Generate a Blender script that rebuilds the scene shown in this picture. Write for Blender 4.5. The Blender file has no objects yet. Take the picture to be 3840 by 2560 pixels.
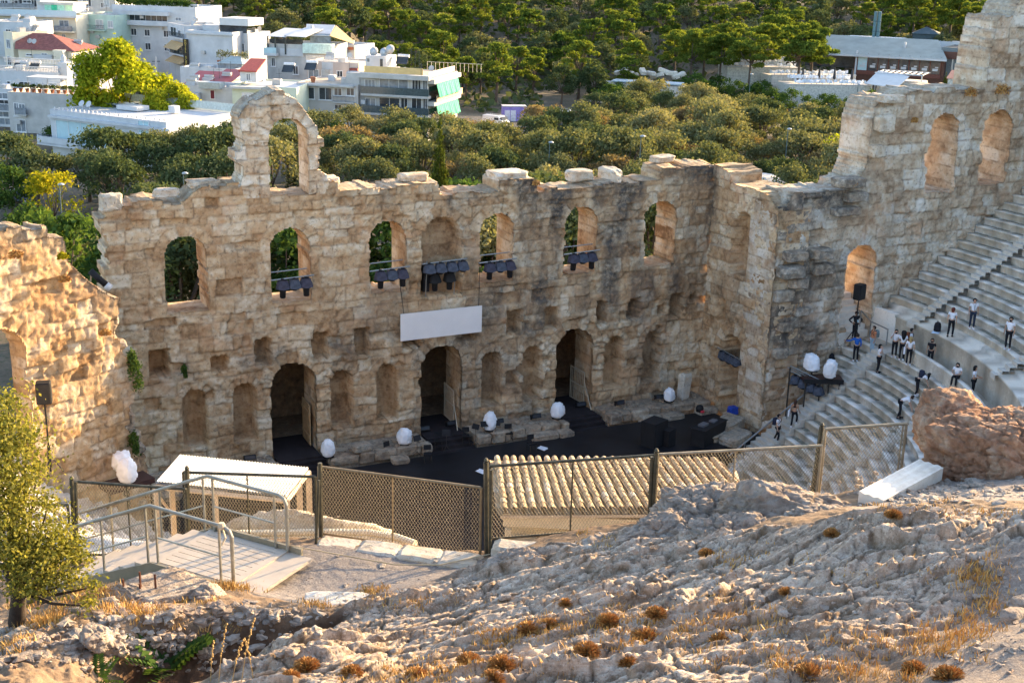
import bpy, bmesh, math, random
import numpy as np
from mathutils import Vector, Matrix
SC = bpy.context.scene
COL = SC.collection
PI = math.pi
rnd = random.Random(7)

# ---------------------------------------------------------------- camera
FPX, YAW, PIT, ROLL = 4839., .467, .297, .025
CAM = np.array([-28.155, -64.696, 27.924])
_d = np.array([math.sin(YAW)*math.cos(PIT), math.cos(YAW)*math.cos(PIT), -math.sin(PIT)])
_r = np.array([math.cos(YAW), -math.sin(YAW), 0.])
_u = np.cross(_r, _d)
_R = math.cos(ROLL)*_r + math.sin(ROLL)*_u
_U = -math.sin(ROLL)*_r + math.cos(ROLL)*_u
def ray(x, y): return _d + _R*(x-1920)/FPX - _U*(y-1280)/FPX
def atD(x, y, D): return CAM + ray(x, y)*D
def atX(x, y, X): v = ray(x, y); return CAM + v*(X-CAM[0])/v[0]
def atY(x, y, Y): v = ray(x, y); return CAM + v*(Y-CAM[1])/v[1]
def atZ(x, y, Z): v = ray(x, y); return CAM + v*(Z-CAM[2])/v[2]
def proj(P):
    v = np.asarray(P, float)-CAM; z = v@_d
    return 1920+FPX*(v@_R)/z, 1280-FPX*(v@_U)/z, z
cd = bpy.data.cameras.new('camera'); cam = bpy.data.objects.new('camera', cd); COL.objects.link(cam)
cd.sensor_width = 36; cd.lens = FPX/3840*36; cd.clip_start = .5; cd.clip_end = 3000
cam.matrix_world = Matrix(((_R[0], _U[0], -_d[0], CAM[0]), (_R[1], _U[1], -_d[1], CAM[1]), (_R[2], _U[2], -_d[2], CAM[2]), (0, 0, 0, 1)))
SC.camera = cam

# ---------------------------------------------------------------- light
SUN_AZ, SUN_EL = math.radians(75), math.radians(15)
SD = Vector((math.sin(SUN_AZ)*math.cos(SUN_EL), math.cos(SUN_AZ)*math.cos(SUN_EL), math.sin(SUN_EL)))
sl = bpy.data.lights.new('sun', 'SUN'); sun = bpy.data.objects.new('sun', sl); COL.objects.link(sun)
sl.energy = 4.4; sl.angle = math.radians(.6); sl.color = (1, .70, .38)
sun.rotation_euler = SD.to_track_quat('Z', 'Y').to_euler()
W = bpy.data.worlds.new('World'); SC.world = W; W.use_nodes = True
nt = W.node_tree; nt.nodes.clear()
sky = nt.nodes.new('ShaderNodeTexSky'); sky.sky_type = 'NISHITA'; sky.sun_disc = False
sky.sun_elevation = SUN_EL; sky.sun_rotation = SUN_AZ; sky.air_density = .85; sky.ozone_density = .5; sky.dust_density = 1.8; sky.altitude = 100
bg = nt.nodes.new('ShaderNodeBackground'); bg.inputs[1].default_value = .14
wo = nt.nodes.new('ShaderNodeOutputWorld')
nt.links.new(sky.outputs[0], bg.inputs[0]); nt.links.new(bg.outputs[0], wo.inputs[0])
SC.view_settings.view_transform = 'Standard'; SC.view_settings.look = 'None'
SC.view_settings.exposure = 2.2; SC.view_settings.gamma = 1.0
SC.cycles.max_bounces = 6; SC.cycles.diffuse_bounces = 4; SC.cycles.glossy_bounces = 2; SC.cycles.transmission_bounces = 4
SC.cycles.transparent_max_bounces = 8; SC.cycles.use_adaptive_sampling = True; SC.cycles.adaptive_threshold = .02
SC.cycles.sample_clamp_indirect = 6; SC.cycles.use_denoising = True

# ---------------------------------------------------------------- noise (numpy)
def _h(ix, iy, iz, s):
    n = (ix.astype(np.int64)*374761393 + iy.astype(np.int64)*668265263 + iz.astype(np.int64)*2147483647 + s*974634777) & 0xffffffff
    n = ((n ^ (n >> 13))*1274126177) & 0xffffffff
    n = n ^ (n >> 16)
    return (n & 0xffff)/65535.0
def vnoise(x, y, z=None, s=0):
    x = np.asarray(x, float); y = np.asarray(y, float)
    z = np.zeros_like(x) if z is None else np.asarray(z, float)
    fx, fy, fz = np.floor(x), np.floor(y), np.floor(z)
    tx, ty, tz = x-fx, y-fy, z-fz
    tx = tx*tx*(3-2*tx); ty = ty*ty*(3-2*ty); tz = tz*tz*(3-2*tz)
    o = 0
    for a in (0, 1):
        wa = tx if a else 1-tx
        for b in (0, 1):
            wb = ty if b else 1-ty
            for c in (0, 1):
                wc = tz if c else 1-tz
                o = o + wa*wb*wc*_h(fx+a, fy+b, fz+c, s)
    return o*2-1
def fbm(x, y, z=None, o=4, s=0, g=.5):
    v = 0; a = 1; t = 0; f = 1
    for i in range(o):
        v = v + a*vnoise(np.asarray(x)*f, np.asarray(y)*f, None if z is None else np.asarray(z)*f, s+i*17); t += a; a *= g; f *= 2.03
    return v/t

def vor3(x, y, z, s=0):
    """cellular noise: distance to the border between cells, cell random value, offset from the cell point"""
    x, y, z = [np.asarray(a, float) for a in (x, y, z)]; f1 = np.full(x.shape, 9.); f2 = f1.copy(); cid = np.zeros(x.shape); ox = np.zeros(x.shape); oy = np.zeros(x.shape)
    fx, fy, fz = np.floor(x), np.floor(y), np.floor(z); flat = not np.any(z)
    for a in (-1, 0, 1):
        for b in (-1, 0, 1):
            for c in ((0,) if flat else (-1, 0, 1)):
                ix, iy, iz = fx+a, fy+b, fz+c
                px = ix+.1+.8*_h(ix, iy, iz, s+1); py = iy+.1+.8*_h(ix, iy, iz, s+2); pz = 0*z if flat else iz+.1+.8*_h(ix, iy, iz, s+3)
                d = np.sqrt((px-x)**2+(py-y)**2+(pz-z)**2); n1 = d < f1
                f2 = np.where(n1, f1, np.minimum(f2, d)); cid = np.where(n1, _h(ix, iy, iz, s+4), cid); ox = np.where(n1, x-px, ox); oy = np.where(n1, y-py, oy); f1 = np.where(n1, d, f1)
    return f2-f1, cid, ox, oy
# ---------------------------------------------------------------- objects
def link(o):
    COL.objects.link(o); return o
def tag(o, label=None, cat=None, group=None, kind=None):
    if label: o['label'] = label
    if cat: o['category'] = cat
    if group: o['group'] = group
    if kind: o['kind'] = kind
    return o
def thing(name, label, cat, loc=(0, 0, 0), rz=0, group=None):
    o = bpy.data.objects.new(name, None); link(o); o.location = tuple(float(v) for v in loc); o.rotation_euler = (0, 0, rz)
    o.empty_display_size = .2
    return tag(o, label, cat, group)
class MB:
    """collects quads and tubes, then links ONE mesh object"""
    def __init__(s): s.v = []; s.f = []; s.mi = []; s.m = 0
    def add(s, vs, fs):
        n = len(s.v); s.v += [tuple(float(c) for c in p) for p in vs]
        for f in fs: s.f.append([i+n for i in f]); s.mi.append(s.m)
        return s
    def box(s, c, d, rz=0, M=None, top=None):
        x, y, z = d[0]/2, d[1]/2, d[2]/2
        t = top or 1
        P = [(-x, -y, -z), (x, -y, -z), (x, y, -z), (-x, y, -z), (-x*t, -y*t, z), (x*t, -y*t, z), (x*t, y*t, z), (-x*t, y*t, z)]
        R = M if M is not None else Matrix.Rotation(rz, 3, 'Z')
        P = [R @ Vector(p) + Vector(c) for p in P]
        return s.add(P, [(0, 3, 2, 1), (4, 5, 6, 7), (0, 1, 5, 4), (1, 2, 6, 5), (2, 3, 7, 6), (3, 0, 4, 7)])
    def box2(s, a, b):
        a = np.minimum(a, b) if 0 else np.array(a, float); b = np.array(b, float)
        return s.box((a+b)/2, np.abs(b-a))
    def tube(s, pts, r, n=6, cap=True):
        pts = [Vector([float(c) for c in p]) for p in pts]; L = len(pts)
        rs = r if isinstance(r, (list, tuple)) else [r]*L
        vs = []; fs = []; up = None
        for i, p in enumerate(pts):
            t = (pts[min(i+1, L-1)]-pts[max(i-1, 0)])
            if t.length < 1e-9: t = Vector((0, 0, 1))
            t.normalize()
            if up is None:
                up = Vector((0, 0, 1)) if abs(t.z) < .9 else Vector((1, 0, 0))
            a = t.cross(up)
            if a.length < 1e-6: a = t.orthogonal()
            a.normalize(); b = a.cross(t); up = b
            for k in range(n):
                w = 2*PI*k/n
                vs.append(p + (a*math.cos(w) + b*math.sin(w))*rs[i])
        for i in range(L-1):
            for k in range(n):
                fs.append((i*n+k, i*n+(k+1) % n, (i+1)*n+(k+1) % n, (i+1)*n+k))
        if cap:
            fs.append(list(range(n-1, -1, -1))); fs.append([(L-1)*n+k for k in range(n)])
        return s.add(vs, fs)
    def lathe(s, prof, c=(0, 0, 0), n=12, M=None, capt=True):
        vs = []; fs = []
        M = M or Matrix.Identity(3)
        for (r, z) in prof:
            for k in range(n):
                w = 2*PI*k/n; vs.append(M @ Vector((r*math.cos(w), r*math.sin(w), z)) + Vector(c))
        for i in range(len(prof)-1):
            for k in range(n): fs.append((i*n+k, i*n+(k+1) % n, (i+1)*n+(k+1) % n, (i+1)*n+k))
        if capt: fs.append(list(range(n-1, -1, -1))); fs.append([(len(prof)-1)*n+k for k in range(n)])
        return s.add(vs, fs)
    def build(s, name, mats, parent=None, smooth=False):
        me = bpy.data.meshes.new(name); me.from_pydata(s.v, [], s.f); me.validate()
        for m in (mats if isinstance(mats, (list, tuple)) else [mats]): me.materials.append(m)
        if any(s.mi) and len(s.mi) == len(me.polygons): me.polygons.foreach_set('material_index', s.mi)
        if smooth: me.polygons.foreach_set('use_smooth', [True]*len(me.polygons))
        me.update(); o = link(bpy.data.objects.new(name, me))
        if parent is not None: o.parent = parent
        return o
def npmesh(name, V, F, mats, parent=None, attrs=None, smooth=False, mi=None):
    """big mesh out of numpy arrays; F is (n,4)"""
    me = bpy.data.meshes.new(name)
    V = np.asarray(V, np.float32); F = np.asarray(F, np.int32); k = F.shape[1]
    me.vertices.add(len(V)); me.vertices.foreach_set('co', V.ravel())
    me.loops.add(F.size); me.loops.foreach_set('vertex_index', F.ravel())
    me.polygons.add(len(F)); me.polygons.foreach_set('loop_start', np.arange(0, F.size, k, dtype=np.int32))
    me.polygons.foreach_set('loop_total', np.full(len(F), k, np.int32))
    for m in (mats if isinstance(mats, (list, tuple)) else [mats]): me.materials.append(m)
    if mi is not None: me.polygons.foreach_set('material_index', np.asarray(mi, np.int32))
    me.update(calc_edges=True)
    if smooth: me.polygons.foreach_set('use_smooth', np.ones(len(F), bool))
    for k_, a in (attrs or {}).items():
        at = me.attributes.new(k_, 'FLOAT', 'POINT'); at.data.foreach_set('value', np.asarray(a, np.float32).ravel())
    o = link(bpy.data.objects.new(name, me))
    if parent is not None: o.parent = parent
    return o
def dup(o, loc=None, rz=None, sc=None, label=None, group=None, parent=None):
    c = o.copy(); link(c)
    if parent is not None: c.parent = parent
    if loc is not None: c.location = tuple(float(v) for v in loc)
    if rz is not None: c.rotation_euler = (c.rotation_euler[0], c.rotation_euler[1], rz)
    if sc is not None: c.scale = (sc, sc, sc) if isinstance(sc, (int, float)) else sc
    if label: c['label'] = label
    if group: c['group'] = group
    for ch in list(o.children): dup(ch, parent=c)
    return c

# ---------------------------------------------------------------- materials
class NT:
    def __init__(s, name):
        s.m = bpy.data.materials.new(name); s.m.use_nodes = True; s.t = s.m.node_tree; s.t.nodes.clear()
        s.out = s.n('ShaderNodeOutputMaterial'); s.b = s.n('ShaderNodeBsdfPrincipled'); s.l(s.b.outputs[0], s.out.inputs[0])
        s.b.inputs['Roughness'].default_value = .85; s.b.inputs['Specular IOR Level'].default_value = .3
    def n(s, k): return s.t.nodes.new(k)
    def l(s, a, b): s.t.links.new(a, b)
    def set(s, i, v):
        if hasattr(v, 'is_output') or isinstance(v, bpy.types.NodeSocket): s.l(v, i)
        else: i.default_value = v
    def coord(s, k='Object', scale=None):
        c = s.n('ShaderNodeTexCoord').outputs[k]
        if scale is None: return c
        m = s.n('ShaderNodeMapping'); m.inputs['Scale'].default_value = scale; s.l(c, m.inputs[0]); return m.outputs[0]
    def noise(s, scale, det=4, rough=.55, co=None, out='Fac', dist=0):
        n = s.n('ShaderNodeTexNoise'); n.inputs['Scale'].default_value = scale; n.inputs['Detail'].default_value = det
        n.inputs['Roughness'].default_value = rough; n.inputs['Distortion'].default_value = dist
        s.l(co if co is not None else s.coord(), n.inputs['Vector']); return n.outputs[out]
    def voro(s, scale, co=None, f='F1', out='Distance'):
        n = s.n('ShaderNodeTexVoronoi'); n.feature = f; n.inputs['Scale'].default_value = scale
        s.l(co if co is not None else s.coord(), n.inputs['Vector']); return n.outputs[out]
    def attr(s, name):
        n = s.n('ShaderNodeAttribute'); n.attribute_name = name; return n.outputs['Fac']
    def ramp(s, f, stops, interp='LINEAR'):
        n = s.n('ShaderNodeValToRGB'); n.color_ramp.interpolation = interp; e = n.color_ramp.elements
        while len(e) < len(stops): e.new(.5)
        for q, (p, c) in zip(e, stops): q.position = p; q.color = (*c, 1) if len(c) == 3 else c
        s.l(f, n.inputs[0]); return n.outputs[0]
    def rng(s, f, a, b, c=0, d=1):
        n = s.n('ShaderNodeMapRange'); s.l(f, n.inputs[0])
        for i, v in enumerate((a, b, c, d)): n.inputs[i+1].default_value = v
        return n.outputs[0]
    def mix(s, f, a, b, mode='MIX'):
        n = s.n('ShaderNodeMix'); n.data_type = 'RGBA'; n.blend_type = mode
        for i, v in ((0, f), (6, a), (7, b)):
            if isinstance(v, tuple) and len(v) == 3: v = (*v, 1)
            s.set(n.inputs[i], v)
        return n.outputs[2]
    def math(s, op, a, b=0.5):
        n = s.n('ShaderNodeMath'); n.operation = op; s.set(n.inputs[0], a); s.set(n.inputs[1], b); return n.outputs[0]
    def col(s, c): s.set(s.b.inputs['Base Color'], c if not (isinstance(c, tuple) and len(c) == 3) else (*c, 1)); return s
    def bump(s, h, st=.3, d=.02):
        n = s.n('ShaderNodeBump'); n.inputs['Strength'].default_value = st; n.inputs['Distance'].default_value = d
        s.l(h, n.inputs['Height']); s.l(n.outputs[0], s.b.inputs['Normal']); return s
    def p(s, **k):
        for a, v in k.items(): s.b.inputs[a.replace('_', ' ')].default_value = v
        return s
def plain(name, c, rough=.8, var=.15, scale=3, metal=0, bump=0):
    """painted, dirty or cast surface: colour with a soft uneven wear"""
    t = NT(name); f = t.noise(scale, 5, .6)
    lo = tuple(max(0, x*(1-var*1.6)) for x in c); hi = tuple(min(1, x*(1+var)) for x in c)
    t.col(t.ramp(f, [(.3, lo), (.7, hi)])); t.p(Roughness=rough, Metallic=metal)
    if bump: t.bump(t.noise(scale*6, 4), bump, .01)
    return t.m
def rockmat(name, cols, stain=(.075, .07, .065), gran=1.0, pit=.7, bstr=.6):
    """weathered limestone; per-block tint, joints and dark lichen come from mesh attributes"""
    t = NT(name)
    n1 = t.noise(.55*gran, 6, .6); n2 = t.noise(2.6*gran, 8, .65); n3 = t.noise(11*gran, 6, .7)
    f = t.math('ADD', t.math('MULTIPLY', t.attr('tint'), .55), t.math('MULTIPLY', n1, .62))
    f = t.math('ADD', f, t.math('MULTIPLY', t.math('SUBTRACT', n2, .5), 1.0))
    k = len(cols)
    c = t.ramp(f, [(.22+.62*i/(k-1), cc) for i, cc in enumerate(cols)])
    c = t.mix(t.rng(n3, .35, .7, 0, .42), c, (.80, .74, .66), 'SOFT_LIGHT')
    c = t.mix(t.rng(t.noise(5.5*gran, 8, .75), .54, .64, 0, pit), c, (.13, .09, .06))           # small dark pits
    c = t.mix(t.rng(t.noise(.35*gran, 4, .6, out='Fac', dist=1.5), .54, .68, 0, .5), c, (.50, .30, .17))  # iron red patches
    c = t.mix(t.math('MULTIPLY', t.attr('joint'), t.rng(t.noise(2*gran, 4), .35, .65, .25, .9)), c, (.17, .115, .075))
    sg = t.math('MULTIPLY', t.attr('stain'), t.rng(t.noise(3.2*gran, 8, .72), .32, .56, .3, 1.0))
    c = t.mix(sg, c, stain)
    t.col(c); t.p(Roughness=.95, Specular_IOR_Level=.15)
    h = t.math('ADD', t.math('MULTIPLY', n2, .6), t.math('MULTIPLY', n3, .4))
    t.bump(h, bstr, .09)
    return t.m
M = {}
M['lime'] = rockmat('weathered_limestone', [(.20, .118, .06), (.34, .215, .118), (.43, .29, .168), (.485, .35, .215), (.54, .425, .29), (.59, .50, .375)])
M['limew'] = rockmat('pale_limestone', [(.26, .18, .115), (.38, .28, .19), (.48, .37, .26), (.54, .44, .325), (.60, .53, .425), (.64, .59, .51)])
M['limeg'] = rockmat('golden_limestone', [(.17, .092, .042), (.29, .175, .085), (.36, .235, .125), (.41, .285, .165), (.46, .35, .235), (.50, .42, .32)])
M['black'] = plain('matt_black', (.012, .012, .014), .7, .2)
M['steel'] = plain('galvanised_steel', (.30, .30, .29), .45, .12, 6, .7)
M['dark_steel'] = plain('dark_steel', (.07, .06, .05), .55, .25, 5, .5)
M['white'] = plain('white_cloth', (.78, .79, .82), .8, .05, 3)
M['rubber'] = plain('black_rubber', (.018, .018, .02), .6, .2)
# ================================================================ ruined walls
def courses(x, z, seed, hc=(.5, .85), wc=(.6, 1.8), z0=-1, zmax=28, x0=-40, x1=60):
    """irregular ashlar: block id and distance to the nearest joint at every (x,z)"""
    r = random.Random(seed)
    xw = x + .13*fbm(x*.8, z*.9, o=2, s=seed) + .06*fbm(x*3, z*3, o=2, s=seed+5)
    zw = z + .12*fbm(x*.35, z*.6, o=2, s=seed+1) + .08*fbm(x*1.5, z*1.7, o=3, s=seed+2)
    zs = [z0]
    while zs[-1] < zmax: zs.append(zs[-1]+r.uniform(*hc))
    zs = np.array(zs); ci = np.clip(np.searchsorted(zs, zw)-1, 0, len(zs)-2)
    dz = np.minimum(zw-zs[ci], zs[ci+1]-zw)
    bid = np.zeros(x.shape, int); dx = np.zeros(x.shape)
    for c in range(len(zs)-1):
        xs = [x0-r.random()]
        while xs[-1] < x1: xs.append(xs[-1]+r.uniform(*wc))
        m = ci == c
        if not m.any(): continue
        xs = np.array(xs); i = np.clip(np.searchsorted(xs, xw[m])-1, 0, len(xs)-2)
        dx[m] = np.minimum(xw[m]-xs[i], xs[i+1]-xw[m]); bid[m] = c*997+i
    return bid, np.minimum(dx, dz)
def hash01(b, s): return _h(np.asarray(b), np.asarray(b)*0+3, np.asarray(b)*0+7, s)
def wall(name, mat, O, xd, nrm, x0, x1, z0, z1, res, top, feats, T, seed, parent, holes=True, rough=.05, stainf=None, left=None, right=None, back=True, hc=(.4, .9), wc=(.4, 1.9), ero=.12, topseg=5, topn=.10):
    """one masonry wall as real geometry: displaced blocks in front, reveals through the thickness, top, ends and back"""
    O = np.array(O, float); xd = np.array(xd, float); nrm = np.array(nrm, float)
    nx = int(round((x1-x0)/res))+1; nz = int(round((z1-z0)/res))+1
    gx, gz = np.meshgrid(np.linspace(x0, x1, nx), np.linspace(z0, z1, nz))
    jx = gx + .045*fbm(gx*3, gz*3, o=2, s=seed+31); jz = gz + .045*fbm(gx*3+9, gz*3, o=2, s=seed+32)
    bid, dj = courses(gx, gz, seed, hc, wc)
    # voussoirs round the arch heads
    for f in feats:
        if f['k'] == 'arch' and f.get('vous', .62):
            w = f['w']; zc = f['t']-w; rr = np.hypot(jx-f['x'], jz-zc); an = np.arctan2(jz-zc, jx-f['x'])
            m = (rr > w-.02) & (rr < w+f.get('vous', .62)) & (jz > zc-.1)
            nv = max(7, int(w*3.1/.42)); q = an/PI*nv
            bid = np.where(m, 500000+int(f['x']*100)*50+np.floor(q).astype(int), bid)
            dv = np.minimum(np.abs(q-np.round(q))*PI/nv*rr, np.abs(rr-w-f.get('vous', .62)))
            dj = np.where(m, dv, dj)
    off = hash01(bid, seed)-.5
    sub = (hash01(bid, seed+41) > .45)*np.clip(np.abs(fbm(gx*1.5+bid % 7, gz*1.5, o=2, s=seed+42))*9, 0, 1); sub = np.where(hash01(bid, seed+41) > .45, sub, 1)
    edge = np.clip(dj/(.045+.06*hash01(bid, seed+43)), 0, 1); edge = 1-(1-edge)**2
    wear = np.clip(.5+fbm(gx*.5, gz*.5, o=3, s=seed+44)*1.4, 0, 1)
    dep = -off*.135*rough/.05*(.45+.8*wear) - edge*(.032+.04*wear) + .08*wear*(1-sub) + .05*fbm(gx*2.0, gz*2.2, o=4, s=seed+3) + .06*fbm(gx*5.5, gz*5.5, o=3, s=seed+45) + ero*1.3*fbm(gx*.33, gz*.33, o=3, s=seed+4)
    ce, cc, _, _ = vor3(gx*2.1+.5*fbm(gx*2, gz*2, o=2, s=seed+61), gz*2.7, gx*0, seed+62); dep += (cc > .72)*np.clip(ce/.3, 0, 1)*.11*wear
    dep += (hash01(bid, seed+9) > .94)*.22                                            # lost blocks
    solid = np.ones((nz, nx), bool); thru = np.zeros((nz, nx), bool)
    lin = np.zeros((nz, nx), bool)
    for f in feats:
        k = f['k']; m0 = f.get('j', 1); X = gx+(jx-gx)*m0; Z = gz+(jz-gz)*m0
        if k == 'arch':
            w = f['w']; zc = f['t']-w; ins = (np.abs(X-f['x']) < w) & (Z > f['z']) & ((Z < zc) | (np.hypot(X-f['x'], Z-zc) < w))
        elif k == 'rect':
            ins = (np.abs(X-f['x']) < f['w']) & (Z > f['z']) & (Z < f['t'])
        if f.get('d') is None: thru |= ins
        elif f.get('round'):
            dd = f['d']*np.sqrt(np.clip(1-((gx-f['x'])/f['w'])**2, 0, 1)); dep = np.where(ins, np.maximum(dd, .25)+.04*fbm(gx*3, gz*3, o=3, s=seed), dep)
        else:
            dep = np.where(ins, f['d']+.05*fbm(gx*2, gz*2, o=3, s=seed)+edge*-.02, dep)
            bid = np.where(ins, bid+77, bid)
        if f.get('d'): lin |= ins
    topz = np.interp(gx[0], [p[0] for p in top], [p[1] for p in top])
    topz = topz + .10*fbm(gx[0]*1.3, gx[0]*0+seed, o=3, s=seed+6) - .12*(hash01(np.floor(gx[0]/.8), seed+8) > .7)
    vis = (gz < topz[None, :]) & ~thru
    if left: vis &= gx > (np.interp(gz, [p[1] for p in left], [p[0] for p in left]) + .18*fbm(gz*1.5, gx*0, o=3, s=seed+12) + .35*(hash01(np.floor(gz/.55), seed+14)-.5))
    if right: vis &= gx < (np.interp(gz, [p[1] for p in right], [p[0] for p in right]) + .18*fbm(gz*1.5, gx*0, o=3, s=seed+13) + .45*(hash01(np.floor(gz/.55), seed+15)-.5))
    cell = vis[:-1, :-1] & vis[1:, :-1] & vis[:-1, 1:] & vis[1:, 1:]
    vi = np.arange(nx*nz).reshape(nz, nx)
    def q(a, b, c, d, m): return np.stack([a[m], b[m], c[m], d[m]], 1)
    Ff = q(vi[:-1, :-1], vi[:-1, 1:], vi[1:, 1:], vi[1:, :-1], cell)
    def pos(x, d, z): return O + x.ravel()[:, None]*xd - d.ravel()[:, None]*nrm + z.ravel()[:, None]*np.array([0, 0, 1.])
    Vs = [pos(gx, dep, gz)]; Fs = [Ff]; n = nx*nz
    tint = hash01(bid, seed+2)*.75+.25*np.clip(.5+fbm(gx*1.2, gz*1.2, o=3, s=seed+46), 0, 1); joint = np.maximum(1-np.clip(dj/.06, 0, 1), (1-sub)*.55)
    joint = np.where(dep > .3, joint*.5, joint); tint = np.where(lin, tint*.42, tint)  # niche and recess insides painted darker and browner in place of shade
    st = np.zeros_like(gx) if stainf is None else np.clip(stainf(gx, gz, topz[None, :]), 0, 1)
    A = [np.stack([tint.ravel(), joint.ravel(), st.ravel()], 1)]
    # boundary edges -> reveals, top, ends
    pad = np.pad(cell, 1); c = pad[1:-1, 1:-1]
    E = []
    for dz_, dx_, a, b in ((1, 0, vi[1:, 1:], vi[1:, :-1]), (-1, 0, vi[:-1, :-1], vi[:-1, 1:]), (0, 1, vi[:-1, 1:], vi[1:, 1:]), (0, -1, vi[1:, :-1], vi[:-1, :-1])):
        nb = pad[1+dz_:pad.shape[0]-1+dz_, 1+dx_:pad.shape[1]-1+dx_]
        m = c & ~nb
        E.append(np.stack([a[m], b[m]], 1))
    E = np.concatenate(E); uq, inv = np.unique(E, return_inverse=True); inv = inv.reshape(-1, 2)
    bx, bz, bd = gx.ravel()[uq], gz.ravel()[uq], dep.ravel()[uq]
    rows = [uq]; S = topseg
    istop = np.abs(bz-np.interp(bx, gx[0], topz)) < res*2.5
    for s_ in range(1, S+1):
        fr = s_/S; dd = bd*(1-fr)+T*fr
        tz = np.where(istop, topn*fbm(bx*1.4, dd*1.4, o=3, s=seed+20)*1.6 + topn*.8*(hash01(np.floor(bx/.9)*31+np.floor(dd/.8), seed+21)-.4), 0)*min(1, fr*3)
        nzz = .03*fbm(bx*3+dd*3, bz*3, dd*3, o=3, s=seed+22)
        Vs.append(pos(bx+nzz, dd, bz+tz+nzz)); rows.append(np.arange(len(uq))+n); n += len(uq)
        cb, cj = courses(dd*1.0+bx*.3, bz, seed+40, hc, (.6, 1.4))
        cb = np.where(istop, 5, cb); cj = np.where(istop, .3, cj)
        A.append(np.stack([np.where(istop, .55+.25*hash01(np.floor(bx/1.1), seed), hash01(cb, seed+2)), 1-np.clip(cj/.07, 0, 1), np.where(istop, .45, st.ravel()[uq]*.3)], 1))
    for s_ in range(S):
        a, b = rows[s_], rows[s_+1]
        Fs.append(np.stack([a[inv[:, 0]], b[inv[:, 0]], b[inv[:, 1]], a[inv[:, 1]]], 1)[:, ::-1])
    if back:
        Vs.append(pos(gx, np.full(gx.shape, T)+.05*fbm(gx, gz, o=2, s=seed+50), gz)); Fs.append((Ff+n)[:, ::-1]); n += nx*nz
        A.append(A[0])
    V = np.concatenate(Vs); F = np.concatenate(Fs); A = np.concatenate(A)
    us, iv = np.unique(F, return_inverse=True); F = iv.reshape(-1, 4); V = V[us]; A = A[us]
    return npmesh(name, V, F, mat, parent, {'tint': A[:, 0], 'joint': A[:, 1], 'stain': A[:, 2]})
def streak(gx, gz, s): return .5+.5*fbm(gx*1.1, gz*.14, o=4, s=s)
def arch(x, w, z, t, d=None, **k): return dict(k='arch', x=x, w=w, z=z, t=t, d=d, **k)
def rect(x, w, z, t, d=None, **k): return dict(k='rect', x=x, w=w, z=z, t=t, d=d, **k)

# --- stage wall
WIN = [-14.28, -8.78, -3.27, 3.32, 8.79, 14.35]
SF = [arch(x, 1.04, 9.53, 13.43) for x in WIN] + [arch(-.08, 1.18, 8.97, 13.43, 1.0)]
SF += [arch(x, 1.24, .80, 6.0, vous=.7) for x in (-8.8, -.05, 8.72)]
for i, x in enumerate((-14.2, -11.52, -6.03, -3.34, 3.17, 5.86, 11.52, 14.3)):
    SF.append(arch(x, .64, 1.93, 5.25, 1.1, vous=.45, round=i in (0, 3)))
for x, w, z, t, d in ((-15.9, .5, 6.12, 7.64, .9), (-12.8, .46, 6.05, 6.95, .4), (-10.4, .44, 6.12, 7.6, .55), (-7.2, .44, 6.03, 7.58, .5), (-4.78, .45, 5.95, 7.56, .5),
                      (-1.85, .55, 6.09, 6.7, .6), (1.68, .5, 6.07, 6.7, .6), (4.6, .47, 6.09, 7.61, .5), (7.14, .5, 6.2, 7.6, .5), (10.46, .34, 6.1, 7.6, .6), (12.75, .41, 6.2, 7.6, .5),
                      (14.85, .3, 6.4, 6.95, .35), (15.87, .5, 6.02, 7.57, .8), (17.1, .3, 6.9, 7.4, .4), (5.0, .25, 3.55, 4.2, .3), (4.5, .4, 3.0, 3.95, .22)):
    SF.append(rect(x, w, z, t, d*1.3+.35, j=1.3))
STOP = [(-18.4, 14.7), (-18.1, 14.75), (-18.05, 15.5), (-17.4, 15.5), (-17.3, 15.25), (-16.6, 15.35), (-15.2, 15.35), (-14.2, 15.3), (-13.75, 15.7), (-13.3, 15.9), (-11.9, 16.05), (-11.2, 16.0), (-11.1, 15.5),
        (-9.75, 15.34), (-7.05, 15.35), (-6.95, 15.85), (-6.1, 15.8), (-6.02, 15.32), (-4.3, 15.4), (-2.9, 15.42), (-1.5, 15.5), (-.25, 15.42), (-.15, 14.8), (3.35, 14.8), (3.42, 15.42), (5.75, 15.4), (5.9, 14.72), (9, 14.76),
        (12.3, 14.75), (14.1, 14.72), (14.15, 15.5), (18.0, 15.5), (18.5, 15.5)]
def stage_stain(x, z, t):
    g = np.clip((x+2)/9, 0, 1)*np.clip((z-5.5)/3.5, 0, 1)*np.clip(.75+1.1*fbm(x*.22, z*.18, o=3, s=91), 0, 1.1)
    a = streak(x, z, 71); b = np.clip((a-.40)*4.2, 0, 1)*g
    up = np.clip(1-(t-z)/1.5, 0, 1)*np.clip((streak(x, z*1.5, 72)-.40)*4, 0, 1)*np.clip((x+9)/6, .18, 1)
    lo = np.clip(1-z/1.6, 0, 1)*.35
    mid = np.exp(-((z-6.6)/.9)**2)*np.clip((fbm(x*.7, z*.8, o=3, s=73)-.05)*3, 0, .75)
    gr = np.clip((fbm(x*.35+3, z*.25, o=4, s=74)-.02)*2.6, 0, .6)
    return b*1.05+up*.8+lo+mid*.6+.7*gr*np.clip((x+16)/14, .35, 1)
stage = thing('stage_wall', 'long ruined stage wall with three dark doorways and a row of arched windows', 'ruin wall')
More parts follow.
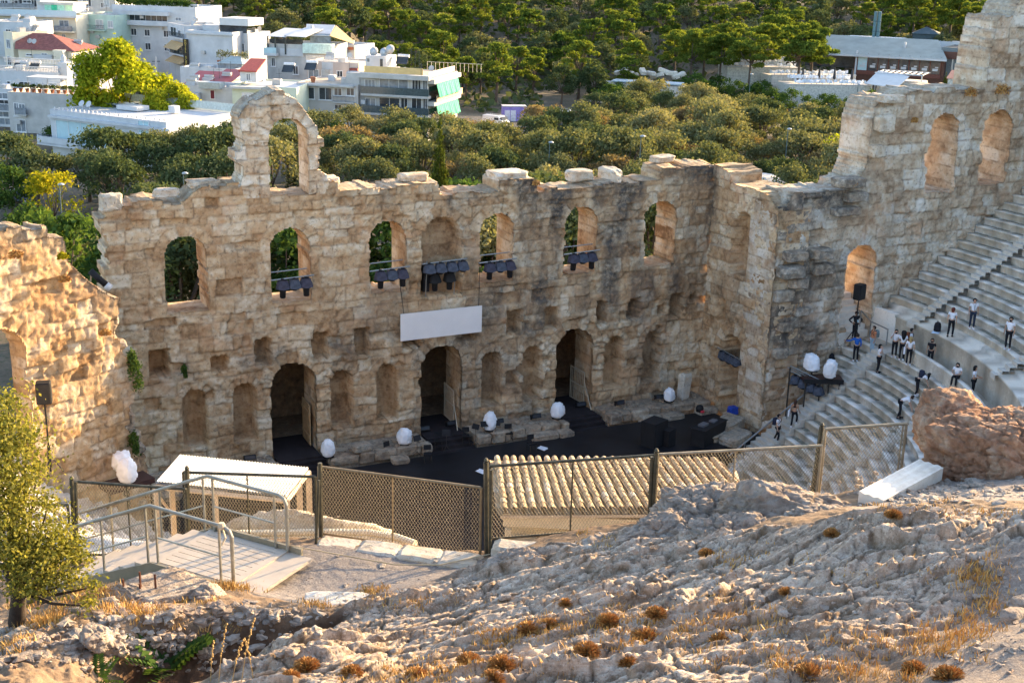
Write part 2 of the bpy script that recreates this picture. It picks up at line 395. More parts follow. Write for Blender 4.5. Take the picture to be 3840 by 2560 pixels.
wall('wall', M['lime'], (0, 0, 0), (1, 0, 0), (0, -1, 0), -18.4, 18.4, .1, 16.3, .075, STOP, SF, 2.2, 11, stage, stainf=stage_stain,
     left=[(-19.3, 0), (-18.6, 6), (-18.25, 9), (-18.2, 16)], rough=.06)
# top storey arch standing alone on the wall
A3 = [(-11.4, 18.6), (-11.3, 19.55), (-10.7, 20.1), (-9.9, 20.55), (-9.0, 20.65), (-8.3, 20.35), (-7.75, 19.7), (-7.2, 18.9), (-6.95, 18.2)]
wall('upper_arch', M['limew'], (0, -.02, 0), (1, 0, 0), (0, -1, 0), -11.5, -6.4, 15.2, 21, .06, A3,
     [arch(-8.73, 1.03, 15.1, 19.18, vous=.75)], 1.75, 23, stage, rough=.09, ero=.05, hc=(.5, .85), wc=(.8, 1.4),
     left=[(-11.3, 15), (-11.3, 21)], right=[(-6.5, 15), (-6.6, 16.2), (-6.85, 16.4), (-6.85, 17.5), (-7.02, 18.2), (-6.9, 18.5), (-6.0, 21)],
     stainf=lambda x, z, t: np.clip(1-(t-z)/.7, 0, 1)*.6)
def rock_mb(mb, c, d, seed, rz=0, n=3, amp=.12, tilt=0):
    """irregular block: subdivided box pushed about by noise"""
    bm = bmesh.new(); bmesh.ops.create_cube(bm, size=1)
    bmesh.ops.bevel(bm, geom=list(bm.edges), offset=.12, segments=1, affect='EDGES')
    bmesh.ops.subdivide_edges(bm, edges=list(bm.edges), cuts=n, use_grid_fill=True)
    bm.verts.ensure_lookup_table()
    P = np.array([v.co[:] for v in bm.verts]); D = np.array(d, float)
    nn = np.stack([fbm(P[:, 0]*2.1+seed*3.1, P[:, 1]*2.1, P[:, 2]*2.1, o=3, s=seed+k) for k in range(3)], 1)
    P = (P + nn*amp)*D
    R = np.array(Matrix.Rotation(rz, 3, 'Z') @ Matrix.Rotation(tilt, 3, 'Y'))
    P = P@R.T + np.array(c, float)
    mb.add(P, [[v.index for v in f.verts] for f in bm.faces]); bm.free()
def attrs_flat(o, tint=.6, joint=0, stain=.2):
    n = len(o.data.vertices)
    co = np.zeros(n*3); o.data.vertices.foreach_get('co', co); co = co.reshape(-1, 3)
    for k, v in (('tint', tint + .25*fbm(co[:, 0]*.8, co[:, 1]*.8, co[:, 2]*.8, o=2, s=5)), ('joint', np.full(n, joint)), ('stain', stain + .35*fbm(co[:, 0]*1.3, co[:, 1]*1.3, co[:, 2]*1.3, o=3, s=9))):
        a = o.data.attributes.new(k, 'FLOAT', 'POINT'); a.data.foreach_set('value', np.clip(v, 0, 1).astype(np.float32))
    return o
for i, (x, y, z, d, rz) in enumerate([(-17.75, .5, 15.35, (1.0, .8, .9), .3), (-14.95, .7, 15.62, (1.25, .7, .42), .06), (9.4, 1.5, 15.05, (1.5, .8, .65), .1), (11.3, 1.1, 15.05, (.8, 1.5, .8), .35),
                                  (-1.3, 1.2, 15.6, (1.6, .8, .45), .1), (15.2, 1.6, 15.75, (1.4, .9, .4), .1), (-6.3, .9, 15.7, (.9, 1.1, .55), .05), (-13.0, 1.0, 15.95, (1.6, 1.0, .35), .1), (4.4, .9, 15.45, (2.0, 1.6, .5), .1)]):
    mb = MB(); rock_mb(mb, (x, y, z), d, 40+i, rz, 4, .14); attrs_flat(mb.build('loose_block', M['limew'], stage), .7)
# --- right return wall (faces the stage) and the wing wall behind the seats
XS = [arch(3.52, .0, 0, 0, .1)] if 0 else []
side = thing('return_wall', 'ruined side wall at the right end of the stage, with tall niches and a dark doorway', 'ruin wall')
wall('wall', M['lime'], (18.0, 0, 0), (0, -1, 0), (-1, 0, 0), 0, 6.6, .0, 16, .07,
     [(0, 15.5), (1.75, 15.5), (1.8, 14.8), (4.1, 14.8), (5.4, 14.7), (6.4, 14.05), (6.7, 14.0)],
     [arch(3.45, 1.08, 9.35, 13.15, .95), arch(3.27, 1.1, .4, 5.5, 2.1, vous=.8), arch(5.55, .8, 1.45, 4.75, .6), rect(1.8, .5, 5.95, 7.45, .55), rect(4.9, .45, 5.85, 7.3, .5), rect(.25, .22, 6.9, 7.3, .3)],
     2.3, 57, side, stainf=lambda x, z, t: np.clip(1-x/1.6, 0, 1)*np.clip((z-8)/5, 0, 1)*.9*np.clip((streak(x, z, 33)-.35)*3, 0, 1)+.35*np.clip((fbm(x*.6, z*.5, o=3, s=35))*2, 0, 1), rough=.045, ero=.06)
mb = MB()
for i in range(7): mb.box((18.75, -6.5+.02*i, 4.2+1.3*i), (1.5, .3, .7))
wing = thing('wing_wall', 'tall pale ruined wall above the right seats, with glowing arched openings', 'ruin wall')
def wing_stain(x, z, t):
    a = np.clip((25.5-x)/4, 0, 1)*np.clip((fbm(x*.5, z*.4, o=3, s=61)+.38)*2.2, 0, 1)*np.clip((z-3)/3, 0, 1)
    b = np.clip(1-(t-z)/1.0, 0, 1)*.55*np.clip((streak(x, z, 62)-.3)*3, 0, 1)
    return a*.8+b*.7+.25*np.clip((streak(x, z, 63)-.55)*4, 0, 1)
wing_top = [(18, 14.05), (18.3, 14.1), (18.9, 14.9), (22.7, 14.8), (22.85, 15.2), (23.7, 15.45), (24.0, 16.2), (24.1, 18.8), (24.3, 19.5), (24.55, 20.0), (26.4, 20.2), (26.9, 20.5), (28.6, 20.4), (28.8, 20.7), (31.6, 20.45), (32.6, 20.4),
            (32.65, 21.5), (32.75, 22.8), (33.05, 24.65), (34.2, 24.85), (34.5, 25.5), (36, 26.5), (44, 27)]
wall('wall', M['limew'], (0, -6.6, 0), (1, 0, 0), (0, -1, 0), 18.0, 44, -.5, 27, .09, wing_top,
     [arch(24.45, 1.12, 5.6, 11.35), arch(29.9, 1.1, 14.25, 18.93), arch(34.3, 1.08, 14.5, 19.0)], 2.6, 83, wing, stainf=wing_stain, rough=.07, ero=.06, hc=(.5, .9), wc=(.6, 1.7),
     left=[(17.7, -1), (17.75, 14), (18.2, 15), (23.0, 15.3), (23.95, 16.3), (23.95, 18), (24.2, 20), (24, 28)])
# projecting stones in the corner of the wing wall
for i, (x, z, w, h, p) in enumerate([(19.2, 11.2, 1.5, .62, .8), (20.9, 11.25, 1.3, .6, 1.1), (18.9, 10.3, 1.6, .75, .9), (21.3, 10.25, 1.5, .65, .7), (19.6, 9.55, 1.2, .6, .7), (18.7, 8.8, 1.3, .7, .5), (22.6, 15.3, 1.9, .6, 1.0), (23.3, 14.4, 1.5, .6, .6), (22.6, 13.6, 1.8, .5, .8),
                               (19.0, 6.9, .9, .55, .45), (20.2, 7.7, 1.0, .5, .35), (18.8, 5.3, 1.1, .6, .45), (20.9, 6.1, .8, .5, .3), (24.9, 18.6, 1.2, 1.0, .6), (24.6, 17.0, 1.0, .8, .5), (25.2, 20.0, 1.5, .45, .8)]):
    mb = MB(); rock_mb(mb, (x, -6.6-p*.3, z), (w, p*1.2, h), 140+i, .03*(i % 5-2), 3, .10); attrs_flat(mb.build('projecting_block', M['limew'], wing), .6, 0, .75 if x < 24 else .2)
# --- left wing wall
lw = thing('left_wing_wall', 'sunlit golden ruined wall at the left with an arched stair doorway', 'ruin wall')
LA = math.radians(30)
wall('wall', M['limeg'], (-18.6, -6.3, 0), (math.cos(LA), math.sin(LA), 0), (math.sin(LA), -math.cos(LA), 0), -13, 1.2, 1, 17.5, .07,
     [(-13, 17), (-6, 16.5), (-4.7, 16.35), (-3.7, 16.2), (-3.65, 15.7), (-2.8, 15.6), (-2.75, 14.75), (-2.4, 14.15), (-1.8, 13.55), (-1.03, 12.82), (-.35, 12.5), (2, 12)],
     [arch(-6.38, 1.17, 5.4, 12.15, vous=.7)], 1.15, 97, lw, rough=.055, ero=.10, hc=(.5, .8), wc=(.5, 1.6),
     right=[(1.1, 0), (.7, 4.9), (0, 6), (.05, 7), (.4, 8), (.4, 8.9), (.05, 9.4), (-.15, 10), (-.35, 11), (-.35, 12.4), (0, 13), (1, 18)],
     stainf=lambda x, z, t: np.clip(1-(t-z)/1.3, 0, 1)*.8+np.clip((x+1.2)/1.6, 0, 1)*np.clip(1-(z-5)/9, 0, 1)*.5)
# broken end of the left return wall, seen edge on
mb = MB()
for i in range(26):
    z = .6+i*.46; rr = .9-.35*i/26
    rock_mb(mb, (-18.35+rnd.uniform(-.2, .25)-.05*i, -5.0+rnd.uniform(-.4, .4), z), (1.1*rr+.4, 1.6, .62), 200+i, rnd.uniform(-.4, .4), 3, .16)
attrs_flat(mb.build('broken_end', M['limew'], lw), .45, 0, .75)
# ================================================================ marble seating
CY = -7.4
def pol(R, th, z): return (R*math.cos(th), CY-R*math.sin(th), z)
RAD = math.radians
def marble(name, cols, dirt):
    t = NT(name); n1 = t.noise(.9, 6, .6); n2 = t.noise(6, 8, .7)
    f = t.math('ADD', t.math('MULTIPLY', t.attr('tint'), .6), t.math('MULTIPLY', n1, .5))
    c = t.ramp(f, [(.2+.6*i/(len(cols)-1), k) for i, k in enumerate(cols)])
    c = t.mix(t.rng(n2, .55, .75, 0, .55), c, dirt)
    c = t.mix(t.rng(t.noise(.5, 6, .7, dist=1), .56, .72, 0, .6), c, (.30, .26, .21))
    c = t.mix(t.math('MULTIPLY', t.attr('joint'), .8), c, (.10, .09, .08))
    c = t.mix(t.math('MULTIPLY', t.attr('stain'), t.rng(t.noise(4, 6, .7), .3, .6)), c, (.42, .34, .24))
    t.col(c); t.p(Roughness=.75); t.bump(n2, .25, .02); return t.m
M['marble'] = marble('white_marble', [(.58, .52, .42), (.68, .625, .53), (.74, .69, .605), (.79, .75, .68)], (.34, .30, .25))
M['marble2'] = marble('grey_marble', [(.45, .415, .355), (.53, .50, .44), (.59, .56, .50), (.65, .62, .565)], (.24, .22, .19))
def sweep(name, prof, th0, th1, mats, parent, seed=0, block=1.3, band=None, closed=True):
    """profile (r,z) swept round the orchestra, with joints between the blocks; band = profile index from which the darker foot strip starts"""
    Rm = prof[0][0]; ths = []; t = th0; r = random.Random(seed)
    while t < th1-1e-4:
        w = min(block*r.uniform(.75, 1.25)/Rm, th1-t)
        if th1-t-w < .3*block/Rm: w = th1-t
        k = max(2, int(w/RAD(2.0))+1); tn = r.random()
        for i in range(k+1): ths.append((t+w*(.004 if i == 0 else i/k if i < k else .996), tn, 1.0 if i in (0, k) else 0.0))
        t += w
    P = len(prof); n = len(ths); V = []; A = []
    for (a, tn, j) in ths:
        for q, (rr, z) in enumerate(prof):
            e = .012*math.sin(tn*40+q)
            V.append(pol(rr, a, z+(e if q > 0 else 0))); A.append((tn, j*.55, .55 if q < 2 else .0))
    F = []; mi = []
    for i in range(n-1):
        for q in range(P-1):
            F.append((i*P+q, i*P+q+1, (i+1)*P+q+1, (i+1)*P+q)); mi.append(1 if band is not None and q >= band else 0)
    # end caps as quad fans down to the base
    zb = min(z for _, z in prof)-.15
    for e, i in ((0, 0), (1, n-1)):
        base = len(V)
        for q, (rr, z) in enumerate(prof): V.append(pol(rr, ths[i][0], zb)); A.append((.5, 0, .2))
        for q in range(P-1):
            f = (i*P+q, base+q, base+q+1, i*P+q+1)
            F.append(f if e == 0 else f[::-1]); mi.append(0)
    A = np.array(A)
    F = np.array(F)[:, ::-1]
    return npmesh(name, np.array(V), F, mats, parent, {'tint': A[:, 0], 'joint': A[:, 1], 'stain': A[:, 2]}, mi=mi)
def rowprof(R, z, dR, dz): return [(R+.05, z-dz-.1), (R+.05, z-.11), (R, z-.09), (R, z-.015), (R+.02, z), (R+.36, z), (R+.375, z-.05), (R+dR+.08, z-.05)]
AIS = [6.2+i*20.95 for i in range(9)]
MM = [M['marble'], M['marble2']]
low = thing('seating_tier', 'lower tier of curved white marble seat rows below the walkway', 'seating')
LR, LD, LZ = .64, .45, 2.5
def lowR(k): return 19.62+LR*k
def lowZ(k): return LZ+LD*k
padspots = []
for k in range(-9, 8):
    R, z = lowR(k), lowZ(k)
    segs = []
    for a, b in zip(AIS[:-1], AIS[1:]): segs.append((a, b-2.4 if b < 173 else b-.0))
    segs[-1] = (AIS[-2], AIS[-1])
    if k >= 4: segs = [(-1.5, 3.7)] + segs
    if k >= -3: segs = segs + [(AIS[-1]+2.5, 180.5 if k < 4 else 181.5)]
    for a, b in segs:
        o = sweep('seat_row', rowprof(R, z, LR, LD), RAD(a), RAD(b), MM, low, seed=k*31+int(a)+500, band=5)
        if 25 > a > -3: padspots.append((R, z, a, b))
        if a > 125: padspots.append((R, z, a, b))
# aisle steps, two to a row
for i, a in enumerate(AIS):
    e0, e1 = (a-2.4, a) if a < 90 else (a, a+2.4)
    if i not in (0, 8): e0, e1 = a-2.4, a
    rows = []
    V = []; F = []; mb = MB()
    for k in range(-9, 8):
        for h in (0, 1):
            R0 = lowR(k)-LR+.05+h*LR/2; z = lowZ(k)-LD/2+h*LD/2-.02
            A = RAD(e0 - (.5*max(0, 22-R0) if i == 0 else 0)); B = RAD(e1 + (.5*max(0, 22-R0) if i == 8 else 0))
            p = [pol(R0, A, z-.3), pol(R0, B, z-.3), pol(R0, B, z), pol(R0, A, z), pol(R0+LR, B, z), pol(R0+LR, A, z), pol(R0+LR, B, z-.3), pol(R0+LR, A, z-.3)]
            mb.add(p, [(0, 3, 2, 1), (3, 5, 4, 2), (0, 7, 5, 3), (1, 2, 4, 6)])
    attrs_flat(mb.build('stair', M['marble2'], low), .5, 0, .3)
# foundation surface under the rows so nothing shows through
sweep('core', [(13.2, -1.9)]+[(lowR(k)+.3, lowZ(k)-.4) for k in range(-9, 8)]+[(24.6, 5.2)], RAD(7 if 0 else 8.5), RAD(171.5), [M['marble2']], low, 3, 6)
sweep('core', [(lowR(4)+.1, 1.0), (lowR(4)+.12, lowZ(4)-.4)]+[(lowR(k)+.3, lowZ(k)-.4) for k in (5, 6, 7)]+[(24.6, 5.2)], RAD(-1.5), RAD(8.6), [M['marble2']], low, 3, 6)
sweep('core', [(lowR(-3)+.1, -.5), (lowR(-3)+.12, lowZ(-3)-.4)]+[(lowR(k)+.3, lowZ(k)-.4) for k in range(-2, 8)]+[(24.6, 5.2)], RAD(171.4), RAD(181.2), [M['marble2']], low, 3, 6)
# back rest wall of the lower tier and the walkway
for a, b in ((8.8, 171.2),):
    sweep('parapet', [(24.42, 5.3), (24.42, 6.36), (24.40, 6.4), (24.40, 6.46), (24.66, 6.46), (24.66, 5.4)], RAD(a), RAD(b), [M['marble']], low, 77, 2.2)
sweep('walkway', [(24.35, 5.6), (26.0, 5.62)], RAD(-1.2), RAD(181.2), [M['marble2']], low, 78, 1.6)
def endwall(sx):
    mb = MB()
    def zz(x): return 2.95+.60*(x-20.9)
    p = [(14.2, zz(14.2)), (22.3, zz(22.3)), (22.3, -2), (14.2, -2)]
    for y0, y1 in ((-8.55, -8.25),):
        v = [(sx*x, y0, z) for x, z in p]+[(sx*x, y1, z) for x, z in p]
        mb.add(v, [(0, 1, 2, 3), (7, 6, 5, 4), (0, 4, 5, 1), (1, 5, 6, 2), (0, 3, 7, 4)])
    return attrs_flat(mb.build('end_wall', M['marble'], low), .9, 0, .0)
endwall(1)
up = thing('seating_tier', 'upper tier of curved marble seat rows rising beside the wing wall', 'seating')
def upR(i): return 26.98+.71*i
def upZ(i): return 8.05+.436*i
UPA = 17
sweep('podium', [(25.85, 5.4), (25.85, 7.25), (25.80, 7.28), (25.80, 7.42), (26.62, 7.42), (26.63, 7.62), (27.3, 7.62)], RAD(-.9), RAD(180.9), [M['marble']], up, 79, 1.9)
for i in range(UPA):
    R, z = upR(i), upZ(i); e = math.degrees(math.asin(.75/R))
    ed = [-e] + AIS + [180+e]
    for a, b in zip(ed[:-1], ed[1:]):
        a2 = a+.75 if a > 0 else a; b2 = b-.75 if b < 179 else b
        sweep('seat_row', rowprof(R, z, .71, .436), RAD(a2), RAD(b2), MM, up, seed=i*37+int(a)+900, band=5)
        if 30 > a > -5 and i < 12: padspots.append((R, z, a2, b2))
for a in AIS:
    mb = MB()
    for i in range(-1, UPA):
        for h in (0, 1):
            R0 = upR(i)-.71+.05+h*.355; z = upZ(i)-.218+h*.218-.02
            A, B = RAD(a-.78), RAD(a+.78)
            p = [pol(R0, A, z-.3), pol(R0, B, z-.3), pol(R0, B, z), pol(R0, A, z), pol(R0+.71, B, z), pol(R0+.71, A, z)]
            mb.add(p, [(0, 3, 2, 1), (3, 5, 4, 2)])
    attrs_flat(mb.build('stair', M['marble2'], up), .5, 0, .3)
sweep('core', [(26.7, 6.8)]+[(upR(k)+.3, upZ(k)-.4) for k in range(UPA)]+[(39.5, 14.6)], RAD(-.9), RAD(180.9), [M['marble2']], up, 3, 6)
# steps up to the wing doorways
for sx in (1, -1):
    mb = MB()
    for i in range(7):
        z = 5.62+.32*(i+1)
        if sx > 0: mb.box((24.45, -6.55+.3*i+1.6, z-.5), (2.3, 3.2, 1.0))
        else: mb.box((-18.6-6.38*math.cos(LA)-math.sin(LA)*(.35+.3*i+.9)*1.0, -6.3-6.38*math.sin(LA)+math.cos(LA)*(.35+.3*i+.9), z-.9), (2.45, 2.4, 1.0), LA)
    if sx < 0: mb.box((-18.6-6.38*math.cos(LA)-math.sin(LA)*11.3, -6.3-6.38*math.sin(LA)+math.cos(LA)*11.3, 7.4), (3.4, 17.5, .9), LA)
    attrs_flat(mb.build('doorway_stair', M['marble'], up), .6, 0, .2)
for sx in (1, -1):   # plain cheek wall beside those steps
    mb = MB()
    if sx > 0: mb.box((25.95, -7.6, 6.5), (.35, 2.0, 1.84))
    attrs_flat(mb.build('cheek', M['marble'], up), .8, 0, .1) if sx > 0 else None
# rim wall round the back of the seats
sweep('rim', [(39.6, 13.5), (39.6, 16.4), (41.2, 16.6), (41.3, 12)], RAD(20), RAD(70), [M['limew']], up, 80, 1.5)
rim = thing('added_shade_wall', 'curved outer wall beyond the right end of the seating', 'ruin wall')
sweep('wall', [(41.4, 13.5), (41.4, 25), (41.6, 25.4), (43.5, 25.4), (43.6, 2)], RAD(-2), RAD(24), [M['limew']], rim, 81, 1.5)  # tall wall added to keep the low sun off the right seats
# seat pads
def padmesh():
    mb = MB(); mb.box((0, 0, .02), (.40, .36, .04), top=.95); return mb
pm = padmesh().build('seat_pad', plain('straw_grey_pad', (.25, .23, .175), .95, .18, 9))
tag(pm, 'flat grey seat pad laid on a marble seat row', 'seat pad', 'grey seat pads on the marble rows')
pr = random.Random(5); spots = []
for (R, z, a, b) in padspots:
    t = RAD(a)+.45/R
    while t < RAD(b)-.35/R:
        if pr.random() < .88: spots.append((R+.5, t+pr.uniform(-.06, .06)/R, z-.048))
        t += pr.choice((.47, .48, .50, .52, .85))/R
def sees(p):
    x, y, D = proj(p); return 0 < x < 3840 and 0 < y < 2060
sp = []
for s_ in spots:
    p = pol(*s_); 
    if sees(p): sp.append((proj(p)[2], s_))
sp.sort(key=lambda q: q[0])
NP_ = 290
for n_, (D, (R, t, z)) in enumerate(sp[:NP_]):
    o = pm if n_ == 0 else dup(pm)
    o.location = pol(R, t, z); o.rotation_euler = (0, 0, -t+PI/2+pr.uniform(-.05, .05))
mb = MB()
for D, (R, t, z) in sp[NP_:]:
    mb.box(pol(R, t, z+.02), (.40, .36, .04), -t+PI/2)
if mb.v: tag(mb.build('seat_pads', pm.data.materials[0]), 'many more flat grey pads on the farther marble rows', 'seat pads', kind='stuff')
def seat_h(x, y):
    R = math.hypot(x, y-CY); th = math.degrees(math.atan2(CY-y, x))
    if y > -6.75: return 5.6 if R > 24 else -5
    if R < 13.4: return -2
    if R < 24.4:
        if y > -8.4 and R < (22.2 if x > 0 else 17.7): return -2
        return lowZ(math.floor((R-19.62)/LR))
    if R < 24.66: return 6.46 if 8.8 < th < 171.2 else 5.62
    if R < 25.8: return 5.62
    if R < 26.98: return 7.42 if R < 26.62 else 7.62
    return upZ(min(UPA-1, math.floor((R-26.98)/.71)))
def on_seats(x, y):
    r_ = ray(x, y); D = 50.0
    while D < 110:
        p = CAM+r_*D
        if p[2] <= seat_h(p[0], p[1]): return np.array([p[0], p[1], seat_h(p[0], p[1])])
        D += .02
    return CAM+r_*80
# ================================================================ near hillside
FH = np.array([math.sin(YAW), math.cos(YAW), 0.])
def uv(P): v = np.asarray(P, float)-CAM; return v@_r, v@FH
CP = [(1200, 2012, 25.6), (1500, 2052, 25.3), (1800, 2097, 25.0), (1100, 2120, 24.4), (1300, 2190, 23.7), (1000, 2200, 23.6), (1550, 2140, 24.3), (1700, 2135, 24.5), (1150, 2240, 23.0),
      (1300, 2275, 22.5), (1500, 2215, 22.9), (1800, 2128, 24.0), (2000, 2068, 24.0), (2200, 2015, 24.2), (2400, 1985, 24.2), (2500, 1965, 24.6), (2900, 1925, 23.2), (3092, 1856, 26.4),
      (3400, 1850, 23.2), (3700, 1800, 23.7), (3840, 1765, 24.2), (3300, 1900, 21.6), (3600, 1885, 21.0), (3840, 1880, 20.6),
      (3000, 1985, 20.2), (3300, 1930, 19.9), (3600, 1900, 19.4), (3840, 1910, 18.9), (1900, 2250, 21.2), (2400, 2150, 20.7), (2900, 2100, 19.6), (3400, 2050, 18.3), (3650, 2080, 17.6),
      (1400, 2400, 19.8), (2000, 2400, 18.5), (2600, 2350, 17.6), (3200, 2250, 17.1), (3500, 2200, 17.1), (1030, 2420, 19.4), (1500, 2540, 17.2), (2000, 2560, 16.2), (2600, 2540, 15.7), (3000, 2480, 15.7),
      (3300, 2400, 16.0), (3550, 2350, 16.3), (3750, 2250, 16.7), (3840, 2150, 17.0), (3840, 2400, 15.1), (3400, 2560, 14.7), (3840, 2560, 14.1),
      (900, 2500, 18.4), (900, 2560, 17.6), (700, 2545, 20.5), (420, 2575, 19.9), (850, 2445, 21.25), (1050, 2420, 21.35), (840, 2510, 20.9), (820, 2575, 20.4), (640, 2430, 20.95),
      (650, 2325, 21.2), (900, 2300, 21.7), (1150, 2300, 21.9), (400, 2330, 21.0), (150, 2400, 20.4), (0, 2440, 20.2), (250, 2480, 19.7), (0, 2560, 18.6),
      (450, 2200, 22.7), (700, 2190, 23.0), (600, 2260, 22.4), (300, 2240, 23.2), (150, 2330, 22.0), (0, 2300, 23.4), (300, 2100, 26.6), (500, 2085, 26.6), (100, 2180, 25.8), (750, 2060, 26.0)]
cpP = np.array([atD(*c) for c in CP])
cu, cv = cpP-CAM @ np.zeros(3) if 0 else None, None
cu = (cpP-CAM)@_r; cv = (cpP-CAM)@FH; cz = cpP[:, 2]
ex = [(-14, 26, 14.6), (-14, 18, 15.6), (-14, 8, 18), (-9, 8, 20), (0, 8, 22.6), (9, 8, 23.2), (16, 8, 23.5), (16, 14, 20.5), (16, 22, 18), (17, 27, 17), (0, 29, 15.6), (-8, 29, 15), (9, 29, 16)]
cu = np.r_[cu, [e[0] for e in ex]]; cv = np.r_[cv, [e[1] for e in ex]]; cz = np.r_[cz, [e[2] for e in ex]]
def _phi(r2): return np.where(r2 > 1e-9, .5*r2*np.log(np.maximum(r2, 1e-9)), 0)
_n = len(cu); _K = np.zeros((_n+3, _n+3))
_K[:_n, :_n] = _phi((cu[:, None]-cu)**2+(cv[:, None]-cv)**2) + np.eye(_n)*.06
_K[:_n, _n:] = np.stack([np.ones(_n), cu, cv], 1); _K[_n:, :_n] = _K[:_n, _n:].T
_w = np.linalg.solve(_K, np.r_[cz, 0, 0, 0])
def base_z(u, v):
    u = np.asarray(u, float); v = np.asarray(v, float); s = u.shape; u = u.ravel(); v = v.ravel()
    o = _w[_n]+_w[_n+1]*u+_w[_n+2]*v
    for i in range(_n): o = o + _w[i]*_phi((u-cu[i])**2+(v-cv[i])**2)
    return o.reshape(s)
def inpoly(u, v, poly, soft=.35):
    """1 inside, fading to 0 over soft metres outside"""
    u = np.asarray(u, float); v = np.asarray(v, float); ins = np.zeros(u.shape, bool); d = np.full(u.shape, 1e9)
    for (a, b), (c, e) in zip(poly, poly[1:]+poly[:1]):
        cr = ((b > v) != (e > v)) & (u < (c-a)*(v-b)/((e-b) if abs(e-b) > 1e-9 else 1e-9)+a); ins ^= cr
        t = np.clip(((u-a)*(c-a)+(v-b)*(e-b))/((c-a)**2+(e-b)**2+1e-9), 0, 1)
        d = np.minimum(d, np.hypot(u-a-t*(c-a), v-b-t*(e-b)))
    return np.where(ins, 1, np.clip(1-d/soft, 0, 1))
def pp(l): return [tuple(uv(atD(*c))) for c in l]
PATH = pp([(880, 2190, 23.8), (1075, 2075, 25.0), (1190, 2060, 25.2), (1500, 2095, 24.9), (1800, 2130, 24.6), (1560, 2190, 23.4), (1330, 2235, 22.9), (1180, 2262, 22.5), (1000, 2250, 22.9)])
GRAV = pp([(3240, 1915, 21.4), (3450, 1840, 23.4), (3840, 1750, 25), (4100, 1740, 25), (4100, 1890, 20.8), (3600, 1890, 21.0)])
TRAIL = pp([(3600, 2560, 14.3), (3560, 2440, 15.2), (3700, 2280, 16.4), (3850, 2060, 17.4), (4100, 2000, 17.6), (4200, 2560, 13.6)])
SOIL = pp([(560, 2400, 20.9), (660, 2352, 21.05), (900, 2325, 21.5), (1150, 2318, 21.7), (1260, 2325, 21.9), (1150, 2400, 21.4), (980, 2440, 21.0), (880, 2530, 20.5), (760, 2620, 19.9), (400, 2640, 19.3), (480, 2500, 20.3)])
RUBB = pp([(-300, 2420, 20.5), (300, 2330, 21.0), (900, 2290, 21.7), (1240, 2290, 22.0), (1000, 2340, 21.4), (650, 2370, 20.9), (500, 2470, 20.0), (300, 2620, 18.5), (-300, 2650, 17.5)])
DECKP = pp([(540, 2120, 24.2), (780, 1985, 25.4), (1085, 2075, 24.6), (880, 2200, 23.4)])
ROCKP = pp([(890, 2600, 17), (880, 2500, 18.3), (1030, 2390, 19.6), (1300, 2290, 21.9), (1800, 2150, 23.6), (2200, 2030, 23.8), (2700, 2020, 21.5), (3000, 1990, 20.1), (3300, 1935, 19.8), (3840, 1910, 18.8), (3900, 2050, 17.6), (3720, 2200, 16.9), (3500, 2330, 16.4), (3330, 2420, 15.8), (3000, 2500, 15.5), (2700, 2640, 14.9)])
HOLE = pp([(250, 2150, 25.6), (700, 1990, 26.4), (560, 2112, 24.6), (100, 2250, 24.2)])
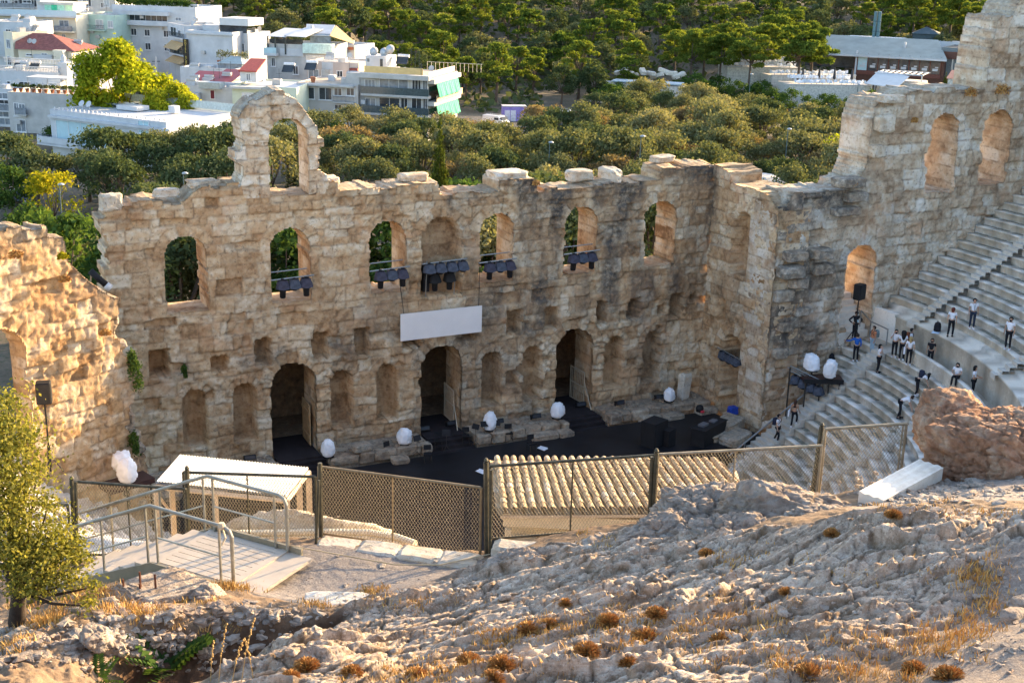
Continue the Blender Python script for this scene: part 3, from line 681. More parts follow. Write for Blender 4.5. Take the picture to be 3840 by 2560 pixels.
def ground_z(u, v, fine=True):
    z = base_z(u, v)
    pth = inpoly(u, v, PATH); gr = inpoly(u, v, GRAV); tr = inpoly(u, v, TRAIL, .6); so = inpoly(u, v, SOIL, .3); rb = inpoly(u, v, RUBB, .4); dk = inpoly(u, v, DECKP, .3); rk = inpoly(u, v, ROCKP, .5)
    flat = np.maximum.reduce([pth, gr*.9, tr*.8, dk])
    # tilted limestone beds: long ledges running across the slope
    wu = u*.985+v*.17 + .5*fbm(u*.5, v*.5, o=3, s=301); wv = -u*.17+v*.985 + .8*fbm(u*.38, v*.5, o=3, s=302)
    lay = wv*1.15+.22*fbm(wu*.6, wv*1.4, o=3, s=303); fr = lay-np.floor(lay); led = np.where(fr < .22, fr/.22, (1-fr)/.78)
    ledh = hash01(np.floor(lay).astype(int), 9)
    rid = 1-np.abs(fbm(wu*.8, wv*1.9, o=4, s=304))*2.2
    n = .18*(led-.5)*(.4+1.2*ledh)*np.clip(.6+1.5*fbm(u*.5, v*.5, o=2, s=306), .1, 1.3) + .04*(rid-.55) + .17*fbm(wu*.35, wv*.6, o=3, s=305)
    e1, c1, x1, y1 = vor3(wu*.85+.35*fbm(u*1.7, v*1.7, o=2, s=331), wv*1.9+.35*fbm(u*1.7+7, v*1.7, o=2, s=332), wu*0, 341)
    n = n + .05*(c1-.5) - y1*.05*(c1*.7+.3) - .07*(1-np.clip(e1/.08, 0, 1))
    crk = 1-np.clip(e1/.12, 0, 1)
    if fine:
        e2, c2, x2, y2 = vor3(wu*2.6+.4*fbm(u*4, v*4, o=2, s=333), wv*4.6+.4*fbm(u*4+3, v*4, o=2, s=334), wu*0, 351)
        e3, c3, x3, y3 = vor3(wu*7+.3*fbm(u*9, v*9, o=2, s=335), wv*10, wu*0, 361)
        l2 = wv*2.7+.34*fbm(u*1.3, v*1.3, o=4, s=381); l3 = wv*7.5+.8*fbm(u*1.6, v*1.6, o=4, s=382); f2 = l2-np.floor(l2); f3 = l3-np.floor(l3)
        saw2 = np.where(f2 < .16, f2/.16, (1-f2)/.84)*(.4+hash01((np.floor(l2)*7+np.floor(wu*.7+l2*.3)).astype(int), 3)); saw3 = np.where(f3 < .22, f3/.22, (1-f3)/.78)
        lz = np.clip(.5+2.0*fbm(u*.7, v*.9, o=3, s=383), .05, 1.1)
        n = n + .135*saw2*lz + .05*saw3*lz + .022*(c2-.5) - y2*.02 - .05*(1-np.clip(e2/.10, 0, 1)) + .022*(c3-.5) - .014*(1-np.clip(e3/.2, 0, 1)) + .022*fbm(wu*5, wv*9, o=4, s=307) + .022*fbm(u*14, v*14, o=3, s=308)
        crk = np.maximum(crk, .8*(1-np.clip(e2/.13, 0, 1)))
    soft = .10*fbm(u*1.3, v*1.3, o=3, s=310) + (.03*fbm(u*7, v*7, o=3, s=311) if fine else 0)
    rub = .15*fbm(u*2.6, v*2.6, o=4, s=312)+(.05*fbm(u*11, v*11, o=2, s=313) if fine else 0)
    a = (1-flat)*np.maximum(rk, .0)
    z = z + a*n*1.15 + (1-flat)*(1-rk)*(soft*(1-rb)+rub*np.maximum(rb, so*.7)) + (.012*fbm(u*9, v*9, o=2, s=314) if fine else 0)*flat
    z = z - so*.25 - inpoly(u, v, HOLE, .5)*1.1
    P = CAM[None, :]+u.ravel()[:, None]*_r+v.ravel()[:, None]*FH
    R = np.hypot(P[:, 0], P[:, 1]-CY).reshape(u.shape)
    z = np.where(R < 40.6, np.minimum(z, 13.4+np.clip(R-40.2, 0, .4)*5), z)
    z = np.where(v < 12, np.minimum(z, 24.6), z)
    return z, dict(grav=np.maximum(np.maximum(pth, gr), tr*.7), soil=so, rub=rb, rock=rk*(1-flat), crk=crk*rk*(1-flat))
gu = np.r_[np.linspace(-60, -11.6, 12), np.linspace(-11, 12.6, 720), np.linspace(13.5, 60, 12)]
gv = np.r_[np.linspace(-20, 12.6, 14), np.linspace(13, 28, 500)]
GU, GV = np.meshgrid(gu, gv); GZ, GM = ground_z(GU, GV)
far = (GU < -15) | (GU > 18) | (GV < 10)
GZ = np.where(far, np.clip(GZ, 10, 24.5), GZ)
P_ = CAM[None, :]*np.array([1, 1, 0]) + GU.ravel()[:, None]*_r + GV.ravel()[:, None]*FH; P_[:, 2] = GZ.ravel()
nu_, nv_ = len(gu), len(gv); vi = np.arange(nu_*nv_).reshape(nv_, nu_)
t = NT('hillside_rock')
n1 = t.noise(.8, 6, .6); n2 = t.noise(4.5, 9, .68); n3 = t.noise(22, 5, .65)
st = t.noise(3.2, 8, .65, t.coord('Object', (1.0, 1.0, 3.5)), dist=.6)
c = t.ramp(t.math('ADD', t.math('MULTIPLY', st, .6), t.math('MULTIPLY', n1, .45)), [(.30, (.15, .105, .07)), (.43, (.31, .24, .175)), (.55, (.44, .355, .275)), (.68, (.56, .485, .395))])
c = t.mix(t.rng(n2, .5, .66, 0, .75), c, (.16, .105, .07)); c = t.mix(t.rng(n3, .54, .66, 0, .7), c, (.58, .52, .44)); c = t.mix(t.rng(t.noise(30, 6, .7), .54, .66, 0, .75), c, (.10, .068, .045))
c = t.mix(t.rng(t.noise(1.3, 6, .7, dist=1), .55, .68, 0, .65), c, (.40, .27, .16))
soilc = t.ramp(n2, [(.3, (.045, .026, .016)), (.6, (.10, .058, .036)), (.75, (.17, .11, .075))])
c = t.mix(t.math('MULTIPLY', t.attr('crack'), t.rng(n2, .3, .6, .45, 1.0)), c, (.10, .065, .035))
c = t.mix(t.attr('soil'), c, soilc)
drt = t.ramp(n2, [(.3, (.10, .065, .04)), (.55, (.175, .12, .075)), (.75, (.25, .19, .13))])
lr = t.rng(t.math('SUBTRACT', 1.0, t.attr('rock')), .2, .8, 0, .85)
c = t.mix(lr, c, drt); 
c = t.mix(t.attr('soil'), c, soilc)
gc = t.ramp(t.noise(26, 6, .75), [(.3, (.15, .125, .11)), (.5, (.235, .205, .18)), (.68, (.36, .33, .295))])
c = t.mix(t.attr('grav'), c, gc)
t.col(c); t.p(Roughness=.95, Specular_IOR_Level=.12)
t.bump(t.math('ADD', t.math('MULTIPLY', n2, .6), t.math('MULTIPLY', n3, .4)), .75, .05); M['hill'] = t.m
ter = npmesh('rocky_ground', P_, np.stack([vi[:-1, :-1], vi[:-1, 1:], vi[1:, 1:], vi[1:, :-1]], -1).reshape(-1, 4), M['hill'], None,
             {'grav': GM['grav'], 'soil': GM['soil'], 'rock': GM['rock'], 'crack': GM['crk']}, smooth=True)
tag(ter, kind='structure')
def gpt(u, v):
    z = float(ground_z(np.array([u]), np.array([v]))[0][0]); return CAM*np.array([1, 1, 0])+u*_r+v*FH+np.array([0, 0, z])
def on_ground(x, y):
    """first point of the near hillside along the ray through that place"""
    r_ = ray(x, y); D = np.arange(12, 30, .04); P = CAM[None, :]+D[:, None]*r_[None, :]
    u, v = (P-CAM)@_r, (P-CAM)@FH
    iu = np.clip(np.searchsorted(gu, u), 0, nu_-1); iv = np.clip(np.searchsorted(gv, v), 0, nv_-1)
    h = P[:, 2] <= GZ[iv, iu]
    k = int(np.argmax(h)) if h.any() else len(D)-1
    return P[k]
# far-below floor of the theatre and the land outside it
mb = MB(); mb.box((0, -14, -2.3), (44, 44, .5)); tag(mb.build('orchestra_floor', M['marble2']), kind='structure')
# ================================================================ land beyond the stage
def land_z(X, Y):
    X = np.asarray(X, float); Y = np.asarray(Y, float)
    P = np.stack([X, Y], -1)-CAM[:2]; v = P@FH[:2]; u = P@_r[:2]
    hill = np.clip(v-305+np.clip(u-20, 0, 80)*.12, 0, None)*.16
    hill = np.where(u < -40, np.clip(v-250, 0, None)*.13, hill)
    z = -2.6 + hill + 1.2*fbm(X*.02, Y*.02, o=2, s=400)
    z = np.where(Y < 14, -2.4, z)
    return z
lx = np.r_[np.linspace(-900, -260, 8), np.linspace(-230, 420, 110), np.linspace(470, 1300, 9)]; ly = np.r_[np.linspace(-300, -60, 5), np.linspace(-30, 560, 110), np.linspace(620, 1500, 8)]
LX, LY = np.meshgrid(lx, ly); LZ_ = land_z(LX, LY)
LZ_ = np.where((LY < -8) & (np.abs(LX) < 60), -4, LZ_)
t = NT('dry_earth'); f = t.noise(.15, 6, .6)
t.col(t.mix(t.rng(t.noise(2.5, 5, .7), .45, .65), t.ramp(f, [(.35, (.085, .065, .045)), (.6, (.15, .12, .085)), (.75, (.22, .19, .15))]), (.05, .06, .03))); M['earth'] = t.m
vi = np.arange(LX.size).reshape(LX.shape)
tag(npmesh('land', np.stack([LX.ravel(), LY.ravel(), LZ_.ravel()], 1), np.stack([vi[:-1, :-1], vi[:-1, 1:], vi[1:, 1:], vi[1:, :-1]], -1).reshape(-1, 4), M['earth'], smooth=True), kind='structure')
# ================================================================ the stage and what stands on it
P5 = lambda x, y: (1150+x/2.465, 1150+y/2.465)      # helper frames for measured places
P6 = lambda x, y: (1850+x/2.465, 1100+y/2.465)
P8 = lambda x, y: (2500+x/2.13, 1000+y/2.13)
SZ = .45
pts = [(-17.2, -2.4), (17.2, -2.4), (17.6, -7.6), (14.0, -7.9)] + [(13.0*math.cos(a), CY-13.0*math.sin(a)) for a in np.linspace(.06, PI-.06, 40)] + [(-14.0, -7.9), (-17.4, -7.6)]
mb = MB(); n = len(pts)
mb.add([(x, y, SZ) for x, y in pts]+[(x, y, -2.2) for x, y in pts], [list(range(n))[::-1]]+[(i, (i+1) % n, n+(i+1) % n, n+i) for i in range(n)])
t = NT('black_stage_lino'); t.col(t.ramp(t.noise(.7, 5, .6), [(.3, (.006, .006, .008)), (.7, (.016, .017, .021))])); t.p(Roughness=.5, Specular_IOR_Level=.25); M['lino'] = t.m
bmsf = mb.build('stage_floor', M['lino']); tag(bmsf, kind='structure')
me = bmsf.data; bm = bmesh.new(); bm.from_mesh(me); bmesh.ops.recalc_face_normals(bm, faces=bm.faces); bm.to_mesh(me); bm.free()
# dark rooms behind the doorways
mb = MB()
for a, b in (((-19, 6.2, -1), (19, 6.6, 7.6)), ((-19.2, 2.2, 7.2), (19.2, 6.6, 7.5)), ((-19.3, 2.2, -1), (-19, 6.6, 7.4)), ((19, 2.2, -1), (19.3, 6.6, 7.4)), ((-19, 2.2, -.4), (19, 6.2, .70))): mb.box2(a, b)
back = thing('backstage_rooms', 'dark vaulted rooms behind the three stage doorways', 'ruin room', (0, 4, 0))
o = mb.build('vault', M['lime'], None); o.parent = back; o.matrix_parent_inverse = Matrix.Translation((0, -4, 0)); attrs_flat(o, .3, 0, .6)
dim = plain('dark_carpet', (.022, .017, .019), .85, .25, 2)
for i, x in enumerate((-8.8, -.05, 8.72)):
    s = thing('stage_steps', ['black carpeted steps below the left doorway', 'black carpeted steps below the middle doorway', 'black carpeted steps below the right doorway'][i], 'steps', (x, 0, 0), 0, 'black steps up to the stage doorways')
    mb = MB(); mb.box((0, .9, .72), (2.46, 3.6, .14)); mb.build('landing', dim, s)
    for k in range(3):
        mb = MB(); mb.box((0, -1.05-.42*k, .40+.0-.0*k), (2.7, .46, .70-.17*k+.0)); mb.box((0, -1.05-.42*k-.235, .75-.085*k), (2.7, .02, .03))
        o = mb.build('step', dim, s); o.location.z = -.06-.10*k
# rough stone ledges between the doorways
def ledge(x0, x1, label, seed):
    r = random.Random(seed); L = thing('stone_ledge', label, 'ledge', ((x0+x1)/2, -1, SZ), 0, 'stone ledges along the foot of the stage wall')
    mb = MB(); mb.box(((x0+x1)/2, -.9, .55), (x1-x0-.2, 1.9, .75))
    x = x0
    while x < x1-.3:
        w = min(r.uniform(.7, 1.7), x1-x); rock_mb(mb, (x+w/2, -1.75+r.uniform(-.15, .1), .72), (w*.97, .75, r.uniform(.5, .72)), r.randint(0, 999), r.uniform(-.05, .05), 3, .09); x += w
    x = x0+.3
    while x < x1-.6:
        w = min(r.uniform(.8, 1.8), x1-x)
        if r.random() < .62: rock_mb(mb, (x+w/2, -2.55+r.uniform(-.15, .1), .55), (w*.97, .8, r.uniform(.35, .5)), r.randint(0, 999), r.uniform(-.08, .08), 3, .10)
        x += w
    for k in range(int((x1-x0)*7)):
        s_ = r.uniform(.06, .22); rock_mb(mb, (r.uniform(x0+.2, x1-.2), r.uniform(-1.6, -.2), .95), (s_*1.3, s_, s_), r.randint(0, 999), r.uniform(0, 3), 0, .1)
    o = mb.build('blocks', M['limew'], L); o.matrix_parent_inverse = L.matrix_world.inverted() if 0 else Matrix.Translation((-(x0+x1)/2, 1, -SZ)); attrs_flat(o, .35, 0, .62)
ledge(-17.0, -10.15, 'rubble ledge at the foot of the wall left of the left doorway', 1)
ledge(-7.4, -1.45, 'rubble ledge between the left and middle doorways with a white block on it', 2)
ledge(1.35, 7.3, 'rubble ledge between the middle and right doorways', 3)
ledge(10.1, 17.6, 'long rubble ledge between the right doorway and the corner', 4)
for c, d, lab, rz, tl in [((-5.5, -1.7, 1.25), (1.05, .6, .42), 'pale squared block lying on the ledge between two covered lamps', .05, 0), ((16.2, -.95, 1.75), (.75, .55, 1.65), 'upright grey stone stump standing at the right end of the ledge', .15, .04),
                      ((16.3, -5.6, .75), (2.3, 1.3, .8), 'upper grey stone block strapped on the pile by the return wall', .5, 0), ((14.9, -6.3, .62), (2.0, 1.1, .42), 'flat grey slab beside the strapped pile at the stage edge', .45, 0), ((15.7, -7.2, .6), (2.3, 1.2, .5), 'lowest grey slab of the strapped pile nearest the seats', .45, 0)]:
    mb = MB(); rock_mb(mb, (0, 0, 0), d, int(d[0]*100), 0, 4, .10, tl); o = attrs_flat(mb.build('stone_block', M['limew']), .45 if d[1] > .58 else .75, 0, .55 if d[1] > .58 else .1); o.location = c; o.rotation_euler.z = rz; tag(o, lab, 'stone block')
for px, z, d, lab, rz in [(P8(1325, 645), 4.85, (1.15, 1.15, 1.35), 'grey brown stone cube against the wing wall beside the seats', .1), ((930/3.137, 1220+1500/3.137), 5.0, (1.25, 1.1, 1.6), 'tall worn stone block at the foot of the left wing wall', .35)]:
    p = (on_seats(*px)-np.array([0, 0, .1])) if px[0] < 1000 else atZ(*px, z); mb = MB(); rock_mb(mb, (0, 0, d[2]/2), d, 77, 0, 3, .04); o = attrs_flat(mb.build('stone_block', M['lime']), .5, 0, .35); o.location = p; o.rotation_euler.z = rz; tag(o, lab, 'stone block')
# lamps under white covers
def cover_mb(seed, w=.37, h=1.0, lean=0):
    bm = bmesh.new(); bmesh.ops.create_icosphere(bm, subdivisions=4, radius=1)
    P = np.array([v.co[:] for v in bm.verts])
    e, c, _, _ = vor3(P[:, 0]*1.7+seed*3.3, P[:, 1]*1.7, P[:, 2]*1.7, seed); e2, c2, _, _ = vor3(P[:, 0]*3.6+seed, P[:, 1]*3.6, P[:, 2]*3.6, seed+3)
    k = 1+.20*(c-.5)+.16*np.clip(.14-e, 0, 1)*4-.06+.06*(c2-.5)+.07*np.clip(.15-e2, 0, 1)*5+.14*fbm(P[:, 0]*1.3+seed, P[:, 1]*1.3, P[:, 2]*1.3, o=2, s=seed)
    S = np.sign(P)*np.abs(P)**.78; zz = (S[:, 2]*np.where(S[:, 2] > 0, k, 1)+1)/2
    P = np.stack([S[:, 0]*k*w*(1.12-.25*zz)*1.0, S[:, 1]*k*w*(1.12-.25*zz), np.clip(zz, .02, 2)*h], 1); P[:, 0] += lean*P[:, 2]
    mb = MB(); mb.add(P, [[v.index for v in f.verts] for f in bm.faces]); bm.free(); return mb
CV = [((1231, 1712), 1.05, 'right of the left doorway steps, leftmost on the ledges', 0), ((1517, 1663), 1.05, 'beside the pale block left of the middle doorway', 0), ((1836, 1612), 1.1, 'on the ledge just right of the middle doorway', .12), ((2089, 1566), 1.1, 'on the stump left of the right doorway steps', 0), ((2509, 1504), 1.1, 'on the ledge beside the upright stone stump', 0),
      (P8(1160, 832), 4.5, 'on the dark case, upper left of two', -.15), (P8(1300, 890), 4.3, 'on the dark case, lower right of two beside the seats', -.1), ((462, 1768), 4.6, 'at the foot of the left wing wall, the farther of two', 0), ((480, 1810), 4.4, 'below the left wing wall, the nearer of two', 0)]
for i, (px, z, lab, ln) in enumerate(CV):
    p = atZ(*px, z); big = (1, 1, 1, 1, 1, 1.08, 1.08, 1.05, 1.15)[i]
    t_ = thing('covered_lamp', 'white covered stage lamp '+lab, 'covered lamp', p, rnd.uniform(0, 6), 'stage lamps under white covers')
    cover_mb(i*5+3, (.34, .42, .36, .40, .33, .42, .36, .40, .35)[i]*big, (1.0, .92, 1.08, .98, .9, .95, 1.1, .95, 1.05)[i]*big, ln).build('cover', M['white'], t_, True)
    mb = MB(); mb.box((0, 0, .02), (.5, .45, .08)); mb.build('base', M['black'], t_)
    if i > 4:
        mb = MB(); mb.tube([(0, 0, -1.2), (0, 0, .1)], .05); mb.build('post', M['dark_steel'], t_)
# floor monitors
mon = thing('floor_light', 'small black floor light on the stone ledge', 'floor light', (0, 0, 0), 0, 'small black floor lights along the stage wall')
mb = MB(); mb.box((0, 0, .16), (.62, .28, .26), M=Matrix.Rotation(-.35, 3, 'X')); mb.build('housing', M['black'], mon)
mb = MB(); mb.box((0, -.135, .2), (.54, .02, .18), M=Matrix.Rotation(-.35, 3, 'X')); mb.build('lens', plain('dark_lens', (.03, .035, .045), .2, .1), mon)
mb = MB(); mb.box((-.33, 0, .12), (.03, .1, .24)); mb.box((.33, 0, .12), (.03, .1, .24)); mb.build('bracket', M['black'], mon)
ML = [(P5(360, 1225), 1.05, 'on the rubble right of the first covered lamp'), (P5(800, 1150), 1.05, 'just left of the second covered lamp'), (P5(1085, 1145), .82, 'inside the middle doorway on its left side'), (P5(1335, 1095), .82, 'inside the middle doorway on its right side'), (P5(1770, 1080), 1.1, 'just right of the third covered lamp'),
      (P6(390, 1155), 1.05, 'in the middle of the ledge between two doorways'), (P6(1165, 1030), 1.1, 'on the rubble right of the right doorway'), (P6(1535, 975), 1.1, 'just left of the last covered lamp'), (P6(805, 1045), .82, 'inside the right doorway'), ((450+1200/2.465, 1150+1415/2.465), 1.05, 'on the ledge left of the left doorway')]
for i, (px, z, lab) in enumerate(ML):
    o = mon if i == 0 else dup(mon); o.location = atZ(*px, z); o.rotation_euler.z = rnd.uniform(-.2, .2); o['label'] = 'small black floor light '+lab
# musicians' chairs and music stands
ch = thing('musician_chair', 'black', 'chair', (0, 0, 0), 0, 'black orchestra chairs on the stage')
mb = MB(); mb.box((0, 0, .46), (.44, .42, .05)); mb.build('seat', M['black'], ch)
mb = MB(); mb.box((0, .2, .78), (.42, .04, .28), M=Matrix.Rotation(-.15, 3, 'X')); mb.build('backrest', M['black'], ch)
for x in (-.19, .19):
    for y in (-.18, .18):
        mb = MB(); mb.tube([(x, y, .45), (x*1.1, y*1.15, 0)], .016, 5); mb.build('leg', M['dark_steel'], ch)
CH = [((760, 1395), 'leftmost, in front of the pale block'), ((915, 1365), 'in front of the second covered lamp'), ((1218, 1305), 'at the foot of the middle doorway steps'), ((1470, 1260), 'right of the middle doorway steps'), ((1865, 1230), 'in front of the third covered lamp'), ((1120, 1430), 'nearest the camera left of the middle steps'), ((2080, 1330), 'farthest right before the stone ledge')]
for i, (p, lab) in enumerate(CH):
    o = ch if i == 0 else dup(ch); o.location = atZ(*P5(*p), SZ); o.rotation_euler.z = rnd.uniform(-.5, .5); o['label'] = 'black orchestra chair '+lab
ms = thing('music_stand', 'x', 'music stand', (0, 0, 0), 0, 'black music stands on the stage')
mb = MB(); mb.box((0, 0, 1.12), (.46, .02, .32), M=Matrix.Rotation(-.5, 3, 'X')); mb.build('desk', M['black'], ms)
mb = MB(); mb.tube([(0, 0, .25), (0, 0, 1.1)], .014, 5); mb.build('pole', M['dark_steel'], ms)
for k in range(3):
    mb = MB(); mb.tube([(0, 0, .3), (.26*math.cos(k*2.09), .26*math.sin(k*2.09), 0)], .012, 4); mb.build('leg', M['dark_steel'], ms)
for i, (p, lab) in enumerate([((1020, 1385), 'left of the middle steps'), ((1290, 1330), 'at the middle steps'), ((1560, 1275), 'right of the middle steps'), ((1640, 1250), 'beside the third covered lamp'), ((1745, 1240), 'below the third covered lamp')]):
    o = ms if i == 0 else dup(ms); o.location = atZ(*P5(*p), SZ); o.rotation_euler.z = rnd.uniform(-1, 1); o['label'] = 'thin black music stand '+lab
sheet = plain('paper', (.75, .76, .8), .8, .04)
for px, lab in ((P5(1615, 1520), 'white sheet on the dark stage just left of the tiled roof'), (P6(455, 1430), 'small white sheet in the middle of the black stage')):
    mb = MB(); mb.box((0, 0, 0), (.42, .5, .015), M=Matrix.Rotation(.1, 3, 'X')); mb.box((.22, .05, .01), (.03, .5, .012)); o = mb.build('paper_sheet', sheet); o.location = atZ(*px, SZ+.05); o.rotation_euler.z = .5; tag(o, lab, 'paper sheet')
# console desk and big speakers at the right
d_ = thing('console_desk', 'black draped console desk at the right edge of the stage', 'desk', atZ(*P8(330, 1385), SZ), .45)
mb = MB(); mb.box((0, 0, .5), (2.6, .9, 1.0)); mb.build('drape', M['black'], d_)
mb = MB(); mb.box((0, 0, 1.02), (2.7, 1.0, .05)); mb.build('top', M['black'], d_)
mb = MB(); mb.box((-.5, .1, 1.1), (.6, .4, .12)); mb.box((.5, 0, 1.08), (.5, .35, .08)); mb.build('mixer', plain('grey_plastic', (.12, .12, .13), .5), d_)
o = thing('red_headphones', 'small red and black gear on the far end of the black desk', 'headphones', atZ(*P8(262, 1160), 1.0), .3)
mb = MB(); mb.lathe([(.02, 0), (.22, .05), (.26, .25), (.18, .42), (.02, .48)], n=10); mb.build('shell', M['black'], o, True)
mb = MB(); mb.lathe([(.02, 0), (.14, .02), (.14, .14), (.02, .16)], (.0, -.2, .02), 8); mb.build('pad', plain('red_plastic', (.55, .03, .05), .5), o, True)
mb = MB(); rock_mb(mb, (0, 0, .22), (.6, .5, .5), 7, 0, 4, .14); o = mb.build('rubbish_bag', plain('blue_plastic', (.02, .06, .38), .35, .2), smooth=True); o.location = atZ(*P8(525, 1172), .9); tag(o, 'crumpled blue plastic bag in the dark side doorway', 'bag')
for px, s_, lab in ((P6(1480, 1395), (1.3, 1.0, 1.5), 'large black loudspeaker stack in the middle right of the stage'), (P6(1610, 1400), (.7, .6, 1.0), 'smaller black monitor wedge beside the large speaker')):
    q = thing('loudspeaker', lab, 'loudspeaker', atZ(*px, SZ), .4); mb = MB(); mb.box((0, 0, s_[2]/2), s_); mb.build('cabinet', M['black'], q); mb = MB(); mb.box((0, -s_[1]/2-.012, s_[2]/2), (s_[0]*.9, .02, s_[2]*.9)); mb.build('grille', M['rubber'], q)
# banner over the middle doorway
bx0, bx1 = atY(1502, 1230, -.4)[0], atY(1806, 1200, -.4)[0]; bz0, bz1 = atY(1502, 1279, -.4)[2], atY(1502, 1178, -.4)[2]
b = thing('blank_banner', 'blank white rectangular panel hung over the middle doorway', 'banner', ((bx0+bx1)/2, -.4, (bz0+bz1)/2))
mb = MB(); mb.box((0, 0, 0), (bx1-bx0, .05, bz1-bz0)); mb.build('panel', plain('banner_white', (.70, .67, .655), .7, .03, 1), b)
for x, zt in ((-1, 2.6), (1, 3.0)):
    mb = MB(); mb.tube([(x*(bx1-bx0)/2*.92, .0, (bz1-bz0)/2), (x*(bx1-bx0)/2*.98, .25, zt)], .018, 5); mb.build('cable', M['black'], b)
# stage lights in the windows
hood = plain('dark_blue_hood', (.045, .043, .065), .75, .3, 6); hood2 = plain('grey_blue_hood', (.055, .065, .09), .75, .3, 6)
def stage_light(p, lab, big=True, m=None, tilt=0, grp='hooded stage lights hanging in the windows', rz=0):
    t_ = thing('stage_light', lab, 'stage light', p, rz, grp)
    mb = MB(); mb.box((0, 0, -.04), (.14, .12, .1)); mb.box((0, 0, -.14), (.52, .1, .05)); mb.build('clamp', M['black'], t_)
    # hood: a cloth cap that flares out over the head
    k = 12; V = []; F = []
    for j, (w, y, z) in enumerate([(.20, .16, -.06), (.28, .20, -.14), (.33, .25, -.34), (.37, .30, -.52)]):
        for i in range(k):
            a = 2*PI*i/k; V.append((w*math.copysign(abs(math.cos(a))**.6, math.cos(a)), y*math.copysign(abs(math.sin(a))**.6, math.sin(a))-.02*j, z+.03*math.sin(a*3+j)))
    for j in range(3):
        for i in range(k): F.append((j*k+i, j*k+(i+1) % k, (j+1)*k+(i+1) % k, (j+1)*k+i))
    F.append(list(range(k)))
    mb = MB(); mb.add(V, F); mb.build('hood', m or hood, t_, True)
    L = .62 if big else .26
    R_ = Matrix.Rotation(PI, 3, 'X') @ Matrix.Rotation(tilt, 3, 'X')
    mb = MB(); mb.lathe([(.26, 0), (.25, .14), (.17, .22), (.16, L-.04), (.12, L)], (0, -.04, -.42), 12, R_); mb.build('head', M['black'], t_, True)
    mb = MB(); mb.box((-.26, 0, -.42), (.05, .1, .34)); mb.box((.26, 0, -.42), (.05, .1, .34)); mb.build('yoke', M['black'], t_)
    return t_
def rig(xs, z, lab, x0, x1, kinds, y=-.28, bar2=True):
    b = thing('light_bar', 'pale scaffold bar across the '+lab, 'light bar', ((x0+x1)/2, y, z), 0, 'scaffold bars across the windows')
    mb = MB(); mb.tube([(x0-(x0+x1)/2, .02, -.03), (x1-(x0+x1)/2, 0, .06)], .04, 6); mb.build('pole', M['steel'], b)
    if bar2:
        mb = MB(); mb.tube([(x0-(x0+x1)/2, .7, .22), (x1-(x0+x1)/2-.2, .55, .32)], .035, 6); mb.build('rear_pole', M['steel'], b)
    names = ['left', 'middle', 'right'] if len(xs) == 3 else ['first from left', 'second from left', 'third from left', 'fourth from left']
    for i, x in enumerate(xs):
        stage_light((x, y-.05, z+.02), f'{"long dark" if kinds[i] else "short grey blue"} hooded stage light, {names[i]} in the {lab}', kinds[i], hood if kinds[i] else hood2, .1 if i == 0 else -.05)
rig([-9.35, -8.72, -8.08], 10.85, 'second window from the left', -9.95, -7.6, (1, 0, 1))
rig([-3.85, -3.2, -2.58], 10.85, 'third window from the left', -4.45, -2.1, (1, 0, 1))
rig([2.75, 3.42, 4.02], 10.75, 'window just right of the middle niche', 2.1, 4.5, (1, 0, 1))
rig([8.2, 8.8, 9.4], 10.8, 'window above the right doorway', 7.6, 10.0, (1, 0, 1))
rig([-.98, -.3, .38, 1.05], 11.0, 'middle niche, upper row', -1.35, 1.35, (0, 0, 0, 0), -.30, False)
for i, x in enumerate((-.45, .45)):
    stage_light((x, .12, 10.3), f'long black stage light, {"left" if i == 0 else "right"} one in the lower row of the middle niche', True, M['black'], 0)
fr = thing('scaffold_frame', 'thin scaffold frame standing in the middle niche under its lights', 'scaffold', (0, .1, 8.97))
for x in (-1.0, .75):
    mb = MB(); mb.tube([(x, 0, 0), (x, -.2, 2.1)], .03, 6); mb.build('upright', M['steel'], fr)
mb = MB(); mb.box((0, .1, 1.32), (2.1, .1, .1)); mb.box((-.9, .3, 1.0), (.35, .4, 1.5)); mb.build('crosspiece', M['black'], fr)
# lights in the side doorway
b = thing('light_bar', 'scaffold bar across the side doorway in the return wall', 'light bar', (17.7, -3.3, 4.35), 0, 'scaffold bars across the windows')
mb = MB(); mb.tube([(0, 1.2, .1), (0, -1.2, 0)], .04, 6); mb.build('pole', M['steel'], b)
for i, y in enumerate((-2.6, -3.25, -3.9)):
    stage_light((17.75, y, 4.4), 'grey hooded stage light in the dark side doorway, '+['farthest from the seats', 'middle of three', 'nearest the seats'][i], False, hood2, 0, rz=PI/2)
# gates inside the doorways
gm = plain('cream_iron', (.50, .43, .32), .6, .1)
for i, (x, lab) in enumerate(((1.12, 'cream iron gate folded against the right jamb of the middle doorway'), (9.85, 'cream iron gate folded inside the right doorway'))):
    g = thing('iron_gate', lab, 'gate', (x, 1.5, .85), -.06+.12*i, 'cream gates in the doorways')
    mb = MB()
    for k in range(9): mb.tube([(0, -.75+k*.19, 0), (0, -.75+k*.19, 2.1)], .018, 5)
    mb.build('bars', gm, g)
    mb = MB(); mb.box((0, 0, .05), (.05, 1.6, .07)); mb.box((0, 0, 2.05), (.05, 1.6, .07)); mb.box((0, 0, 1.1), (.05, 1.6, .06)); mb.box((0, -.78, 1.05), (.05, .06, 2.1)); mb.box((0, .78, 1.05), (.05, .06, 2.1)); mb.build('gate_frame', gm, g)
    mb = MB(); mb.tube([(0, -.7, 1.6), (-.15, -1.9, .0)], .03, 5); mb.build('prop', gm, g)
g = thing('wooden_door', 'plank door standing open against the right jamb of the left doorway', 'door', (-7.68, 1.5, .85), -.05)
wood = plain('old_pine', (.42, .30, .17), .8, .2, 4)
mb = MB()
for k in range(6): mb.box((0, -.75+k*.27, 1.2), (.06, .255, 2.4))
mb.build('planks', wood, g)
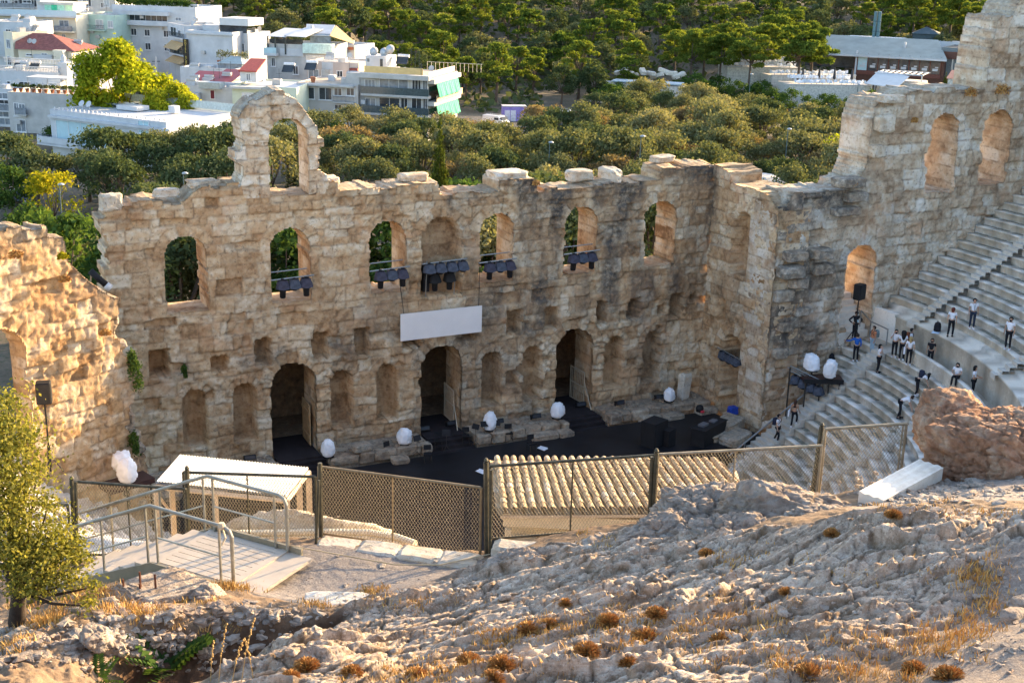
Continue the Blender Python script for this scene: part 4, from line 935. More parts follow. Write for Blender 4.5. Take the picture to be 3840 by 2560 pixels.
mb = MB(); mb.box((-.045, 0, .5), (.04, 1.6, .14)); mb.box((-.045, 0, 1.9), (.04, 1.6, .14)); mb.build('battens', wood, g)
# loudspeakers on tall stands at both wings
def pa(p, lab, h, rz, legs=True):
    q = thing('loudspeaker', lab, 'loudspeaker', p, rz, 'black loudspeakers on tall stands by the wing doorways')
    mb = MB(); mb.box((0, 0, h), (.62, .5, .95)); o = mb.build('cabinet', M['black'], q); bev = o.modifiers.new('b', 'BEVEL'); bev.width = .04
    mb = MB(); mb.box((0, -.26, h), (.54, .02, .86)); mb.build('grille', M['rubber'], q)
    mb = MB(); mb.tube([(0, 0, .1), (0, 0, h-.4)], .04, 6); mb.tube([(0, 0, .3), (0, 0, 1.3)], .07, 6); mb.build('pole', M['black'], q)
    for k in range(3):
        mb = MB(); mb.tube([(0, 0, .9), (.55*math.cos(k*2.1+.3), .55*math.sin(k*2.1+.3), 0)], .03, 5); mb.build('leg', M['black'], q)
q_ = atY(3212, 1200, -7.4); pa((q_[0], -7.4, 5.62), 'black loudspeaker on a tall stand before the right arched doorway', atY(3222, 1094, -7.4)[2]-5.62, .3)
q_ = np.array([-18.6, -6.3, 0])+np.array([math.cos(LA), math.sin(LA), 0])*-5.15+np.array([math.sin(LA), -math.cos(LA), 0])*.9; v_ = ray(113, 1476); k_ = np.dot((q_-CAM)[:2], v_[:2])/np.dot(v_[:2], v_[:2])
pa((q_[0], q_[1], 5.62), 'black loudspeaker on a tall stand before the left arched doorway', (CAM+v_*k_)[2]-5.62, -.2)
# handrails
def rail(name, label, pts, h, mat, r=.03, posts=None, group=None):
    q = thing(name, label, 'handrail', pts[0], 0, group); o0 = np.array(pts[0], float)
    up_ = np.array([0, 0, h]); mb = MB(); mb.tube([np.array(p)-o0+up_ for p in pts], r, 8); mb.build('top_rail', mat, q)
    for p in (posts or pts):
        p = np.array(p)-o0; mb = MB(); mb.tube([p, p+up_], r*.85, 6); mb.build('post', mat, q)
    return q
e = lambda x: (x, -8.4, 2.98+.60*(x-20.9))
rail('handrail', 'long grey handrail down the end wall of the right seats', [e(14.4), e(18.2), e(21.8)], 1.0, M['steel'], .045, [e(15.5), e(18.4), e(21.6)])
rail('handrail', 'short grey handrail beside the upper steps of the right doorway', [atZ(*(3040+480*.3826, 1060+430*.3826), 6.5), atZ(*(3040+575*.3826, 1060+535*.3826), 5.75), atZ(*(3040+740*.3826, 1060+615*.3826), 5.7)], 1.0, M['steel'], .04)
rail('handrail', 'grey handrail at the top left steps by the left loudspeaker', [atZ(150, 1660, 5.7), atZ(158, 1740, 5.2)], 1.0, M['steel'], .04)
# lighting truss and flight case by the right seats
tr = thing('lighting_truss', 'dark lattice truss carrying grey lights beside the right seats', 'truss', atZ(*P8(985, 830), 4.4))
a_, b_ = np.zeros(3), atZ(*P8(1225, 945), 3.9)-atZ(*P8(985, 830), 4.4)
mb = MB()
for dy, dz in ((0, 0), (0, .3), (.25, .15)): mb.tube([a_+(0, dy, dz), b_+(0, dy, dz)], .028, 5)
mb.build('chords', M['steel'], tr)
mb = MB()
for k in range(9):
    s0, s1 = a_+(b_-a_)*k/9, a_+(b_-a_)*(k+1)/9; mb.tube([s0, s1+(0, 0, .3)], .015, 4); mb.tube([s0+(0, 0, .3), s1+(0, .25, .15)], .015, 4)
mb.build('lacing', M['steel'], tr)
for q_ in (a_, b_):
    mb = MB(); mb.tube([q_+(0, 0, .2), (q_[0], q_[1], -3.6)], .05, 6); mb.build('upright', M['dark_steel'], tr)
for i, s_ in enumerate((.15, .42, .68, .92)):
    p = atZ(*P8(985, 830), 4.4)+b_*s_; stage_light(tuple(p+(0, -.1, -.05)), 'grey blue hooded stage light on the lattice truss, '+['first', 'second', 'third', 'fourth'][i]+' from the wall', False, hood2, .5, 'grey hooded lights on the lattice truss', .4)
fc = thing('flight_case', 'dark brown flight case platform under two white covered lamps', 'case', atZ(*P8(1240, 880), 4.25), -.45)
mb = MB(); mb.box((0, 0, -.12), (2.3, 1.0, .24)); mb.build('lid', plain('oxblood_case', (.045, .022, .02), .5, .15), fc)
mb = MB(); mb.box((0, -.51, -.12), (2.34, .03, .27)); mb.build('edge', M['black'], fc)
for x in (-1, 1):
    mb = MB(); mb.tube([(x, -.3, -.2), (x, -.3, -2.2)], .05, 6); mb.build('leg', M['dark_steel'], fc)
fc = thing('flight_case', 'dark flight case platform under two white covers below the left wing wall', 'case', atZ(475, 1800, 4.45), .3)
mb = MB(); mb.box((0, 0, -.12), (2.2, 1.1, .24)); mb.build('lid', plain('oxblood_case2', (.045, .022, .02), .5, .15), fc)
for x in (-1, 1):
    mb = MB(); mb.tube([(x, -.3, -.2), (x, -.3, -3)], .05, 6); mb.build('leg', M['dark_steel'], fc)
# frame lamp on the broken left end
q = thing('floodlight', 'dark floodlight tube on wooden trestle atop the broken left wall end', 'floodlight', atY(390, 1100, -1.6))
mb = MB(); mb.tube([(-.55, .1, 1.15), (.1, -.1, .45)], .16, 10); mb.build('barrel', M['black'], q, True)
mb = MB(); mb.tube([(.1, -.1, .45), (.3, -.15, .25)], [.17, .2], 10); mb.build('shade', plain('pale_metal', (.6, .6, .6), .4), q, True)
for a, b in (((-.9, 0, -1.0), (-.5, .1, 1.0)), ((.15, 0, -1.3), (.1, -.1, .5)), ((-.3, 0, -1.3), (0, -.1, .2)), ((-.9, 0, -.6), (.4, 0, -1.0))):
    mb = MB(); mb.tube([a, b], .045, 5); mb.build('strut', wood, q)
q = thing('floodlight', 'small bank of floodlights on a bracket at the corner of the wall top', 'floodlight', atY(2760, 680, -1.2))
mb = MB(); mb.tube([(-.9, 0, .3), (.9, -.2, -.05)], .03, 5); mb.tube([(-.9, .3, 0), (1.0, .1, -.4)], .03, 5); mb.build('bracket', M['steel'], q)
for k in range(4):
    mb = MB(); mb.box((-.45+.3*k, -.1, .05-.07*k), (.22, .25, .26)); mb.build('lamp', M['black'], q)
mb = MB(); mb.box((.7, .2, .25), (.5, .3, .2)); mb.build('lamp_head', plain('pale_metal2', (.5, .5, .48), .4), q)
# ================================================================ fence, ramp, huts and rocks on the near slope
WIRE = plain('galvanised_mesh', (.25, .22, .165), .5, .15, 9, .6)
POST = plain('rusty_painted_post', (.075, .068, .045), .6, .35, 6, .3)
RAILC = plain('weathered_steel_tube', (.33, .32, .27), .45, .15, 6, .55)
def fence_panel(tl, tr, bl, br, label, mid=(.5,), postL=None, postR=None, cell=.064, frame=None):
    """one framed panel of expanded mesh between four measured corners"""
    tl, tr, bl, br = [np.array(p, float) for p in (tl, tr, bl, br)]
    q = thing('mesh_fence', label, 'fence', (bl+br)/2, 0, 'mesh fence panels along the edge of the theatre'); o0 = (bl+br)/2
    f = frame or POST
    mb = MB(); mb.tube([tl-o0, tr-o0], .03, 6); mb.build('top_rail', f, q)
    mb = MB(); mb.tube([bl-o0, br-o0], .025, 6); mb.build('bottom_rail', f, q)
    for a, b in ((tl, bl), (tr, br)):
        mb = MB(); mb.tube([a-o0, b-o0], .028, 6); mb.build('frame_post', f, q)
    for m in mid:
        mb = MB(); mb.tube([tl+(tr-tl)*m-o0, bl+(br-bl)*m-o0], .018, 5); mb.build('stay', f, q)
    W_ = np.linalg.norm(tr-tl); H_ = np.linalg.norm(tl-bl); nx, nz = max(4, int(W_/cell)), max(4, int(H_/(cell*1.55)))
    def P(s, t_): return (bl+(br-bl)*s)*(1-t_)+(tl+(tr-tl)*s)*t_-o0
    V, F = [], []; w = .0048; nrm = np.cross(tr-tl, tl-bl); nrm /= np.linalg.norm(nrm)
    sx = (br-bl)/np.linalg.norm(br-bl)*w
    for k in range(nx+1):
        for ph in (0, 1):
            base = len(V)
            for j in range(nz*2+1):
                s = (k+.5*(j % 2))/nx if ph == 0 else (k+1-.5*(j % 2))/nx
                s = min(1, max(0, s)); c = P(s, j/(nz*2))+nrm*(.004 if ph else -.004)
                V += [c-sx, c+sx, c+nrm*w*1.4]
            for j in range(nz*2):
                a = base+j*3
                F += [(a, a+1, a+4, a+3), (a+1, a+2, a+5, a+4), (a+2, a, a+3, a+5)]
    npmesh('wire_mesh', np.array(V), np.array(F), WIRE, q)
    for pL in (postL or []):
        a, b, r_ = pL; mb = MB(); mb.tube([np.array(a)-o0, np.array(b)-o0], r_, 6); mb.build('post', POST, q)
    return q
def vert(px, D, h):
    b = atD(*px, D); return b, b+np.array([0, 0, h])
def seen(top, D): return atD(*top, D)
# corners: (top-left, top-right, bottom-left, bottom-right) as sight lines with their distance
def fp(tl, tr, bl, br, DL, DR, label, **k):
    B0, B1 = atD(*bl, DL), atD(*br, DR)
    def up(b, t):   # point over b on the sight line through t
        v = ray(*t); s = np.dot((b-CAM)[:2], v[:2])/np.dot(v[:2], v[:2]); return np.array([b[0], b[1], (CAM+v*s)[2]])
    return fence_panel(up(B0, tl), up(B1, tr), B0, B1, label, **k)
fp((1212, 1748), (1812, 1828), (1200, 1998), (1800, 2083), 25.9, 25.2, 'mesh fence panel in the middle with brown frame, left of the tiled roof', mid=(.46,), frame=plain('brown_frame', (.22, .16, .09), .6, .2, 6, .3))
fp((1828, 1747), (2453, 1705), (1832, 2020), (2446, 1972), 25.6, 25.5, 'mesh fence panel in front of the tiled roof', mid=(.5,))
fp((2462, 1703), (3064, 1668), (2452, 1972), (3058, 1905), 25.6, 25.9, 'mesh fence panel between the tiled roof and the leaning posts', mid=(.47,), frame=plain('pale_frame', (.34, .28, .19), .6, .2, 6, .3))
fp((3084, 1607), (3421, 1590), (3070, 1862), (3370, 1835), 26.4, 26.2, 'mesh fence panel farthest right beside the red boulder', mid=(.0, .96), frame=plain('pale_frame2', (.34, .28, .19), .6, .2, 6, .3))
fp((712, 1768), (1196, 1786), (700, 2018), (1188, 2050), 26.6, 25.9, 'mesh fence panel behind the ramp under the white canopy', mid=(.49,))
fp((273, 1804), (700, 1833), (296, 2075), (712, 2095), 26.9, 26.3, 'mesh fence panel left of the ramp in front of the seats', mid=(.48,))
fp((-10, 1878), (262, 1892), (-10, 2110), (275, 2140), 26.9, 26.6, 'mesh fence panel at the far left behind the olive tree', mid=(.5,))
for px, t_, D, r_, lab in [((1828, 2098), (1823, 1733), 25.3, .055, 'dark main fence post left of the tiled roof'), ((1838, 2108), (1842, 1760), 25.2, .035, 'slim rusty strut beside the main fence post'), ((2446, 1965), (2462, 1697), 25.3, .05, 'dark fence post over the right part of the tiled roof'), ((2436, 1965), (2444, 1712), 25.3, .035, 'rusty strut beside the post over the tiled roof'),
                        ((3040, 1880), (3082, 1600), 26.2, .05, 'tall dark leaning fence post at the right'), ((3066, 1872), (3078, 1640), 26.2, .035, 'rusty strut leaning against the tall right post'), ((1204, 2012), (1200, 1735), 25.7, .045, 'dark fence post at the left end of the middle panel'), ((1180, 2075), (1196, 1800), 25.4, .03, 'yellowish strut leaning at the left end of the middle panel'),
                        ((703, 2040), (701, 1762), 26.3, .05, 'dark fence post behind the ramp railing'), ((280, 2080), (269, 1800), 26.7, .05, 'dark fence post left of the seats'), ((286, 2085), (284, 1805), 26.6, .035, 'second dark post beside the left fence post')]:
    b = atD(*px, D); v = ray(*t_); s = np.dot((b-CAM)[:2], v[:2])/np.dot(v[:2], v[:2]); tp = CAM+v*s; 
    mb = MB(); mb.tube([(0, 0, -.3), tp-b], r_, 6); o = mb.build('fence_post', POST); o.location = b; tag(o, lab, 'fence post')
    if r_ > .046:
        mb = MB(); mb.lathe([(.03, 0), (.05, .04), (.02, .09)], tp-b, 8); mb.build('knob', POST, o)
# low wall under the fence
def strip_block(name, px, D, w, h, label, cat, seed, mat, z0=-.4, amp=.06):
    pts_ = [atD(*c, d) for c, d in zip(px, D)]; o0 = pts_[0]; mb = MB()
    for a, b in zip(pts_[:-1], pts_[1:]):
        L = np.linalg.norm((b-a)[:2]); k = max(1, int(L/.6)); ang = math.atan2((b-a)[1], (b-a)[0])
        for i in range(k):
            c = a+(b-a)*(i+.5)/k; rock_mb(mb, c-o0+np.array([0, 0, (z0+h)/2-.0]), (L/k*1.06, w, h-z0), seed+i, ang, 3, amp)
    o = attrs_flat(mb.build(name, mat), .6, 0, .15); o.location = o0; return tag(o, label, cat)
strip_block('low_wall', [(1195, 2045), (1500, 2078), (1800, 2120)], [25.5, 25.1, 24.8], .62, .12, 'low pale stone kerb wall beneath the middle fence panel', 'low wall', 320, M['limew'], -.35)
strip_block('low_wall', [(1850, 2085), (2050, 2065)], [25.0, 24.8], .5, .2, 'short broken wall end beneath the panel before the tiled roof', 'low wall', 350, M['limew'], -.3)
# ramp deck and stairs
DZ = 16.82
def zr(x, y): return (340+x*800/1327, 1880+y*800/1327)
A_, B_, C_, D_ = [atZ(*zr(*p), DZ) for p in ((385, 378), (728, 168), (1215, 335), (880, 525))]
ramp = thing('metal_ramp', 'beige metal ramp deck with stair going down to the left and tube railings', 'ramp', A_)
deckm = plain('beige_painted_metal', (.45, .39, .32), .6, .08, 2)
sdir = (A_-D_)*np.array([1, 1, 0]); slen = np.linalg.norm(sdir); sdir /= slen; wdir = (B_-A_)*np.array([1, 1, 0]); wl = np.linalg.norm(wdir); wdir /= wl
wdir = wdir-sdir*np.dot(wdir, sdir); wdir /= np.linalg.norm(wdir)
def L(s, w, z): return sdir*s + wdir*w + np.array([0, 0, z])     # local to A_: s toward the stair foot, w toward the far side
def slab(mb, s0, s1, w0, w1, z0, z1):
    v = [L(s0, w0, z0), L(s1, w0, z0), L(s1, w1, z0), L(s0, w1, z0), L(s0, w0, z1), L(s1, w0, z1), L(s1, w1, z1), L(s0, w1, z1)]
    mb.add(v, [(0, 1, 2, 3), (7, 6, 5, 4), (0, 4, 5, 1), (1, 5, 6, 2), (2, 6, 7, 3), (3, 7, 4, 0)])
dl = 1.88
mb = MB(); slab(mb, -dl, 0, 0, wl, -.06, -.004); slab(mb, -dl-.55, -dl, 0, wl, -.08, -.02)
gap = MB()
nb = 9
for i in range(nb):
    w0 = .05+(wl-.1)*i/nb; slab(mb, -dl+.14, -.12, w0+.008, w0+(wl-.1)/nb-.008, -.004, .012)
slab(mb, -.12, 0, .0, wl, -.004, .013); slab(mb, -dl, -dl+.14, 0, wl, -.004, .013)
mb.build('deck', deckm, ramp)
mb = MB(); slab(mb, -dl-.3, 0, -.06, -.001, -.32, .02); slab(mb, -dl-.3, 0, wl+.001, wl+.06, -.3, .10)
v = [(0, -.04, -.32), (0, -.04, .02), (4.6, -.04, -2.0), (4.6, -.04, -2.34)]
for w in (-.06, wl):
    vs = [L(s, w, z) for s, _, z in v]+[L(s, w+.06, z) for s, _, z in v]; mb.add(vs, [(0, 1, 2, 3), (7, 6, 5, 4), (0, 4, 5, 1), (1, 5, 6, 2), (2, 6, 7, 3)])
mb.build('stringer', plain('khaki_steel', (.25, .22, .155), .6, .15, 3), ramp)
for i in range(11):
    mb = MB(); slab(mb, .02+.41*i, .02+.41*i+.43, 0, wl, -.05-.185*(i+1)+.0, -.185*(i+.55)); mb.build('stair_tread', deckm, ramp)
rampR = []
for w, nm in ((.02, 'near'), (wl-.02, 'far')):
    mb = MB(); H = 1.12
    pts = [L(-dl, w, 0), L(-dl, w, H-.16), L(-dl+.05, w, H-.05), L(-dl+.16, w, H), L(0, w, H+.02), L(.1, w, H-.02), L(4.4, w, H-1.98)]
    mb.tube(pts, .036, 8); mb.build('handrail', RAILC, ramp)
    mb = MB(); mb.tube([L(-dl+.28, w, .52), L(-.12, w, .53)], .018, 6); mb.tube([L(.1, w, .5), L(4.4, w, .5-1.98)], .018, 6); mb.tube([L(.1, w, .98-.02), L(.6, w, .72)], .001, 3); mb.build('midrail', RAILC, ramp)
    for s in (-dl+.28, -.12, .12, 1.25, 2.6, 3.9):
        mb = MB(); zb = 0 if s < 0 else -.46*s; mb.tube([L(s, w, zb-.05), L(s, w, zb+H-.0)], .026, 6); mb.build('rail_post', RAILC, ramp)
# rope from the ramp along the path
rp = [L(-dl, wl, .12)+A_, on_ground(1300, 2105)+(0, 0, .12), on_ground(1480, 2130)+(0, 0, .08), on_ground(1650, 2138)+(0, 0, .12), atD(1835, 2112, 25.0)+(0, 0, .2)]
mb = MB(); mb.tube(rp, .014, 5); tag(mb.build('rope', plain('hemp_rope', (.48, .38, .24), .9)), 'thin rope strung low along the gravel path from the ramp', 'rope')
rk_ = L(-dl+.2, .0, 1.14)+A_; mb = MB(); mb.lathe([(.05, -.06), (.07, 0), (.05, .06)], rk_, 8); mb.tube([rk_, rk_+(.05, -.05, -.22), rk_+(-.02, -.03, -.36)], .018, 5); tag(mb.build('rope_knot', plain('hemp', (.55, .47, .34), .9)), 'pale rope end knotted round the near ramp handrail', 'rope')
# white canopy below
cz = 14.75
cn = [atD(672, 1706, 36.3), atD(1157, 1754, 36.0), atD(1075, 1859, 33.0), atD(584, 1806, 33.2)]
cc = sum(cn)/4; can = thing('white_canopy', 'flat white corrugated canopy on timber posts beyond the ramp', 'canopy', cc)
wht = NT('white_corrugated'); wht.col(wht.ramp(wht.noise(2, 4), [(.3, (.44, .43, .415)), (.7, (.52, .52, .505))])); M['corr'] = wht.m
mb = MB(); N_ = 90; V = []; F = []
for i in range(N_+1):
    s = i/N_; a = cn[3]+(cn[2]-cn[3])*s-cc; b = cn[0]+(cn[1]-cn[0])*s-cc; z = np.array([0, 0, .035*(i % 2)])
    V += [a+z, b+z]
F = [(2*i, 2*i+2, 2*i+3, 2*i+1) for i in range(N_)]
mb.add(V, F); mb.add([p-cc-(0, 0, .035) for p in cn], [(0, 1, 2, 3)]); mb.build('roof_sheet', M['corr'], can)
timb = plain('pale_timber', (.46, .36, .26), .8, .15)
mb = MB()
for a, b in ((3, 2), (2, 1), (1, 0), (0, 3)): mb.tube([cn[a]-cc-(0, 0, .14), cn[b]-cc-(0, 0, .14)], .07, 4)
mb.build('eaves_beam', timb, can)
for p in (cn[3], cn[2], cn[2]+(cn[1]-cn[2])*.55, cn[3]+(cn[2]-cn[3])*.45, cn[3]+(cn[0]-cn[3])*.6, cn[1]):
    mb = MB(); mb.box(p-cc-(0, 0, 1.6), (.13, .13, 3.0)); mb.build('post', timb, can)
mb = MB(); mb.tube([cn[3]-cc-(0, 0, .3), cn[3]+(cn[0]-cn[3])*.6-cc-(0, 0, 1.5)], .05, 4); mb.build('brace', timb, can)
# tiled hut
tl, tr, br_, bl = atD(1850, 1722, 35.6), atD(2690, 1728, 35.0), atD(2860, 1912, 30.6), atD(1876, 1920, 31.0)
hc = (tl+tr+bl+br_)/4; hut = thing('tiled_hut', 'small hut with a roof of rounded cream clay tiles beyond the fence', 'hut', hc)
t = NT('clay_tile'); f = t.noise(2.2, 6, .65); g2 = t.noise(9, 6, .7)
c = t.ramp(t.math('ADD', t.math('MULTIPLY', t.attr('tint'), .6), t.math('MULTIPLY', f, .4)), [(.25, (.27, .175, .095)), (.45, (.37, .255, .145)), (.62, (.43, .315, .195)), (.85, (.52, .43, .32))])
c = t.mix(t.rng(g2, .55, .7, 0, .5), c, (.27, .22, .15)); t.col(c); t.p(Roughness=.9); t.bump(g2, .4, .02); M['tile'] = t.m
V, F, A = [], [], []; NC = 27; sl_ = np.cross(tr-tl, bl-tl); sl_ = -sl_/np.linalg.norm(sl_); sl_ = sl_ if sl_[2] > 0 else -sl_
rr_ = random.Random(4)
for kind in (0, 1):
    for i in range(NC if kind == 0 else NC+1):
        s = (i+.5)/NC if kind == 0 else i/NC
        a, b = bl+(br_-bl)*s, tl+(tr-tl)*s; NT_ = 11; off = rr_.uniform(-.3, .3)
        sidev = (br_-bl)/NC
        for j in range(NT_):
            t0, t1 = j/NT_, (j+1.18)/NT_; p0, p1 = a+(b-a)*t0, a+(b-a)*min(t1, 1.01); jit = rr_.uniform(-.012, .012); tn = .2+.6*rr_.random() if rr_.random() > .07 else 1.1
            k0 = len(V)
            for e, p in ((0, p0), (1, p1)):
                wd = (.085 if kind == 0 else .10)*(1.0 if e == 0 else .93); lift = (.05 if e == 0 else .03) if kind == 0 else -.01
                sd = sidev/np.linalg.norm(sidev)
                for q in range(8):
                    an = PI*q/7; h = math.sin(an)*(.088 if kind == 0 else -.04)
                    V.append(p+sd*(math.cos(an)*wd+jit)+sl_*(h+lift)-hc); A.append(tn)
            for q in range(7): F.append((k0+q, k0+q+1, k0+9+q, k0+8+q))
npmesh('tile_roof', np.array(V), np.array(F), M['tile'], hut, {'tint': np.array(A)})
mb = MB(); mb.add([p-hc-sl_*.09 for p in (bl, br_, tr, tl)]+[p-hc-sl_*.16 for p in (bl, br_, tr, tl)], [(0, 1, 2, 3), (7, 6, 5, 4), (0, 4, 5, 1), (1, 5, 6, 2), (2, 6, 7, 3), (3, 7, 4, 0)]); mb.build('roof_board', timb, hut)
e_ = (br_-bl)/np.linalg.norm(br_-bl); ang = math.atan2(e_[1], e_[0]); iw = np.array([-e_[1], e_[0], 0])
if np.dot(iw, tl-bl) < 0: iw = -iw
crm = plain('cream_plaster', (.58, .48, .33), .85, .08, 2)
mid = (bl+br_)/2-hc; wl_ = np.linalg.norm(br_-bl)-.15
mb = MB(); mb.box(mid+iw*.12-(0, 0, .40), (wl_, .16, .32), ang); mb.build('fascia', crm, hut)
mb = MB(); mb.box(mid+iw*.55-(0, 0, 1.5), (wl_-.2, .1, 1.9), ang); mb.box(mid+iw*4.1-(0, 0, 1.9), (wl_-.2, .1, 2.3), ang)
for s in (-1, 1): mb.box(mid+iw*2.3+e_*s*(wl_/2-.1)-(0, 0, 1.75), (.1, 3.4, 2.2), ang)
mb.build('wall', crm, hut)
for s in (-.48, .1, .48):
    mb = MB(); mb.box(mid+iw*.14+e_*s*wl_-(0, 0, 1.5), (.16, .16, 2.0), ang); mb.build('post', crm, hut)
mb = MB(); mb.box(mid+iw*.42+e_*(-.42)*wl_-(0, 0, 1.05), (.62, .3, .5), ang); 
for k in range(7): mb.box(mid+iw*.26+e_*(-.42)*wl_-(0, 0, .86+.06*k), (.54, .02, .02), ang)
mb.build('air_unit', plain('unit_beige', (.50, .44, .33), .6), hut)
mb = MB(); mb.box(mid+iw*.49+e_*(.08)*wl_-(0, 0, 1.0), (1.7, .03, .55), ang); mb.build('window', plain('pale_glass', (.42, .45, .46), .25), hut)
# fallen slab used as a bench
bs = thing('stone_bench', 'long grey white stone bench slab beside the gravel at the right', 'bench', on_ground(3330, 1905)+(0, 0, .12))
q0, q1 = atD(3270, 1880, 22.6), atD(3480, 1800, 24.1); dv = (q1-q0)*np.array([1, 1, 0]); ln = np.linalg.norm(dv); an = math.atan2(dv[1], dv[0])
mb = MB()
bm = bmesh.new(); bmesh.ops.create_cube(bm, size=1); bmesh.ops.bevel(bm, geom=list(bm.edges), offset=.02, segments=1, affect='EDGES'); bmesh.ops.subdivide_edges(bm, edges=list(bm.edges), cuts=12, use_grid_fill=True)
P = np.array([v.co[:] for v in bm.verts])*np.array([ln+.1, .5, .26]); P[:, 2] += .012*np.sin(P[:, 1]*36)*(P[:, 2] > .1)+.01*fbm(P[:, 0]*3, P[:, 1]*3, P[:, 2]*3, s=3)
P = P@np.array(Matrix.Rotation(an, 3, 'Z')).T; mb.add(P+(0, 0, .1), [[v.index for v in f.verts] for f in bm.faces]); bm.free()
o = attrs_flat(mb.build('slab', M['marble'], bs), .55, 0, .3); bs.location = (q0+q1)/2
# boulders and outcrops
M['redrock'] = rockmat('red_brown_rock', [(.11, .052, .03), (.20, .10, .058), (.29, .16, .10), (.38, .25, .17), (.48, .37, .28)], (.10, .07, .05), 1.6, .6, 1.0)
M['greyrock'] = rockmat('grey_pink_rock', [(.10, .07, .052), (.18, .14, .11), (.26, .21, .17), (.34, .29, .245), (.44, .40, .35)], (.10, .09, .08), 1.5, .6, 1.0)
def outcrop(name, c, d, seed, mat, label, cat, sub=6, amp=.22, prof=None, rz=0, flat=0, cell=.42, ck=1.0):
    bm = bmesh.new(); bmesh.ops.create_icosphere(bm, subdivisions=sub, radius=1)
    P = np.array([v.co[:] for v in bm.verts])
    Q = P*np.array(d)/cell; w_ = .5*np.stack([fbm(Q[:, 0]*.6+k*9, Q[:, 1]*.6, Q[:, 2]*.6, o=3, s=seed+k) for k in range(3)], 1)
    e1, c1, _, _ = vor3(Q[:, 0]+w_[:, 0]+seed, Q[:, 1]+w_[:, 1], Q[:, 2]*1.7+w_[:, 2], seed); e2, c2, _, _ = vor3(Q[:, 0]*2.7+w_[:, 0]*2, Q[:, 1]*2.7+w_[:, 1]*2, Q[:, 2]*4+w_[:, 2], seed+7)
    pr_ = np.random.RandomState(seed); N_ = pr_.normal(size=(26, 3)); N_ /= np.linalg.norm(N_, axis=1)[:, None]; H_ = pr_.uniform(.74, 1.0, 26)
    dn = P@N_.T; rr = np.min(np.where(dn > .15, H_/np.maximum(dn, .15), 9), axis=1); rr = np.minimum(rr, 1.25)
    l_ = Q[:, 2]*3.2+Q[:, 0]*.6+.5*fbm(Q[:, 0], Q[:, 1], Q[:, 2], o=3, s=seed+9); sw = l_-np.floor(l_); sz = cell/np.mean(d)
    n = (rr-1)/amp*.85+.35*fbm(P[:, 0]*1.6+seed, P[:, 1]*1.6, P[:, 2]*1.6, o=3, s=seed)+ck*(.4*(c1-.5)-.45*(1-np.clip(e1/.07, 0, 1))+.3*(c2-.5)-.28*(1-np.clip(e2/.1, 0, 1)))*min(1.0, sz*1.5)+.22*(sw-.5)*min(1, sz*1.5)+.34*fbm(Q[:, 0]*3, Q[:, 1]*3, Q[:, 2]*4, o=5, s=seed+2, g=.6)*sz
    if flat: P = np.sign(P)*np.abs(P)**(1-flat)
    P = P*(1+amp*n)[:, None]*np.array(d)
    if prof is not None: P = prof(P)
    mb = MB(); mb.add(P, [[v.index for v in f.verts] for f in bm.faces]); bm.free()
    o = attrs_flat(mb.build(name, mat, smooth=True), .5, 0, .1); o.location = c; o.rotation_euler.z = rz
    return tag(o, label, cat)
bp = atD(3660, 1700, 24.6); outcrop('boulder', bp+(.95, -.4, -.5), (2.15, 1.5, 1.62), 5, M['redrock'], 'big red brown boulder at the right edge with a sunlit top', 'boulder', 7, .24, None, -.45, .0, .7, .8)
outcrop('boulder', atD(3560, 1505, 25.6)+(.3, .3, -.6), (.7, .6, .75), 8, M['redrock'], 'smaller sunlit knob on top of the red boulder', 'boulder', 5, .2, None, 0, .3)
def slope_rock(px, D, d, seed, label, rz=0, sub=6, amp=.30, flat=.0, dz=0): 
    p = atD(*px, D); return outcrop('rock', p+(0, 0, -d[2]*.45+dz), d, seed, M['greyrock'], label, 'rock', sub, amp, None, rz, flat)
slope_rock((2640, 1890), 23.6, (1.05, .75, .75), 12, 'rounded rocky outcrop with dry grass below the tiled roof corner', -.3)
slope_rock((2520, 1970), 22.9, (1.0, .7, .55), 13, 'lower outcrop left of the grassy rock by the tiled roof', -.2)
slope_rock((2760, 1985), 21.9, (.95, .6, .62), 14, 'dark lumpy rock in front of the two outcrops by the fence', -.35)
slope_rock((2940, 1905), 22.8, (1.5, .75, .78), 15, 'long dark rock in front of the leaning fence posts', -.5)
slope_rock((3080, 1930), 21.9, (.8, .4, .35), 16, 'low rock between the long dark rock and the bench', -.4)
slope_rock((2330, 2030), 23.2, (.8, .5, .3), 17, 'flat tilted rock at the crest below the fence', -.2)
slope_rock((1960, 2095), 23.4, (.7, .45, .28), 19, 'flat tilted rock beside the main fence post', -.1)
slope_rock((600, 2215), 22.6, (.95, .62, .36), 20, 'flat topped pale rock with iron pegs in front of the ramp', .2, 6, .14, .45)
for i, (x, y) in enumerate(((463, 2195), (525, 2168), (582, 2178), (526, 2212))):
    p = atD(x, y, 22.4); mb = MB(); mb.tube([(0, 0, -.2), (0, 0, .11)], .02, 6); o = mb.build('iron_peg', plain('rust', (.12, .045, .025), .9)); o.location = p+(0, 0, .02); tag(o, 'short rusty iron peg in the flat rock, '+['left', 'back', 'right', 'front'][i]+' one', 'iron peg', 'rusty pegs in the flat rock')
slope_rock((770, 2215), 22.4, (.35, .3, .22), 21, 'pale stone at the near foot of the ramp', .5, 5)
slope_rock((380, 2270), 21.7, (.4, .3, .25), 24, 'pale stone left of the pegged rock', .2, 5)
slope_rock((360, 2370), 20.3, (.3, .25, .22), 25, 'white stone on the left rubble slope', .9, 5)
slope_rock((3800, 2310), 16.2, (.22, .13, .09), 26, 'smooth tan stone lying on the right trail', .3, 5, .06, .1, .06)
slope_rock((3838, 2265), 16.5, (.2, .15, .1), 27, 'pale stone cut by the right edge of the trail', .5, 5, .06, .1, .06)
